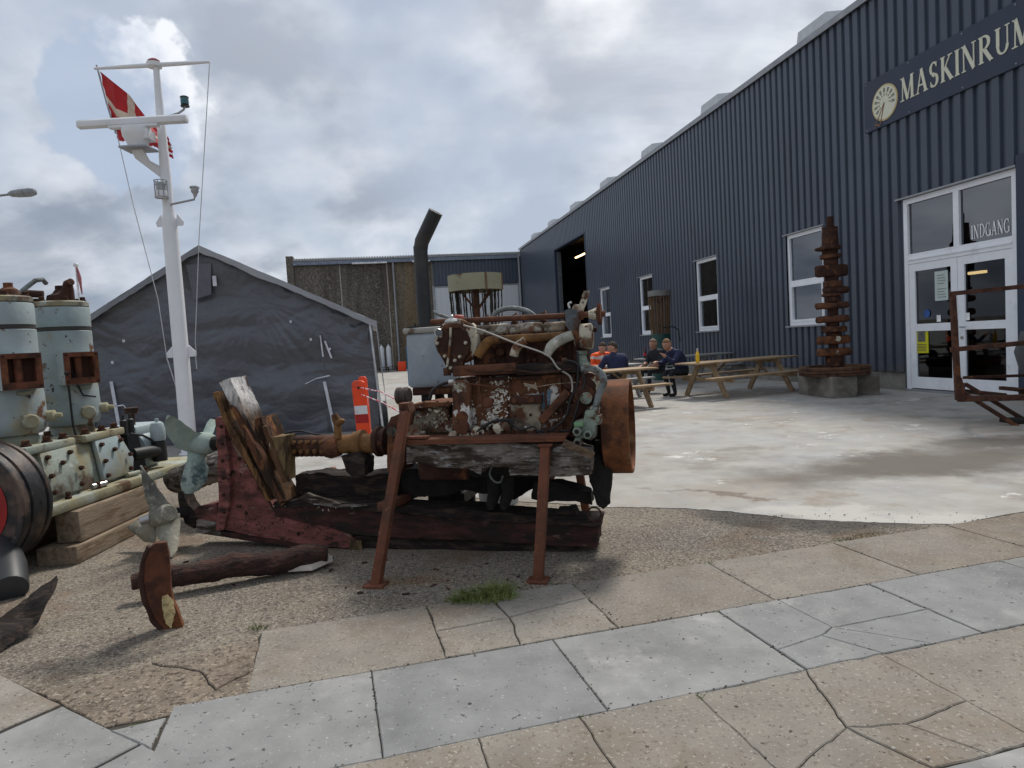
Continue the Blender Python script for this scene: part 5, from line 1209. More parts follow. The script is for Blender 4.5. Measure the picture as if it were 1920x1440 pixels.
# ---------------------------------------------------------------- tank with exhaust pipe
tank = root('fuel_tank', ew(-1.1, .8, 0), 'dented blue grey steel tank on a dark stand behind the engine', 'tank')
TANKM = M('blue_grey_tank', (.27, .32, .37), .55, var=.12, vs=2, layers=[dict(c=(.36, .38, .38), s=2, t=.55, w=.12, a=.7), dict(c=(.08, .07, .06), s=16, t=.665, w=.015, d=6), dict(c=(.17, .15, .10), s=3, t=.60, w=.08, zr=(1.25, 1.10))], bump=.003, bs=14)
BRIGHT = M('bright_blue_paint', (.03, .20, .42), .5, var=.1)
ub0, ub1, wb0, wb1 = el(763, 700, .55)[0], el(852, 700, .55)[0], el(800, 727, .55)[2], el(800, 622, .55)[2]
MB().box(ub0, ub1, .55, 1.0, wb0, wb1, ew).build('tank_body', TANKM, tank, bev=.035, rough=(.09, .004, 5, 2))
MB().box(ub0 - .012, ub1 + .012, .54, 1.01, wb1 - .01, wb1 + .035, ew).build('tank_lid', M('tank_lid_grey', (.30, .29, .26), .6, var=.2, layers=[dict(c=(.12, .08, .05), s=8, t=.6, w=.04)]), tank, bev=.012)
MB().box(ub0 - .006, ub0 - .001, .58, .97, wb0 + .02, wb1 - .1, ew).build('painted_edge', BRIGHT, tank)
MB().box(ub0 + .02, ub1, .58, .98, wb0 - .06, wb0, ew).build('tank_tray', R_DARK, tank, bev=.01)
for (u, v) in ((ub0 + .12, .62), (ub1 - .05, .62), (ub0 + .12, .92), (ub1 - .05, .92)): MB().box(u - .03, u + .03, v - .03, v + .03, 0, wb0 - .06, ew).build('stand_leg', CHARRED, tank)
MB().box(ub0 + .1, ub1, .60, .94, .18, .26, ew).build('stand_shelf', CHARRED, tank)
PIPEB = M('black_exhaust', (.018, .019, .021), .5, var=.3, vs=3, layers=[dict(c=(.04, .036, .034), s=3, t=.58, w=.1)])
MB().box(ub0 + .02, ub1 - .02, .57, .98, wb1 + .035, wb1 + .048, ew).build('cover_plate', BLACKR, tank)
bolts(tank, [ep(x, 616, .6) + UP * .01 for x in (778, 818, 835)], UP, .008, .03, BLACKR)
exh = root('exhaust_pipe', ep(796, 612, .75), 'black exhaust stack with an angled open top on the tank', 'exhaust pipe')
p0, p1, p2 = ep(797, 612, .75), ep(788, 462, .75), ep(817, 397, .72)
d1 = (p2 - p1).normalized()
MB().tube([p0, p1], .056, 24, caps=False).build('upright', PIPEB, exh)
MB().tube([p1 - UP * .03 - EU * .0, p1 + d1 * .03 + UP * .01, p2], [.056, .057, .057], 24, caps=False).tube([p1 + d1 * .05, p2], .053, 24, caps=False).lathe([(.057, 0), (.053, 0)], p2, d1, 24).build('elbow', PIPEB, exh, fix=False)
MB().lathe([(.075, 0), (.075, .012)], p0, UP, 20).build('flange', PIPEB, exh)
# ---------------------------------------------------------------- small castings, pipes and scale on the engine
for i in range(4):
    u = el(905, 620, .0)[0] + i * .195
    z = el(960, 612, .0)[2]
    MB().lathe([(.024, 0), (.024, .03), (.016, .035), (.016, .06), (.010, .065), (.010, .08)], ew(u, .10, z), UP, 10).build('injector', R_DARK, eng)
    MB().tube([ew(u, .10, z + .075), ew(u + .03, .06, z + .09), ew(u + .05, .0, z + .05), ew(u + .055, -.05, z - .03)], .0045, 6).build('injector_pipe', R_MID, eng)
for i in range(9): bolts(eng, [ew(el(892, 620, -.06)[0] + i * .098, -.052, el(980, 628, -.06)[2])], UP + EV * -.3, .011, .022, R_DARK)
for i in range(12): bolts(eng, [ew(el(860, 700, -.13)[0] + i * .068, -.135, el(960, 709, -.13)[2])], -EV, .009, .012, R_MID if i % 3 else R_DARK)
for i in range(11): bolts(eng, [ew(el(860, 700, -.13)[0] + i * .072, -.20, WT + .02)], UP, .012, .022, R_DARK)
# ribs and joint faces of the crankcase
for x in (896, 955, 1022, 1050):
    ebox('rib', x, x + 4, 707, 818, -.150, -.12, R_FLAKE if x < 1000 else R_MID, eng, bev=.004, rough=(.04, .003, 12, x))
ebox('joint_face', 853, 1079, 706, 712, -.155, -.12, R_DARK, eng, bev=.003, rough=(.04, .003, 12, 1))
ebox('foot_ledge', 853, 1079, 808, 821, -.185, -.12, R_MID, eng, bev=.006, rough=(.04, .006, 10, 2))
for x in (915, 1035): MB().lathe([(.036, 0), (.036, .018), (.022, .022), (.022, .03)], ep(x, 690 if x > 1000 else 755, -.15), -EV, 14).build('blanking_plug', R_MID, eng, rough=(.02, .002, 12, 1))
etube('drip_pipe', [(900, 706), (898, 730), (903, 760), (899, 800), (905, 815)], -.17, .006, R_MID, eng, 6)
etube('fuel_pipe', [(870, 690), (900, 698), (960, 694), (1010, 699), (1070, 692)], -.215, .006, R_DARK, eng, 6)
etube('control_rod', [(856, 716), (900, 722), (955, 728)], -.175, .007, R_MID, eng, 6)
etube('black_cable', [(955, 790), (975, 806), (1000, 800), (1012, 812), (1040, 814)], -.21, .006, BLACKR, eng, 8)
etube('dangling_wire', [(925, 870), (918, 888), (926, 902), (938, 904), (943, 892)], -.20, .006, R_HOSE, eng, 6)
for (x, y, r_) in ((905, 690, .03), (940, 660, .025), (1005, 655, .03), (1060, 690, .028)): MB().lathe([(r_, 0), (r_, .03), (r_ * .6, .035)], ep(x, y, -.04), -EV, 14).build('blanking_plug', R_DARK, eng, rough=(.02, .003, 12, x))
tim('hanging_bracket', [(1052, 706), (1076, 704), (1078, 720), (1066, 730), (1056, 722)], -.16, .03, R_DARK, eng, cell=.02, amp=.004, seed=7)
tim('valve_bracket', [(1062, 760), (1098, 752), (1100, 768), (1080, 786), (1066, 780)], -.17, .05, R_DARK, eng, cell=.02, amp=.005, seed=8)
def flakes(parent, spots, m, v, n, size, seed, name='paint_flakes'):
    """loose curled flakes of paint or scale standing off a surface"""
    rd_ = random.Random(seed); b = MB()
    for (x, y, sx_, sy_, k) in spots:
        for _ in range(int(n * k)):
            p = ep(rd_.gauss(x, sx_), rd_.gauss(y, sy_), v - rd_.uniform(.001, .008)); s = size * rd_.uniform(.4, 1.5); a = rd_.uniform(0, 6.28)
            nr = (-EV + V((rd_.gauss(0, .35), rd_.gauss(0, .35), rd_.gauss(0, .35)))).normalized(); t = nr.cross(V((math.cos(a), .3, math.sin(a)))).normalized(); w = nr.cross(t)
            m_ = rd_.randint(5, 7)
            b.add([p + (t * math.cos(q) + w * math.sin(q) * .5) * s * rd_.uniform(.3, 1.3) + nr * rd_.uniform(-.002, .003) for q in [2 * math.pi * j / m_ for j in range(m_)]], [tuple(range(m_))])
    o = b.build(name, m, parent, fix=False); o['kind'] = 'stuff'; return o
FW = M('white_paint_flake', (.52, .49, .43), .8, var=.3, vs=30); FC = M('cream_paint_flake', (.36, .33, .26), .8, var=.4, vs=30); FR = M('rust_scale', (.06, .025, .015), .9, var=.6, vs=30)
flakes(eng, [(928, 762, 11, 14, 1.0), (938, 738, 8, 9, .5), (920, 785, 9, 9, .6), (860, 745, 5, 10, .4), (855, 775, 3, 14, .3), (1009, 795, 3, 13, .45), (980, 778, 9, 5, .3), (878, 762, 4, 8, .2), (968, 747, 3, 6, .15), (945, 805, 8, 4, .3)], FW, -.152, 90, .012, 1)
flakes(eng, [(800, 775, 22, 8, .7), (825, 795, 14, 8, .4), (1000, 800, 10, 10, .3), (920, 715, 20, 5, .3), (1045, 770, 12, 14, .4), (985, 760, 14, 6, .2)], FC, -.15, 45, .012, 2)
flakes(eng, [(930, 812, 45, 5, 1.0), (1030, 812, 25, 5, .6), (900, 740, 30, 25, .6), (800, 800, 25, 8, .4)], FR, -.165, 140, .009, 3, name='rust_scale')
flakes(wreck, [(440, 800, 8, 30, .3), (455, 900, 14, 25, .5), (560, 985, 40, 10, .7), (470, 985, 25, 10, .5)], FR, -.055, 90, .012, 5, name='rust_scale')
flakes(wreck, [(600, 954, 40, 2, .2)], FC, -.085, 60, .010, 6)
# ================================================================ PALE GREEN TWO CYLINDER ENGINE
def lx(dx, y, z): return V((-3.66 + .03 * (y - 5.3) + dx, y, z))
gen_ = root('green_marine_engine', lx(0, 5.4, 0), 'pale green two cylinder ship engine with square rusty ports', 'engine')
PG = dict(d=7)
G_PAINT = M('pale_green_paint', (.275, .322, .33), .6, var=.18, vs=2.2, vd=9, layers=[dict(c=(.33, .35, .31), s=3, t=.58, w=.08, a=.6, o=11, d=9), dict(c=(.20, .27, .28), s=2.0, t=.55, w=.14, a=.7), dict(c=(.27, .23, .12), s=2.0, t=.585, w=.07, a=.75, d=9), dict(c=(.045, .03, .022), s=14, t=.655, w=.012, d=7), dict(c=(.11, .052, .026), s=4.5, t=.635, w=.03, d=8)], bump=.003, bs=18)
G_STAIN = M('stained_green_casting', (.25, .285, .245), .65, var=.2, vs=3, layers=[dict(c=(.24, .19, .09), s=2.6, t=.52, w=.10, a=.8), dict(c=(.085, .050, .030), s=4.5, t=.58, w=.05, d=8, a=.9), dict(c=(.36, .38, .34), s=6, t=.64, w=.04)], bump=.006, bs=30)
G_BASE = M('ochre_stained_flange', (.27, .245, .15), .7, var=.2, vs=3, layers=[dict(c=(.30, .33, .29), s=2.2, t=.54, w=.10), dict(c=(.10, .060, .03), s=5, t=.60, w=.05)], bump=.005, bs=30)
R_PORT = rust('port_rust', (.13, .045, .024), bump=.004)
for i, y in enumerate((4.98, 5.62)):
    c = lx(0, y, 0)
    cyl = MB().lathe([(.12, .93), (.19, .945), (.215, .98), (.222, 1.04), (.216, 1.24), (.206, 1.30), (.206, 1.70), (.200, 1.705)], c, n=40).build('cylinder', G_PAINT, gen_)
    MB().lathe([(.2035, 1.708), (.2035, 1.735)], c, n=40).build('band', M('dark_band', (.035, .032, .028), .7), cyl)
    MB().lathe([(.206, 1.737), (.206, 1.885), (.200, 1.895)], c, n=40).build('cylinder_head', G_PAINT, gen_)
    MB().lathe([(.190, 1.893), (.203, 1.905), (.203, 1.935), (.19, 1.945)], c, n=40).build('head_cover', G_STAIN, gen_)
    bolts(gen_, [c + V((.165 * math.cos(a), .165 * math.sin(a), 1.945)) for a in [k * math.pi / 3 + .3 for k in range(6)]], UP, .022, .035, R_DARK)
    # exhaust port: a square box with two cored openings
    nrm = V((.80, -.60, 0)); sd = V((.60, .80, 0))
    pc = c + V((0, 0, 1.40))
    fo = pc + nrm * .300; b = MB()
    for (a0, a1, z0, z1) in ((-.125, -.10, -.128, .128), (.10, .125, -.128, .128), (-.10, .10, .10, .128), (-.10, .10, -.128, -.095)):
        b.obox(pc + nrm * .21 + sd * (a0 + a1) / 2 + UP * (z0 + z1) / 2, nrm * .09, sd * (a1 - a0) / 2, UP * (z1 - z0) / 2)
    bx = b.build('exhaust_port', G_PAINT, gen_)
    fr_ = MB()
    for (a0, a1, z0, z1) in ((-.123, -.085, -.126, .126), (.085, .123, -.126, .126), (-.085, .085, .09, .126), (-.085, .085, -.126, -.075)):
        fr_.obox(fo + nrm * .003 + sd * (a0 + a1) / 2 + UP * (z0 + z1) / 2, nrm * .012, sd * (a1 - a0) / 2, UP * (z1 - z0) / 2)
    fr_.build('port_flange', R_PORT, bx)
    MB().tube([pc + nrm * .262 - sd * .01 - UP * .095, pc + nrm * .262 - sd * .01 + UP * .10], .028, 12).build('port_web', R_PORT, bx)
    PSH = M('port_bore', (.05, .022, .014), .9, var=.5)
    MB().obox(pc + nrm * .226, nrm * .004, sd * .10, UP * .10).build('port_back', PSH, bx)
    for t_ in (-1, 1): MB().obox(pc + nrm * .262 + sd * .098 * t_, nrm * .032, sd * .003, UP * .10).build('port_side', R_PORT, bx)
    bolts(gen_, [fo + nrm * .015 + sd * a + UP * z for a in (-.108, .108) for z in (-.108, .108)], nrm, .009, .006, R_DARK)
    # plug bosses and cylinder foot
    MB().lathe([(.055, 0), (.055, .05), (.045, .06), (.02, .06)], c + nrm * .20 + V((.03, .03, 1.04)), nrm, 8).build('plug', G_BASE, gen_)
    MB().lathe([(.04, 0), (.04, .05), (.02, .06), (.015, .10)], c + V((.20, .09, 1.06)), V((1, .25, 0)), 14).build('cock', G_BASE, gen_)
    MB().tube([c + nrm * .2 - sd * .02 + UP * 1.24, c + nrm * .28 + sd * .06 + UP * 1.25], .014, 8).build('peg', G_STAIN, gen_)
    MB().lathe([(.17, .82), (.165, .90), (.15, .945)], c, n=28).build('cylinder_foot', G_STAIN, gen_)
    MB().obox(c + V((.01, 0, .84)), (.27, 0, 0), (0, .27, 0), (0, 0, .03)).build('foot_flange', G_BASE if i else G_STAIN, gen_, bev=.012)
    bolts(gen_, [c + V((.23, k, .87)) for k in (-.2, .02, .2)] + [c + V((-.05, -.23, .87))], UP, .028, .045, R_DARK)
# crankcase with two bolted doors
MB().prism([lx(x, 4.72, z) for x, z in ((-.32, .44), (.33, .44), (.31, .60), (.25, .80), (.18, .82), (-.32, .82))], (0, 1.25, 0)).build('crankcase', G_STAIN, gen_, bev=.02)
for y0, y1 in ((4.80, 5.22), (5.42, 5.86)):
    dr = MB().prism([lx(.345, y0 + .02, .475), lx(.345, y1 - .02, .475), lx(.350, y1, .60), lx(.275, y1 - .05, .815), lx(.275, y0 + .05, .815), lx(.350, y0, .60)], V((-.04, 0, -.006))).build('crankcase_door', G_PAINT if y0 > 5 else G_STAIN, gen_, bev=.012)
    P = [lx(.348, y0 + .06, .52), lx(.348, y1 - .06, .52), lx(.345, y0 + .05, .64), lx(.345, y1 - .05, .64), lx(.30, y0 + .09, .77), lx(.30, y1 - .09, .77), lx(.322, (y0 + y1) / 2, .71)]
    bolts(dr, P, V((.97, 0, .2)), .015, .022, R_DARK)
MB().prism([lx(-.40, 4.62, .37), lx(.42, 4.62, .37), lx(.46, 6.55, .37), lx(.40, 6.85, .37), lx(-.40, 6.85, .37)], (0, 0, .08)).build('base_flange', G_BASE, gen_, bev=.018)
bolts(gen_, [lx(.38, y, .455) for y in (4.95, 5.30, 5.36, 5.95)], UP, .018, .05, R_DARK)
b = MB().tube([lx(.36, 5.25, .475), lx(.39, 5.38, .475)], .022, 10).build('loose_fitting', STEEL, gen_); MB().tube([lx(.36, 5.72, .475), lx(.39, 5.84, .475)], .020, 10).build('loose_fitting', G_BASE, gen_)
# reversing gear end
GW = M('pale_grey_green_paint', (.36, .43, .44), .5, var=.1, vs=3, layers=[dict(c=(.25, .30, .31), s=3, t=.56, w=.1, a=.7), dict(c=(.22, .13, .05), s=6, t=.66, w=.03)], bump=.002, bs=20)
MB().lathe([(.19, 0), (.21, .03), (.21, .28), (.16, .36), (.09, .40), (.09, .44)], lx(.12, 6.12, .62), V((0, 1, 0)), 28).build('reversing_gear', GW, gen_)
MB().obox(lx(.10, 6.30, .80), (.16, 0, 0), (0, .24, 0), (0, 0, .05)).build('gear_cover', GW, gen_, bev=.02)
MB().lathe([(.025, 0), (.025, .10), (.06, .105), (.055, .14), (.07, .15), (.07, .16)], lx(.13, 6.25, .85), UP, 10).build('filler_valve', rust('valve_rust', (.05, .03, .02)), gen_)
MB().lathe([(.06, 0), (.065, .02), (.065, .12), (.05, .16), (.015, .165), (.015, .20)], lx(.37, 6.22, .70), UP, 18).build('oil_bowl', GW, gen_)
MB().lathe([(.062, 0), (.066, .03), (.062, .18)], lx(.37, 6.22, .51), UP, 18).build('filter_body', BLACKR, gen_)
MB().tube([lx(.30, 5.93, .62), lx(.36, 6.05, .62), lx(.37, 6.22, .60)], .055, 12).build('pump', BLACKR, gen_)
MB().prism([lx(.30, 5.90, .46), lx(.36, 6.02, .46), lx(.33, 5.98, .78), lx(.28, 5.90, .80)], V((-.2, .05, 0))).build('pump_guard', BLACKR, gen_)
MB().tube([lx(.28, 5.95, .80), lx(.33, 6.05, .77), lx(.36, 6.12, .72), lx(.37, 6.18, .66)], .010, 8).build('oil_pipe', BLACKR, gen_)
for y in (5.93, 6.03): MB().lathe([(.03, 0), (.03, .12), (.015, .13), (.012, .17)], lx(.24, y, .80), UP, 12).build('oil_cap', BLACKR, gen_)
MB().lathe([(.10, 0), (.10, .02), (.05, .03), (.05, .1)], lx(.12, 6.55, .62), V((0, 1, 0)), 20).build('output_flange', R_MID, gen_)
# pipes on the heads
etop = lambda x, y, Y: dep(x, y, Y)
MB().tube([etop(30, 556, 5.2), etop(48, 540, 5.25), etop(66, 526, 5.3), etop(80, 524, 5.35), etop(86, 531, 5.4)], .018, 10).build('head_pipe', R_HOSE, gen_)
c2 = lx(0, 5.62, 1.945)
MB().lathe([(.10, 0), (.09, .05), (.05, .07), (.03, .10), (.03, .13)], c2 + V((.02, -.02, 0)), UP, 14).build('valve_cage', R_DARK, gen_, rough=(.03, .006, 9, 2))
MB().tube([c2 + V((.10, -.04, .0)), c2 + V((.10, -.04, .09)), c2 + V((.12, -.06, .14)), c2 + V((.16, -.08, .15))], [.045, .045, .034, .028], 12).build('air_valve', R_DARK, gen_)
MB().tube([c2 + V((-.06, -.1, .06)), c2 + V((-.17, -.14, .07))], .03, 10).build('valve_arm', R_DARK, gen_)
c1 = lx(0, 4.98, 1.945)
MB().lathe([(.07, 0), (.06, .05), (.03, .07), (.03, .10)], c1 + V((.06, .02, 0)), UP, 12).build('valve_cage', R_MID, gen_)
MB().tube([c1 + V((-.01, -.05, 0)), c1 + V((-.01, -.05, .12))], .03, 10).build('air_valve', R_DARK, gen_)
MB().tube([lx(.22, 5.28, 1.36), lx(.19, 5.34, 1.36), lx(.17, 5.38, 1.22), lx(.16, 5.40, .95), lx(.18, 5.40, .84)], .008, 8).build('black_cable', BLACKR, gen_)
MB().tube([lx(.22, 5.28, 1.37), lx(.18, 5.42, 1.37), lx(.19, 5.46, 1.26), lx(.21, 5.48, 1.18), lx(.26, 5.56, 1.16)], .008, 8).build('black_cable', BLACKR, gen_)
# flywheel at the near end
FB = M('black_wheel_paint', (.016, .016, .018), .45, var=.3, vs=3, layers=[dict(c=(.075, .05, .038), s=4, t=.54, w=.06, d=9), dict(c=(.12, .11, .10), s=9, t=.68, w=.02)], bump=.003, bs=30); RED = M('red_hub_paint', (.28, .012, .012), .5, var=.2)
fo = lx(.04, 4.42, .52); ay = V((.03, 1, 0)).normalized()
fw2 = MB().lathe([(.18, .03), (.36, .03), (.39, -.01), (.425, -.01), (.43, .0), (.43, .05), (.415, .055), (.415, .075), (.43, .08), (.43, .20), (.415, .205), (.415, .225), (.43, .23), (.43, .26), (.40, .27), (.18, .27)], fo, ay, 60).build('flywheel', FB, gen_, sm=25)
MB().lathe([(.29, .025), (.20, .02), (.14, -.02), (.12, -.05), (.001, -.05)], fo, ay, 30).build('flywheel_hub', RED, fw2)
MB().lathe([(.012, 0), (.012, .004)], fo + V((.395, 0, 0)) + ay * .14 + V((.035, 0, .0)), V((1, 0, .05)), 10).build('rim_hole', BLACKR, fw2)
# timbers under the engine
W_NEW = M('planed_timber', (.225, .175, .125), .85, var=.22, vs=1.3, layers=[dict(c=(.13, .085, .05), s=1.1, t=.55, w=.08, a=.8), dict(c=(.33, .26, .17), s=2.2, t=.62, w=.06, a=.7)], bump=.005, bs=5, st=(22, 2.5, 22), spec=.25)
o = MB().box(-3.37, -3.195, 4.90, 6.0, .135, .365).build('timber_beam', W_NEW, bev=.008, rough=(.12, .004, 3, 1), origin=(-3.28, 5.4, 0)); props(o, 'squared timber beam carrying the green engine base', 'timber')
o = MB().box(-3.46, -3.17, 4.80, 5.9, .0, .13).build('timber_plank', W_NEW, bev=.008, rough=(.12, .004, 3, 2), origin=(-3.3, 5.3, 0)); props(o, 'wide low plank on the asphalt under the timber beam', 'timber')
o = MB().box(-4.1, -3.85, 4.90, 6.0, .0, .365).build('timber_beam', W_NEW, bev=.008, rough=(.12, .004, 3, 1), origin=(-4, 5.4, 0)); props(o, 'timber beam under the far side of the green engine', 'timber')
# ---------------------------------------------------------------- near left: wood and iron on the asphalt
p0, p1 = gnd(252, 1128), gnd(615, 1062)
ax = (p1 - p0).normalized(); r0 = .085
o_ = root('charred_log', p0.lerp(p1, .5), 'dark charred wooden shaft lying on the asphalt through the iron plate', 'log')
n = 16; pts = [p0.lerp(p1, k / n) + UP * (.085 + .04 * (1 - k / n) + .01 * math.sin(k)) for k in range(n + 1)]
W_CHAR = M('charred_red_wood', (.035, .018, .014), .92, var=.5, vs=2, layers=[dict(c=(.075, .032, .022), s=1.4, t=.54, w=.08), dict(c=(.30, .27, .24), s=5, t=.72, w=.015)], bump=.02, bs=4, st=(4, 22, 22), rz=-.6)
MB().tube(pts, [.045] * 2 + [.062 + .022 * k / n for k in range(n - 5)] + [.078, .08, .07, .06], 14).build('shaft', W_CHAR, o_, rough=(.03, .014, 9, 3), sm=30)
o = MB().prism([gnd(540, 1072, .02), gnd(612, 1046, .03), gnd(625, 1052, .03), gnd(585, 1070, .02)], (0, 0, .035)).build('pale_splinter', M('bleached_wood', (.50, .46, .40), .85, var=.2), rough=(.04, .004, 9, 2), origin=gnd(580, 1065)); props(o, 'bleached white splinter beside the charred shaft end', 'wood scrap')
pc = gnd(305, 1150); YP = gnd(322, 1186).y
R_PLATE = rust('plate_rust', (.11, .038, .018), [dict(c=(.16, .055, .02), s=2.2, t=.55, w=.1)], bump=.006, bs=60)
pl_pts = [(284, 1024), (292, 1019), (312, 1018), (316, 1040), (319, 1070), (320, 1105), (325, 1130), (336, 1155), (345, 1178), (330, 1187), (310, 1182), (292, 1163), (279, 1130), (270, 1092), (272, 1055)]
mk = lambda x, y: dep(x, y, YP + .04 + (x - 300) * .0006)
rp = root('iron_rudder_plate', gnd(325, 1186), 'curved rusty iron blade standing on edge on the asphalt', 'iron plate')
MB().prism([mk(x, y) for x, y in pl_pts], (-.02, .05, 0)).build('blade_plate', R_PLATE, rp, rough=(.03, .005, 7, 2))
lip = [mk(x, y) for x, y in ((283, 1026), (271, 1055), (267, 1092), (276, 1132), (290, 1165), (310, 1184), (332, 1188))]
b = MB(); b.tube([p + V((-.012, .015, 0)) for p in lip], .018, 8).build('rim', R_DARK, rp, rough=(.02, .006, 12, 1))
MB().prism([mk(x, y) + V((0, -.012, 0)) for x, y in ((307, 1118), (318, 1114), (328, 1128), (330, 1150), (322, 1177), (314, 1165), (307, 1140))], (-.01, .02, 0)).build('foam_crust', M('dry_yellow_crust', (.55, .43, .22), .95, var=.4, vs=30, layers=[dict(c=(.14, .06, .025), s=22, t=.62, w=.06)], bump=.02, bs=40), rp, rough=(.015, .008, 30, 2))
# broken plank at the left edge
o = MB().prism([gnd(-120, 1230, .02), gnd(-20, 1195, .04), gnd(40, 1150, .10), gnd(98, 1104, .20), gnd(102, 1112, .18), gnd(60, 1180, .04), gnd(0, 1222, .01), gnd(-90, 1290, .01)], (-.03, .09, .05)).build('broken_plank', W_BLACK, rough=(.04, .014, 8, 5), origin=gnd(20, 1200)); props(o, 'black splintered plank lying at the near left edge', 'plank')
# black rubber fender
o = MB().tube([gnd(8, 1112, .06) + V((.0, .05, 0)), dep(14, 1060, 4.35), dep(0, 1015, 4.5), dep(-30, 990, 4.7)], [.10, .105, .09, .06], 16).build('rubber_fender', M('fender_rubber', (.03, .032, .034), .5, var=.3), bev=.01, origin=gnd(10, 1112)); props(o, 'black rubber fender at the foot of the engine flywheel', 'fender')
o = MB().lathe([(.065, 0), (.07, .01), (.07, .05), (.06, .06), (.06, .36), (.055, .36), (.055, .02)], gnd(630, 886, .07), (gnd(578, 893) - gnd(630, 886)).normalized(), 24).build('clay_pipe', M('terracotta', (.24, .11, .065), .85, var=.25, vs=6), origin=gnd(600, 890)); props(o, 'short terracotta pipe lying behind the propeller shaft', 'pipe')
bk = gnd(935, 955); o = MB().lathe([(.17, 0), (.20, .30), (.21, .31), (.20, .32), (.16, .02)], bk + V((0, .25, 0)), UP, 26).build('plastic_bucket', M('grey_bucket', (.30, .31, .31), .6, var=.1), origin=bk + V((0, .25, 0))); props(o, 'grey plastic bucket under the engine sump', 'bucket')
# ================================================================ CHAIN BASKETS
BAND = M('olive_cream_band', (.26, .25, .17), .6, var=.15, vs=3, layers=[dict(c=(.12, .07, .035), s=5, t=.63, w=.04)])
CH_D = M('dark_chain', (.028, .022, .018), .6, .4); CH_R = M('brown_chain', (.14, .085, .045), .75, var=.3)
def basket(c, rad, zt, hb, zc, m_ch, m_band, label, n, rr):
    o = root('chain_basket', c, label, 'chain basket')
    MB().lathe([(rad, zt - hb), (rad * 1.0, zt), (rad * .97, zt), (rad * .97, zt - hb)], c, n=36, close=True).lathe([(rad * .985, zt - .03), (.001, zt - .02)], c, n=36).build('band', m_band, o, sm=30)
    for k in (0, 1, 2): MB().obox(c + V((rad * math.cos(R(-65 + 50 * k)), rad * math.sin(R(-65 + 50 * k)) - .004, zt - hb / 2)), (.012, 0, 0), (0, .004, 0), (0, 0, hb / 2)).build('clip', CH_R, o)
    MB().tube([c, c + UP * zt], .035, 12).build('post', R_MID, o)
    for k in range(4):
        a = R(45 + 90 * k); MB().tube([c + UP * (zt - .42), c + V((rad * .75 * math.cos(a), rad * .75 * math.sin(a), zt - hb))], .012, 6).build('spoke', R_MID, o)
    for k in range(n):
        a = 2 * math.pi * k / n; r1 = rad * (.96 if k % 2 else .72)
        p = c + V((r1 * math.cos(a), r1 * math.sin(a), zt - hb + .01)); q = c + V((r1 * .86 * math.cos(a), r1 * .86 * math.sin(a), zc))
        pts = [p.lerp(q, t / 14) + V((.0015 * (-1) ** t, .001 * (-1) ** t, 0)) for t in range(15)]
        MB().tube(pts, [rr * (1.0 if t % 2 else .75) for t in range(15)], 5).build('chain', m_ch, o)
    return o
cb = dep(893, 560, 8.0); cb.z = 0
bo = basket(cb, .32, dep(890, 516, 8).z, .185, 1.05, CH_D, BAND, 'olive banded basket of dark hanging chains behind the engine', 34, .008)
MB().lathe([(.30, 0), (.30, .06), (.04, .10)], cb, n=24).build('foot', R_DARK, bo)
cw = dep(1236, 560, 21.0); cw.z = 0
zt2 = dep(1236, 545, 21).z
W_CAPM = M('weathered_cap', (.17, .17, .165), .8, var=.2)
bw_ = basket(cw, .34, zt2, .17, 1.30, CH_R, W_CAPM, 'tall basket of brown chains over a green drum by the hall', 40, .014)
GDR = M('green_drum', (.012, .06, .05), .5, var=.2, vs=2)
dz = dep(1236, 626, 21).z
dr = MB().lathe([(.30, 0), (.30, .02), (.31, .03), (.30, .04), (.30, dz * .33), (.315, dz * .34), (.30, dz * .35), (.30, dz * .66), (.315, dz * .67), (.30, dz * .68), (.30, dz - .03), (.31, dz - .02), (.30, dz)], cw, n=28).build('steel_drum', GDR, origin=cw); props(dr, 'green steel drum under the brown chains behind the bald man', 'drum')
MB().tube([dep(1244, 614, 20.6), dep(1262, 612, 20.6), dep(1272, 618, 20.6), dep(1275, 640, 20.6)], .02, 8).build('hose_hook', BLACKR, bw_)
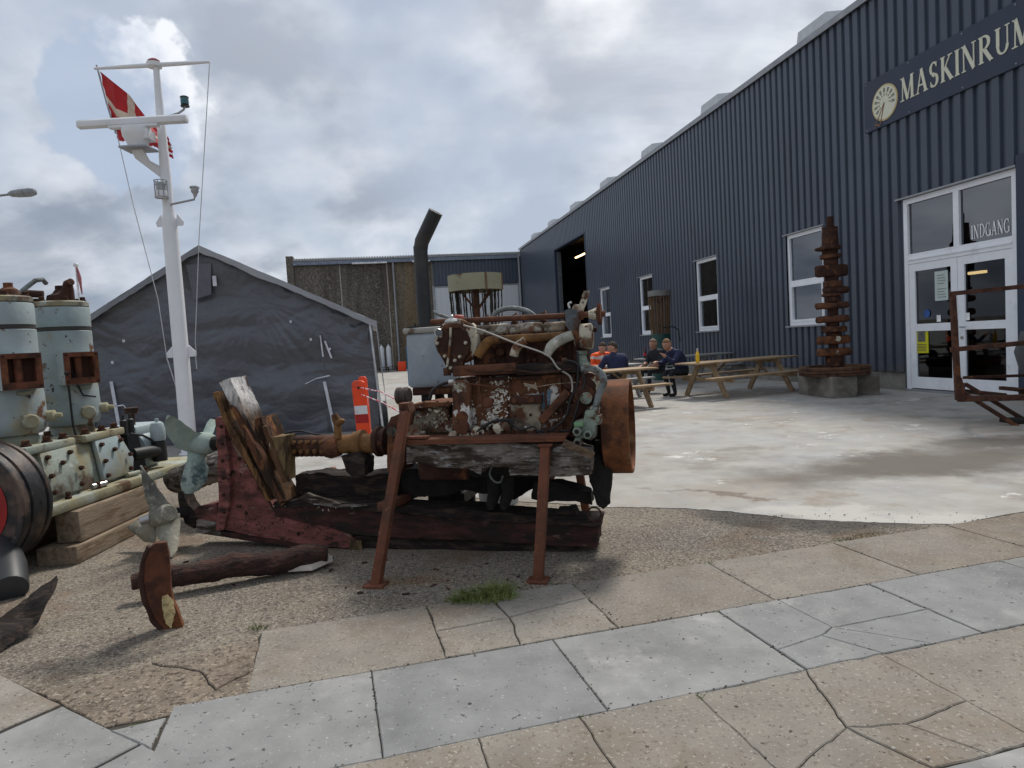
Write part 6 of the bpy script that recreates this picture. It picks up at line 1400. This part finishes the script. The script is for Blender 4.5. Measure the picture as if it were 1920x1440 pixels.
# ================================================================ PICNIC TABLES
PINE = M('pine_boards', (.33, .235, .14), .75, var=.25, vs=1.4, layers=[dict(c=(.22, .145, .08), s=1.2, t=.55, w=.08, a=.7), dict(c=(.14, .085, .045), s=9, t=.70, w=.02)], bump=.003, bs=5, st=(3, 14, 14), rz=-R(22))
GREYT = M('grey_table', (.30, .30, .29), .7, var=.15, vs=2)
def picnic(c, ang, hl, label, m, af=None, span=.64, tw=.38):
    o = root('picnic_table', c, label, 'picnic table', 'picnic tables in front of the hall')
    a_ = V((math.cos(ang), math.sin(ang), 0)); p_ = V((a_.y, -a_.x, 0))
    f = lambda x, y, z: c + a_ * x + p_ * y + UP * z
    af = af or hl * .62; nb = 5; w = 2 * tw / nb
    for k in range(nb): MB().box(-hl, hl, -tw + k * w + .005, -tw + (k + 1) * w - .005, .72, .757, f).build('top_board', m, o, bev=.004)
    for s in (-1, 1):
        for k in range(2): y0 = s * .70 + (-.125 + k * .127); MB().box(-hl, hl, y0, y0 + .12, .42, .457, f).build('seat_board', m, o, bev=.004)
        MB().box(s * af - .022, s * af + .022, -tw + .02, tw - .02, .64, .718, f).build('top_batten', m, o)
        MB().box(s * af - .022, s * af + .022, -.80, .80, .335, .418, f).build('seat_bearer', m, o)
        for t in (-1, 1):
            MB().beam(f(s * af + s * .046, t * .20, .715), f(s * af + s * .046, t * span, 0.0), .045, .11, up=p_).build('leg', m, o)
            MB().prism([f(s * af, 0, 0)] * 0 + [f(s * (af - .03), .02 * t, .38), f(s * (af - .03), .02 * t + .05 * t, .38), f(s * (af - .45), .02 * t + .05 * t, .70), f(s * (af - .45), .02 * t, .70)], a_ * .04).build('brace', m, o) if t > 0 else None
    return o, f
t1, f1_ = picnic(V((4.97, 14.96, 0)), R(24.8), 1.42, 'long pine picnic table with a yellow bottle on its end', PINE, af=.87)
t2, f2_ = picnic(V((1.70, 13.35, 0)), R(23), 1.15, 'pine picnic table between the flywheel and the man in navy', PINE, af=.72)
t3, f3_ = picnic(V((5.0, 19.6, 0)), R(25), 1.5, 'grey picnic table against the hall behind the seated men', GREYT, af=.95)
t4, f4_ = picnic(V((2.05, 15.75, 0)), R(20), .95, 'small table between the man in orange and the man in navy', GREYT, af=.6)
def bottle(p, liq, cap, label, h=.24, r=.033):
    LQ = M('liquid_' + label.split()[0], liq, .15, var=.05, spec=.6)
    o = MB().lathe([(r * .8, 0), (r, .01), (r, h * .55), (r * .9, h * .66), (r * .42, h * .82)], p, n=16).build('bottle', LQ, origin=p); props(o, label, 'bottle', 'drink bottles')
    MB().lathe([(r * 1.01, h * .25), (r * 1.01, h * .5)], p, n=16).build('label_band', cap[1], o)
    MB().lathe([(r * .42, h * .82), (r * .45, h * .84), (r * .45, h), (r * .1, h * 1.01)], p, n=12).build('cap', cap[0], o)
LETW = M('clear_white', (.6, .6, .58), .3)
bottle(f1_(-1.22, .14, .757), (.75, .45, .01), (LETW, M('yellow_wrap', (.8, .5, .02), .4)), 'yellow soft drink bottle standing on the long pine table', h=.30, r=.042)
bottle(f3_(-1.35, -.05, .757), (.03, .012, .01), (REDL, M('red_wrap', (.5, .02, .04), .4)), 'dark cola bottle with red label on the grey table', h=.30, r=.042)
bottle(f4_(.0, .15, .757), (.35, .36, .38), (LETW, LETW), 'clear water bottle in front of the man in orange', h=.24, r=.04)
# ================================================================ PEOPLE
SKIN = M('skin', (.42, .22, .15), .6, var=.1); SKIN2 = M('skin_tanned', (.36, .19, .125), .6, var=.1)
def person(label, J, mats, hair, headdir, headpos, hr=.105, bald=False, jacket_band=None):
    """J: joints in world space; one continuous skinned body, cloth by region, hair as a child"""
    me = bpy.data.meshes.new('body'); seg = []; names = []
    vs, rad, es, tag = [], [], [], []
    def vtx(p, r, t): vs.append(p); rad.append(r); tag.append(t); return len(vs) - 1
    hip = vtx(J['hip'], .165, 'pants'); waist = vtx(J['hip'].lerp(J['chest'], .45), .175, 'top'); chest = vtx(J['chest'], .20, 'top'); neck = vtx(J['neck'], .075, 'collar'); head0 = vtx(J['neck'].lerp(headpos, .6), .06, 'skin')
    es += [(hip, waist), (waist, chest), (chest, neck), (neck, head0)]
    for s in ('l', 'r'):
        sh = vtx(J['sh' + s], .092, 'top'); elb = vtx(J['el' + s], .062, 'top'); wr_ = vtx(J['wr' + s], .036, mats.get('fore', 'top')); hd = vtx(J['ha' + s], .036, 'skin')
        es += [(chest, sh), (sh, elb), (elb, wr_), (wr_, hd)]
        fd = (J['ha' + s] - J['wr' + s]).normalized(); sdv = fd.cross(UP); sdv = sdv.normalized() if sdv.length > .1 else V((1, 0, 0))
        for k in range(4):
            a = vtx(J['ha' + s] + fd * .03 + sdv * (k - 1.5) * .02, .011, 'skin'); c_ = vtx(J['ha' + s] + fd * (.07 + .008 * (k in (1, 2))) + sdv * (k - 1.5) * .022 - UP * .018, .009, 'skin'); es += [(hd, a), (a, c_)]
        a = vtx(J['wr' + s].lerp(J['ha' + s], .6) + sdv * .045, .011, 'skin'); c_ = vtx(J['ha' + s] + sdv * .055 + fd * .02, .009, 'skin'); es += [(hd, a), (a, c_)]
        th = vtx(J['hi' + s], .098, 'pants'); kn = vtx(J['kn' + s], .066, 'pants'); an = vtx(J['an' + s], .043, 'pants'); he = vtx(J['an' + s] + V((0, 0, -.045)), .043, 'shoe'); toe = vtx(J['to' + s], .035, 'shoe')
        es += [(hip, th), (th, kn), (kn, an), (an, he), (he, toe)]
    me.from_pydata([tuple(p) for p in vs], es, [])
    ob = bpy.data.objects.new('tmp', me); COL.objects.link(ob)
    sk = ob.modifiers.new('skin', 'SKIN'); sk.use_smooth_shade = True
    for i, d in enumerate(me.skin_vertices[0].data): d.radius = (rad[i], rad[i] * (.78 if tag[i] in ('top',) and rad[i] > .1 else 1)); d.use_root = (i == 0)
    ob.modifiers.new('sub', 'SUBSURF').levels = 2
    dg = bpy.context.evaluated_depsgraph_get(); dg.update()
    ev = ob.evaluated_get(dg); me2 = bpy.data.meshes.new_from_object(ev)
    keys = ['skin', 'top', 'pants', 'shoe', 'collar', 'band']
    bm = bmesh.new(); bm.from_mesh(me2)
    for f in bm.faces:
        c = f.calc_center_median(); best = 9; bt = 'top'
        for (a, b_) in es:
            d = vs[b_] - vs[a]; t = max(0, min(1, (c - vs[a]).dot(d) / max(d.length_squared, 1e-9))); q = (c - vs[a] - d * t).length / (rad[a] + (rad[b_] - rad[a]) * t)
            if q < best: best = q; bt = tag[b_] if t > .5 or tag[b_] in ('skin',) else tag[a]
        if jacket_band and bt == 'top':
            z = (c - J['hip']).z
            if any(abs(z - h) < .028 for h in jacket_band): bt = 'band'
        f.material_index = keys.index(bt)
    MI = None
    # head joined to the same surface object: skull, jaw, nose, brow, ears, eyes
    hd_ = V(headdir).normalized(); sd_ = hd_.cross(UP).normalized(); up_ = sd_.cross(hd_)
    rings, seg_n = 14, 18; grid = []
    for i in range(rings + 1):
        a = math.pi * i / rings; row_ = []
        for k in range(seg_n):
            q = 2 * math.pi * k / seg_n
            x, y, z = math.sin(a) * math.cos(q), math.sin(a) * math.sin(q), math.cos(a)      # y forward
            sx_, sy_ = .74, .92
            if z < -.1: sx_ *= 1 - .34 * (-z - .1); sy_ *= 1 - .10 * (-z - .1)
            p = V((x * sx_, y * sy_, z * 1.12))
            if y > .8 and abs(x) < .25: p.y += .16 * math.exp(-((z + .12) / .16) ** 2) + .05 * math.exp(-((z + .62) / .12) ** 2)
            if y > .6 and .15 < abs(x) < .5: p.y -= .07 * math.exp(-((z - .08) / .12) ** 2)
            if y > .6: p.y += .05 * math.exp(-((z - .28) / .10) ** 2)
            if abs(x) > .9 and y < .3: p.x += math.copysign(.13, x) * math.exp(-((z) / .25) ** 2)
            row_.append(bm.verts.new(headpos + (sd_ * p.x + hd_ * p.y + up_ * p.z) * hr))
        grid.append(row_)
    nf = []
    for i in range(rings):
        for k in range(seg_n):
            k2 = (k + 1) % seg_n
            try: f = bm.faces.new((grid[i][k], grid[i + 1][k], grid[i + 1][k2], grid[i][k2])); f.material_index = 0; f.smooth = True; nf.append(f)
            except ValueError: pass
    base = J['foot'] if 'foot' in J else V((J['hip'].x, J['hip'].y, 0))
    bmesh.ops.translate(bm, verts=bm.verts, vec=-base)
    MI = [f.material_index for f in bm.faces]
    bm.to_mesh(me2); bm.free()
    me2.materials.clear()
    for k in keys: me2.materials.append(mats.get(k, mats['top']))
    me2.polygons.foreach_set('material_index', MI); me2.update()
    o = bpy.data.objects.new('person', me2); COL.objects.link(o); o.location = base; ORI[o] = base
    bpy.data.objects.remove(ob)
    props(o, label, 'person', 'men sitting at the picnic tables')
    # hair cap
    if hair:
        vs_, fs_ = [], []
        for i in range(9):
            a = math.pi * .5 * i / 8 * (1.12)
            for k in range(20):
                q = 2 * math.pi * k / 20; x, y, z = math.sin(a) * math.cos(q), math.sin(a) * math.sin(q), math.cos(a)
                if z < .45 and y > .15: a2 = min(a, .80 if not bald else .35); x, y, z = math.sin(a2) * math.cos(q), math.sin(a2) * math.sin(q), math.cos(a2)
                s = 1.035 + .03 * noise.noise(V((x * 6, y * 6, z * 6)))
                vs_.append(headpos + (sd_ * x * .76 * s + hd_ * (y * .92 * s - .02) + up_ * (z * 1.14 * s + (.0 if not bald else -.02))) * hr)
        for i in range(8):
            for k in range(20): k2 = (k + 1) % 20; fs_.append((i * 20 + k, (i + 1) * 20 + k, (i + 1) * 20 + k2, i * 20 + k2))
        MB().add(vs_, fs_).build('hair', hair, o, sm=180)
    for s in (-1, 1): MB().ball(headpos + (sd_ * .30 * s + hd_ * .84 + up_ * .08) * hr, .010, 8, 6).build('eye', INK, o)
    return o
NAVYC = M('navy_cloth', (.018, .024, .065), .85, var=.25, vs=9, bump=.006, bs=14); BLKC = M('black_cloth', (.016, .017, .022), .85, var=.3, vs=9, bump=.006, bs=14); ORAC = M('hi_vis_orange', (.85, .10, .012), .7, var=.12, vs=9, bump=.006, bs=14); REFB = M('reflective_band', (.55, .56, .55), .5); SHOE = M('black_shoe', (.012, .012, .013), .6)
H_BR = M('brown_hair', (.06, .035, .02), .8, var=.4, vs=40); H_BL = M('fair_hair', (.22, .12, .055), .8, var=.4, vs=40); H_DK = M('cropped_dark_hair', (.05, .035, .028), .85, var=.4, vs=50); H_SH = M('shaved_hair', (.20, .12, .09), .8, var=.2)
def seated(hip, face, lean, knee_out, feet, **k):
    """joints of a man seated at hip, facing along face"""
    f = V(face).normalized(); s = f.cross(UP)          # s: his right side
    J = dict(hip=hip + UP * .10, chest=hip + UP * .43 + f * lean * .55, neck=hip + UP * .565 + f * lean * .80)
    for n_, sg in (('r', 1), ('l', -1)):
        J['sh' + n_] = J['chest'] + s * sg * .20 + UP * .06
        J['hi' + n_] = hip + s * sg * .10 + UP * .06 + f * .06
        J['kn' + n_] = hip + s * sg * knee_out + f * .46 + UP * (.07)
        J['an' + n_] = V((J['kn' + n_].x, J['kn' + n_].y, .09)) + f * feet
        J['to' + n_] = J['an' + n_] + f * .17 - UP * .05
    J.update(k); return J, f, s
def arms(J, f, s, el, wr_):
    for n_, sg, (e, w) in (('r', 1, (el[0], wr_[0])), ('l', -1, (el[1], wr_[1]))):
        J['el' + n_] = J['sh' + n_] + f * e[0] + s * sg * e[1] + UP * e[2]
        J['wr' + n_] = J['el' + n_] + f * w[0] + s * sg * w[1] + UP * w[2]
        d = (J['wr' + n_] - J['el' + n_]).normalized(); J['ha' + n_] = J['wr' + n_] + d * .075
# man with the fair hair at the end of the long table
hip = dep(1284, 697, 15.35); hip.z = .47
J, f, s = seated(hip, (-.93, -.36, 0), .46, .12, -.10)
arms(J, f, s, [(.16, .06, -.22), (.20, .03, -.20)], [(.20, -.10, .03), (.19, -.02, .15)])
person('fair haired man in dark hooded jacket seated at the long table end', J, dict(skin=SKIN, top=NAVYC, pants=BLKC, shoe=SHOE, collar=NAVYC), H_BL, (-.75, -.62, -.18), J['neck'] + f * .08 + UP * .125, hr=.12)
# bald man in black T-shirt
hip = dep(1238, 693, 16.6); hip.z = .47
J, f, s = seated(hip, (-.86, -.50, 0), .18, .14, .05)
arms(J, f, s, [(.12, .04, -.26), (.12, .04, -.26)], [(.24, -.08, -.05), (.25, -.04, -.04)])
person('bald man in black T-shirt with tattooed forearms', J, dict(skin=SKIN2, top=BLKC, pants=BLKC, shoe=SHOE, collar=BLKC, fore='skin'), H_SH, (-.62, -.78, -.05), J['neck'] + f * .05 + UP * .135, hr=.12, bald=True)
# man in navy with his back to the camera
hip = dep(1160, 715, 14.25); hip.z = .47
J, f, s = seated(hip, (-.28, .96, 0), .22, .13, .05)
arms(J, f, s, [(.14, .12, -.24), (.14, .12, -.24)], [(.22, -.10, .0), (.22, -.10, .0)])
person('man in navy sweater sitting with his back turned', J, dict(skin=SKIN, top=NAVYC, pants=BLKC, shoe=SHOE, collar=NAVYC), H_DK, (-.95, .25, -.1), J['neck'] + f * .04 + UP * .135, hr=.118)
# man in orange facing the camera
hip = dep(1127, 712, 16.6); hip.z = .47
J, f, s = seated(hip, (.18, -.98, 0), .22, .12, .0)
arms(J, f, s, [(.12, .12, -.24), (.12, .12, -.24)], [(.20, -.12, .02), (.20, -.10, .04)])
person('man in bright orange work jacket with reflective stripes', J, dict(skin=SKIN, top=ORAC, pants=BLKC, shoe=SHOE, collar=BLKC, band=REFB), H_BR, (.22, -.93, -.3), J['neck'] + f * .07 + UP * .125, hr=.118, jacket_band=(.12, .36))
# ================================================================ CRANKSHAFT MONUMENT
CY = 13.4
cc = dep(1560, 720, CY); cc.z = 0
BLOCK = M('old_concrete_block', (.20, .185, .16), .92, var=.25, vs=4, layers=[dict(c=(.09, .075, .06), s=2, t=.54, w=.1, a=.8)], bump=.008, bs=25)
q0, q1 = gnd(1498, 744), gnd(1545, 749)
def cblock(a, c, depth_, h, label):
    d = (c - a).normalized(); n_ = V((-d.y, d.x, 0))
    if n_.y < 0: n_ = -n_
    o = MB().prism([a, c, c + n_ * depth_, a + n_ * depth_], (0, 0, h)).build('concrete_block', BLOCK, bev=.015, rough=(.12, .006, 4, 1), origin=(a + c) / 2); props(o, label, 'concrete block', 'concrete blocks under the crankshaft'); return o
zb = dep(1520, 707, CY - .3).z
cblock(gnd(1497, 739), gnd(1561, 748), .50, zb, 'left concrete block under the rusty flywheel ring')
cblock(gnd(1598, 742), gnd(1650, 741), .55, zb, 'right concrete block under the rusty flywheel ring')
ck = root('crankshaft', cc + UP * zb, 'tall rusty crankshaft standing upright in a flywheel ring', 'crankshaft')
R_RING = rust('ring_rust', (.10, .05, .028), bump=.004)
zr = dep(1565, 686, CY).z
MB().lathe([(.46, zb + .002), (.64, zb + .002), (.645, zb + .03), (.63, zb + .04), (.65, zb + .06), (.65, zb + .10), (.635, zb + .11), (.65, zb + .12), (.65, zr - .02), (.64, zr), (.52, zr), (.50, zr - .05)], dep(1564, 700, CY) * 1.0 - UP * dep(1564, 700, CY).z, n=48, close=True).build('flywheel_ring', R_RING, ck, sm=25)
MB().lathe([(.5, zb + .02), (.12, zb + .04), (.12, zr)], cc, n=30).build('ring_web', R_DARK, ck)
def zc_(y): return dep(1440 + 420 / 3.6, 380 + y / 3.6, CY).z
PX = 13.4 / F_PX / 3.6 * .995
def cpart(name, x0, x1, y0, y1, m, kind='disc', x2=None, x3=None, dp=None):
    za, zb_ = zc_(y1), zc_(y0); cxm = 1440 + (x0 + x1) / 7.2; p = dep(cxm, 380 + (y0 + y1) / 7.2, CY); w = (x1 - x0) * PX / 2; c = V((p.x, CY, 0))
    if kind == 'disc': MB().lathe([(w * .92, za), (w, za + .015), (w, zb_ - .015), (w * .92, zb_)], c, n=24).build(name, m, ck, rough=(.09, .005, 6, y0))
    elif kind == 'cone': MB().lathe([(w, za), (w, za + .03), (w * .82, za + .05), (w * .72, zb_ - .03), (w * .78, zb_)], c, n=24).build(name, m, ck, rough=(.09, .005, 6, y0))
    else: MB().prism([V((c.x + w * a, CY + (dp or .16) * b_, za)) for a, b_ in [(math.copysign(abs(math.cos(q)) ** .7, math.cos(q)), math.sin(q)) for q in [2 * math.pi * (k + .5) / 20 for k in range(20)]]], (0, 0, zb_ - za)).build(name, m, ck, bev=.04, rough=(.05, .010, 8, y0))
for a in (('shaft_stub', 395, 440, 95, 175, R_DARK), ('taper', 352, 486, 168, 305, R_DARK, 'cone'), ('collar', 322, 486, 300, 320, R_DARK), ('journal', 368, 470, 318, 352, R_DARK), ('collar', 355, 490, 350, 378, R_MID), ('journal', 378, 470, 376, 425, R_DARK), ('web', 318, 537, 422, 500, R_DARK, 'web'), ('journal', 386, 474, 498, 535, R_DARK), ('collar', 376, 494, 530, 572, R_MID), ('web', 372, 545, 570, 615, R_DARK, 'web'), ('collar', 366, 490, 612, 634, R_MID), ('journal', 384, 490, 632, 672, R_DARK), ('web', 318, 547, 674, 716, R_MID, 'web'), ('journal', 408, 472, 714, 766, R_DARK), ('web', 324, 548, 764, 810, R_MID, 'web'), ('journal', 398, 478, 808, 838, R_DARK), ('collar', 362, 527, 836, 876, R_DARK), ('journal', 394, 494, 874, 902, R_DARK), ('web', 328, 556, 900, 956, R_ORANGE, 'web'), ('journal', 412, 472, 954, 986, R_DARK), ('web', 328, 562, 984, 1036, R_ORANGE, 'web'), ('journal', 390, 506, 1034, 1110, R_DARK)):
    cpart(*a)
for y in (920, 1016): MB().lathe([(.055, 0), (.055, .012), (.03, .014)], V((dep(1440 + 445 / 3.6, 640, CY).x, CY - .17, zc_(y))), V((0, -1, 0)), 12).build('pin_face', R_CREAM, ck)
# ================================================================ RUSTY RAILED FRAME AT THE RIGHT EDGE
TY = 8.7
tp_ = lambda x, y, d=0: dep(x, y, TY + d)
tr = root('railed_trolley', tp_(1900, 800), 'rusty steel trolley frame with rails at the right edge', 'trolley')
R_RAIL = rust('rail_rust', (.075, .032, .020), bump=.002)
def rail(name, a, c, w, h, m=R_RAIL): MB().beam(a, c, w, h).build(name, m, tr, bev=.003)
ext = lambda a, c, L_: a + (c - a).normalized() * L_
rail('post', tp_(1786, 551), tp_(1797, 750), .06, .06)
rail('rail', tp_(1780, 551), ext(tp_(1780, 551), tp_(1920, 537), 2.4), .03, .055)
rail('rail', tp_(1782, 656), ext(tp_(1782, 656), tp_(1920, 643), 2.4), .03, .06)
rail('rail', tp_(1797, 748), ext(tp_(1797, 748), tp_(1920, 745), 2.4), .06, .075)
rail('post', tp_(1798, 708, .05), tp_(1806, 748, .05), .05, .05, R_LEG)
rail('rail', tp_(1806, 708, .9), ext(tp_(1806, 708, .9), tp_(1920, 704, .9), 2.4), .03, .04, R_DARK)
rail('rail', tp_(1800, 745, .05), tp_(1808, 720, .9), .04, .04, R_DARK)
rail('brace', tp_(1810, 720, .5), ext(tp_(1810, 720, .5), tp_(1925, 790, .1), 1.3), .06, .05, R_DARK)
rail('brace', tp_(1806, 736, .1), ext(tp_(1806, 736, .1), tp_(1900, 795, -.2), 1.0), .06, .05, R_DARK)
MB().obox(tp_(1925, 794) , (.25, 0, 0), (0, .15, 0), (0, 0, .07)).build('foot', CHARRED, tr, bev=.01)
for k in range(4): MB().box(tp_(1806, 740).x + .6 * k + .5, tp_(1806, 740).x + .6 * k + .56, TY, TY + .9, tp_(1806, 745).z - .03, tp_(1806, 745).z + .02).build('crossbar', R_DARK, tr)
MB().tube([tp_(1922, 700, .4), tp_(1918, 660, .4), tp_(1924, 622, .4)], [.05, .10, .06], 14).build('hung_float', M('grey_float', (.08, .085, .09), .6, var=.2), tr)
MB().lathe([(.02, 0), (.10, .10), (.11, .12)], tp_(1922, 745, .3), UP, 16).build('hung_bowl', R_DARK, tr)
# ================================================================ WEEDS AND LITTER
GRS = M('grass_blades', (.13, .17, .045), .7, var=.4, vs=9); GRS2 = M('dry_grass', (.20, .20, .07), .8, var=.3)
def tuft(c, n, rad, h, label, name='grass', kind='stuff', m=GRS):
    b = MB()
    for _ in range(n):
        a = random.uniform(0, 6.28); r_ = rad * math.sqrt(random.random()); p = c + V((r_ * math.cos(a), r_ * .5 * math.sin(a), .0)); l = h * random.uniform(.45, 1.15) * (1 - .5 * r_ / rad)
        d = V((random.gauss(0, .5) + .5 * math.cos(a), random.gauss(0, .5), 1)).normalized(); s = d.cross(V((random.gauss(0, 1), random.gauss(0, 1), .1))).normalized() * .0022
        q = p + d * l * .6; t = q + (d + V((d.x, d.y, -.5))).normalized() * l * .45
        b.add([p - s, p + s, q + s * .8, q - s * .8, t], [(0, 1, 2, 3), (3, 2, 4)], 1 if random.random() < .2 else 0)
    o = b.build(name, [m, GRS2], origin=c, fix=False); return props(o, label, kind=kind)
tuft(gnd(905, 1128), 600, .17, .15, 'tuft of green grass growing at the pavement edge')
tuft(gnd(935, 1122), 260, .07, .19, 'taller grass blades beside the tuft')
tuft(gnd(865, 1130), 160, .09, .08, 'low grass left of the tuft')
tuft(gnd(482, 1180), 26, .05, .07, 'small weed at the slab corner')
for (x, y, r_, n_) in ((1590, 1012, .10, 160), (1640, 1004, .14, 150), (1355, 1056, .06, 60), (1362, 1064, .04, 40)): tuft(gnd(x, y), n_, r_, .018, 'flat moss and grass in the pavement joint', m=GRS2 if r_ > .12 else GRS)
PEBM = [M('pebble_a', (.10, .085, .07), .9), M('pebble_b', (.24, .21, .17), .9), M('pebble_c', (.045, .038, .032), .9)]
b = MB()
for _ in range(150):
    x, y = random.uniform(0, 1900), random.uniform(960, 1430)
    if random.random() < .55: x, y = random.gauss(1500, 160), random.gauss(975, 9)
    p = gnd(x, y); 
    if p.length > 12 or p.y < 1.5: continue
    r_ = random.choice((.0025, .0035, .0055)) * random.uniform(.6, 1.3); p.z = .012 + r_ * .3
    b.ball(p, (r_ * 1.2, r_, r_ * .6), 6, 4, mi=random.randrange(3))
props(b.build('pebbles', PEBM), 'scattered pebbles and chips on the ground', kind='stuff')
b = MB()
for _ in range(46):
    p = gnd(random.uniform(300, 1050), random.uniform(1040, 1130)); l = random.uniform(.005, .022); a = random.uniform(0, 3.14)
    b.obox(p + UP * .006, V((math.cos(a), math.sin(a), 0)) * l, V((-math.sin(a), math.cos(a), 0)) * l * .25, UP * .004, mi=random.randrange(3))
props(b.build('wood_crumbs', [W_PALE, W_CHAR, R_MID], rough=(.03, .004, 40, 1)), 'crumbs of rotten wood and rust on the asphalt', kind='stuff')

b = MB(); rg = random.Random(5)
for _ in range(900):
    k = rg.random()
    if k < .35: p = pv(rg.uniform(-1.3, 4.5), -.665 + rg.gauss(0, .012))
    elif k < .6: p = pv(rg.uniform(-1.6, 4.4), rg.gauss(0, .006))
    elif k < .75: p = pv(rg.uniform(-1.6, 4.0), .66 + rg.gauss(0, .007))
    elif k < .9: p = pv(rg.choice(AJ + [.36, 1.225]) + rg.gauss(0, .007), rg.uniform(-.66, 0))
    else: p = pv(rg.choice(BJ) + rg.gauss(0, .006), rg.uniform(0, .66))
    r_ = rg.uniform(.0018, .005); p.z = .014 + r_ * .2
    b.ball(p, (r_ * 1.2, r_, r_ * .6), 5, 3, mi=rg.randrange(3))
props(b.build('grit', PEBM), 'fine grit lying in and along the slab joints', kind='stuff')
for (p_, q_) in ((-.49, -.60), (.34, -.62), (1.2, -.64), (.86, .02), (-.1, .67), (.36, .69)):
    tuft(pv(p_, q_, .005), 22, .03, .03, 'tiny moss tuft in a slab joint')
SC.render.engine = 'CYCLES'
